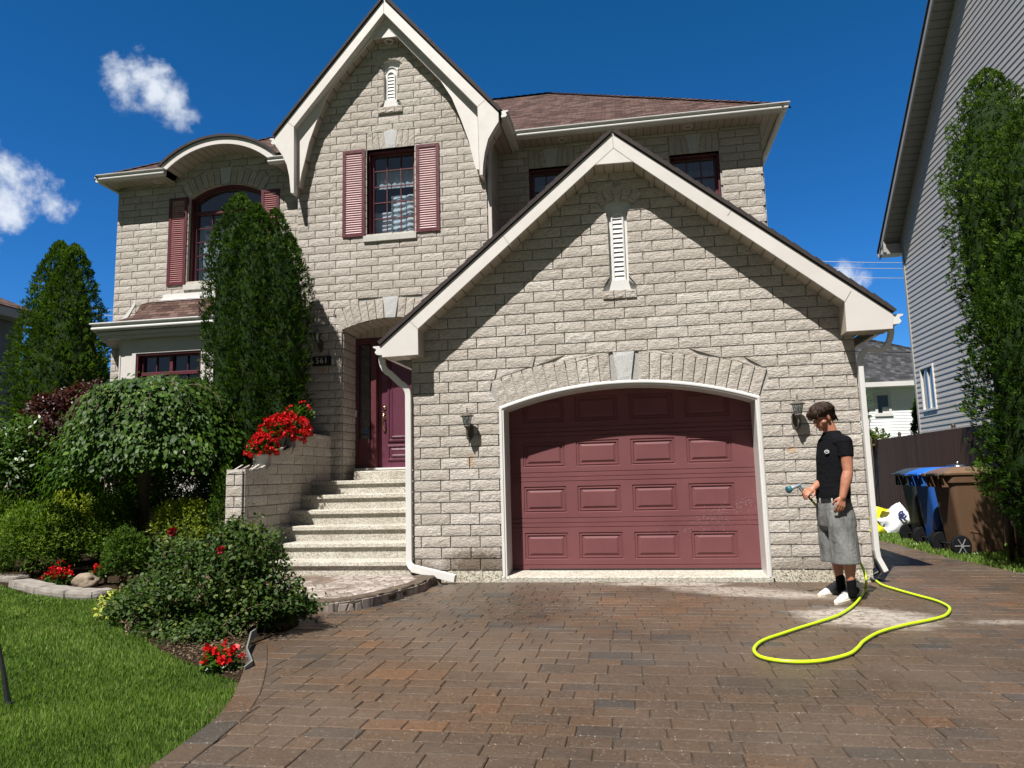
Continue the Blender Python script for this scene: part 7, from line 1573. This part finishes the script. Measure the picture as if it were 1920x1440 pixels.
def hand_(w, dirv, palmn, thumb_side, curl, spread=.010, grip=False, scale=1.0):
    dirv = dirv.normalized(); palmn = (palmn-dirv*palmn.dot(dirv)).normalized(); side = dirv.cross(palmn).normalized()*thumb_side
    pc = w+dirv*.045; capsule(sk, w-dirv*.01, w+dirv*.012, .026, .028, 12, .8, palmn)
    for k in range(4): o = side*(.030-.020*k); capsule(sk, w+dirv*.018+o*.6, w+dirv*.080+o*1.05, .015, .0125, 10, .95, palmn)
    for k, (l, c) in enumerate(zip((.070, .078, .072, .056), curl)):
        o = side*(.030-.020*k)*1.08; a = w+dirv*(.086-.004*abs(k-1))+o; d = dirv.copy(); seg = [l*.45, l*.32, l*.26]; r = .0098
        for q, s_ in enumerate(seg):
            ang = c*(.55+.35*q); d = (Matrix.Rotation(ang, 3, side*thumb_side*-1) @ d) if False else (d*math.cos(ang)+palmn*math.sin(ang)).normalized()
            palm2 = (palmn-d*palmn.dot(d)); palmn_l = palm2.normalized() if palm2.length > 1e-3 else -dirv
            b_ = a+d*s_; capsule(sk, a, b_, r, r*.88, 8); a = b_; r *= .9
    a = w+dirv*.022+side*.028+palmn*.006; d = (dirv*.62+side*.62+palmn*.35).normalized()
    b1 = a+d*.034; d2 = (dirv*.85+side*.10+palmn*.5).normalized(); b2 = b1+d2*.030; d3 = (dirv*.8-side*.25+palmn*.45).normalized(); capsule(sk, a, b1, .0145, .0115, 10); capsule(sk, b1, b2, .0112, .0098, 10); capsule(sk, b2, b2+d3*.022, .0098, .008, 8)
hand_(Lw, (Lh-Lw)+Vector((-.004, 0, 0)), Vector((-.25, .9, 0)), -1, (.55, .5, .5, .55))
hand_(Rw, (Rh-Rw)+Vector((-.015, -.04, -.004)), Vector((-.30, .30, -.9)), 1, (.95, 1.15, 1.2, 1.2))
for kn, an in ((Lk_, La), (Rk_, Ra)): limb(sk, [(kn+UP*.10, .062), (kn, .055), (kn*.66+an*.34-FD*.012, .055), (kn*.3+an*.7, .040), (an, .034), (an-UP*.05, .036)])
BODY = remeshed(sk, 'body', M_skin, PER, .0045, 3, .45)
e = MB()
for s in (-1, 1): ellipsoid(e, hc+lh*s*.031+fh*.079-uh*.004, (lh*.011, fh*.009, uh*.006), 10, 8)
e.build('eyes', mat('eye', (.25, .2, .17), .2), BODY, smooth=True)
e = MB(); 
for s in (-1, 1): capsule(e, hc+lh*s*.014+fh*.091+uh*.018, hc+lh*s*.047+fh*.074+uh*.020, .0042, .003, 8)
e.build('eyebrows', M_hair, BODY, smooth=True)
# hair: solid cap plus locks
hm_ = MB(); ellipsoid(hm_, hc+uh*.050-fh*.020, (lh*.088, fh*.104, uh*.088), 22, 14); ellipsoid(hm_, hc+uh*.058+fh*.040, (lh*.082, fh*.070, uh*.050), 20, 12); ellipsoid(hm_, hc-uh*.005-fh*.070, (lh*.070, fh*.042, uh*.068), 18, 12)
HR_ = remeshed(hm_, 'hair', M_hair, PER, .006, 3)
lk = MB(); rs = random.Random(5)
crownp = hc+uh*.135-fh*.03
for k in range(1500):
    th = rs.uniform(0, 6.283); fl = (fh*math.cos(th)+lh*math.sin(th)); front = max(0, fl.dot(fh)); back = max(0, -fl.dot(fh)); t0 = rs.uniform(.0, .85); wob = lh*rs.gauss(0, .004)+fh*rs.gauss(0, .004)
    def surf(ph, lift):
        d0 = uh*math.cos(ph)+fl*math.sin(ph); return hc+uh*.045-fh*.012+lh*d0.dot(lh)*(.093+lift)+fh*d0.dot(fh)*(.116+lift)+uh*d0.dot(uh)*(.096+lift)
    end = 1.55+.22*front+.40*back+rs.uniform(-.12, .12); seg = rs.uniform(.5, .9); ph0 = t0*1.2; ph1 = min(end, ph0+seg); L_ = rs.uniform(.000, .010); P4 = [surf(ph0+(ph1-ph0)*q/3, L_*(.3+.7*q/3)+.002)+wob*(q/3) for q in range(4)]
    lk.tube([tuple(p) for p in P4], [.0042, .0042, .0034, .0008], 4)
for k in range(150):
    s = rs.uniform(-1, 1); st_ = hc+uh*rs.uniform(.065, .10)+fh*.088+lh*s*.066; ln_ = rs.uniform(.05, .078); p1 = st_+fh*.020-uh*ln_*.45+lh*rs.gauss(0, .006); p2 = p1-uh*ln_*.5+fh*rs.gauss(.000, .005)+lh*rs.gauss(0, .006); lk.tube([tuple(st_), tuple(p1), tuple(p2)], [.0045, .004, .0008], 4)
for k in range(110):
    s = rs.uniform(-1, 1); st_ = hc+uh*rs.uniform(-.03, .05)-fh*.104+lh*s*.055; p2 = st_-uh*rs.uniform(.04, .06)-fh*rs.gauss(.004, .004)+lh*rs.gauss(0, .005); lk.tube([tuple(st_), tuple((st_+p2)/2-fh*.006), tuple(p2)], [.0045, .004, .0008], 4)
lk.build('locks', M_hair, HR_, smooth=True)
# shirt
sh = MB(); C = lambda px, py: J(px, py)
rings_loft(sh, [(C(1562, 936), .168, .122), (C(1562, 925), .170, .124), (C(1562, 905), .166, .120), (C(1563, 880), .170, .122), (C(1564, 858), .184, .128), (C(1565, 842), .190, .122), (C(1564, 831), .182, .108), (C(1562, 822), .140, .092), (C(1560, 815), .098, .078), (C(1559, 808), .070, .066)])
Lm = Ls*.42+Le*.58; Rm_ = Rs*.45+Re*.55
capsule(sh, Ls-LD*.10+UP*.0, Ls+LD*.0-UP*.004, .066, .072); 
def sleeve(a, b_, ra, rb): 
    d = (b_-a).normalized(); x = d.orthogonal().normalized(); y = d.cross(x); rings = []
    for k in range(7): t_ = k/6; r = ra+(rb-ra)*t_; c = a+(b_-a)*t_; rings.append([tuple(c+(x*math.cos(6.2832*q/20)+y*math.sin(6.2832*q/20))*r) for q in range(20)])
    loft(sh, rings)
sleeve(Ls-(Le-Ls)*.04, Ls*.50+Le*.50, .071, .066); sleeve(Rs, Rm_, .070, .066); capsule(sh, Rs-LD*.0, Rs+LD*.03, .074, .074)
SHT = remeshed(sh, 'shirt', M_shirt, PER, .006, 5)
lg = MB(); cen = chest+FD*.133+LD*.062+UP*.055; nrm = (FD*.93+LD*.37).normalized(); tx = nrm.cross(UP).normalized()
def logo_face(pts, off, m): 
    m.face([cen+nrm*off+tx*a+UP*b_ for a, b_ in pts])
el_pts = lambda a, b_: [(a*math.cos(6.2832*k/18), b_*math.sin(6.2832*k/18)) for k in range(18)]
logo_face(el_pts(.024, .018), .0085, lg); lg.build('chest_badge', painted('badge_white', (.55, .58, .57), .6, .1, 50, 0), SHT)
lg = MB(); logo_face(el_pts(.017, .011), .0095, lg); lg.build('badge_centre', M_black, SHT)
lg = MB(); logo_face([(-.012, -.002), (-.007, -.004), (-.004, .002), (0, -.003), (.004, .003), (.008, -.003), (.012, .001), (.009, .005), (.004, .006), (0, .002), (-.005, .006), (-.010, .003)], .0105, lg); lg.build('badge_mark', painted('badge_mark', (.5, .53, .52), .6, .1, 50, 0), SHT)
# shorts: pelvis and two wide legs
so_ = MB(); rings_loft(so_, [(C(1563, 938), .163, .120), (C(1564, 950), .175, .130), (C(1567, 968), .188, .140), (C(1570, 985), .185, .138), (C(1571, 994), .15, .11)])
def leg_(specs, n=26):
    rings = []
    for (px, py, dy, a, b_) in specs: c = J(px, py, dy); rings.append([tuple(c+LD*a*math.cos(6.2832*k/n)+FD*b_*math.sin(6.2832*k/n)*(1+.05*math.sin(k*2.1+py))) for k in range(n)])
    loft(so_, rings)
leg_([(1575, 958, -.085, .095, .115), (1578, 985, -.095, .105, .128), (1582, 1015, -.105, .112, .130), (1586, 1045, -.11, .116, .128), (1587, 1057, -.11, .118, .129)])
leg_([(1556, 958, .085, .095, .105), (1555, 985, .095, .10, .112), (1557, 1015, .10, .105, .105), (1560, 1040, .10, .105, .100), (1561, 1052, .10, .106, .102)])
SHO = remeshed(so_, 'shorts', M_denim, PER, .007, 2)
bl = MB(); n = 40; c0_ = C(1563, 938); ring = [c0_+LD*.168*math.cos(6.2832*k/n)+FD*.125*math.sin(6.2832*k/n) for k in range(n)]; bl.sweep([tuple(p) for p in ring], [(-.003, -.018), (.003, -.018), (.003, .018), (-.003, .018)], closed=True); bl.build('belt', M_black, PER, fixn=True)
for k, a in enumerate((.95, 1.75, .35)):
    p = c0_+LD*.172*math.cos(a)+FD*.129*math.sin(a); q_ = MB(); q_.sweep([tuple(p+UP*.024), tuple(p+(p-c0_).normalized()*.003), tuple(p-UP*.024)], [(-.006, -.003), (.006, -.003), (.006, .003), (-.006, .003)], up=tuple((p-c0_).normalized())); q_.build('belt_loop', painted('denim_loop', (.36, .37, .36), .8, .1, 20, .1), SHO)
pk_m = MB(); pts_ = []
for k in range(9): a = .72+.42*k/8*1.6; zz = .022-.050*math.sin(min(1.57, k/8*1.57)); pts_.append(tuple(c0_-UP*.03+UP*zz+LD*.190*math.cos(a*.62)+FD*.143*math.sin(a*.62)))
pk_m.tube(pts_, .003, 5); pk_m.build('pocket_seam', M_black, SHO)
# socks and shoes
def foot(an, heel_px, toe_px, wid, nm):
    h, t_ = Vector(ZP(*heel_px, .0)), Vector(ZP(*toe_px, .0)); d = (t_-h); L = d.length; d.normalize(); s = Vector((-d.y, d.x, 0))
    sc = MB(); capsule(sc, an-UP*.07, an+UP*.05, .037, .041, 16); capsule(sc, an-UP*.05, h+d*.07+UP*.06, .040, .040, 14); sc.build('sock', M_sock, PER, smooth=True)
    u_ = MB(); rings = []
    for k in range(13):
        f = k/12; x = L*f; w_ = wid*(.62+.38*math.sin(math.pi*min(1, f*1.05)**.8))*(1 if f < .82 else max(.25, math.sqrt(max(0, 1-((f-.82)/.19)**2)))); hgt = .128-.04*f if f < .35 else (.114-.066*((f-.35)/.65)**.8); hgt = max(.036, hgt)*(1 if f < .93 else .8)
        if f < .05: w_ *= .8
        rings.append([tuple(h+d*x+s*(w_*.5*math.cos(a))*(1 if math.sin(a) < .3 else .82)+UP*(.024+(hgt-.024)*max(0, math.sin(a))**.75 if math.sin(a) > 0 else .024)) for a in [6.2832*q/18 for q in range(18)]])
    loft(u_, rings); S_o = u_.build('shoe', M_shoe, PER, smooth=True)
    so2 = MB(); outl = []
    for f in np.linspace(0, 1, 13): w_ = wid*(.66+.38*math.sin(math.pi*min(1, f*1.05)**.8))*(1 if f < .82 else max(.3, math.sqrt(max(0, 1-((f-.82)/.195)**2)))); outl.append((f, w_*.53))
    P1 = [h+d*(L*f*1.03-.006)+s*w_ for f, w_ in outl]+[h+d*(L*f*1.03-.006)-s*w_ for f, w_ in outl[::-1]]
    so2.prism([(p.x, p.y) for p in P1], .006, .032, axis='Z'); so2.build('sole', M_sole, S_o, fixn=True, bevel=.003)
    lc_ = MB()
    for k in range(5): f = .36+.085*k; hz_ = .114-.066*((f-.35)/.65)**.8; p = h+d*L*f+UP*(hz_+.004); lc_.tube([tuple(p-s*.026-UP*.008), tuple(p+UP*.003), tuple(p+s*.026-UP*.008)], .0035, 5)
    lc_.tube([tuple(h+d*L*.30+UP*.122+s*.02), tuple(h+d*L*.36+UP*.118+s*.04), tuple(h+d*L*.42+UP*.10+s*.035)], .003, 5); lc_.build('laces', painted('grey_laces', (.16, .16, .17), .9, .2, 30, 0), S_o)
    q_ = MB(); c = h+d*L*.45; q_.mesh([c+s*wid*.44+UP*.04, c+s*wid*.42+UP*.072, c+d*.045+s*wid*.44+UP*.055, c+d*.02+s*wid*.46+UP*.038], [(0, 1, 2, 3)])
foot(La, (1609, 1117), (1569, 1136), .118, 'near')
foot(Ra, (1585, 1108), (1537, 1121), .114, 'far')
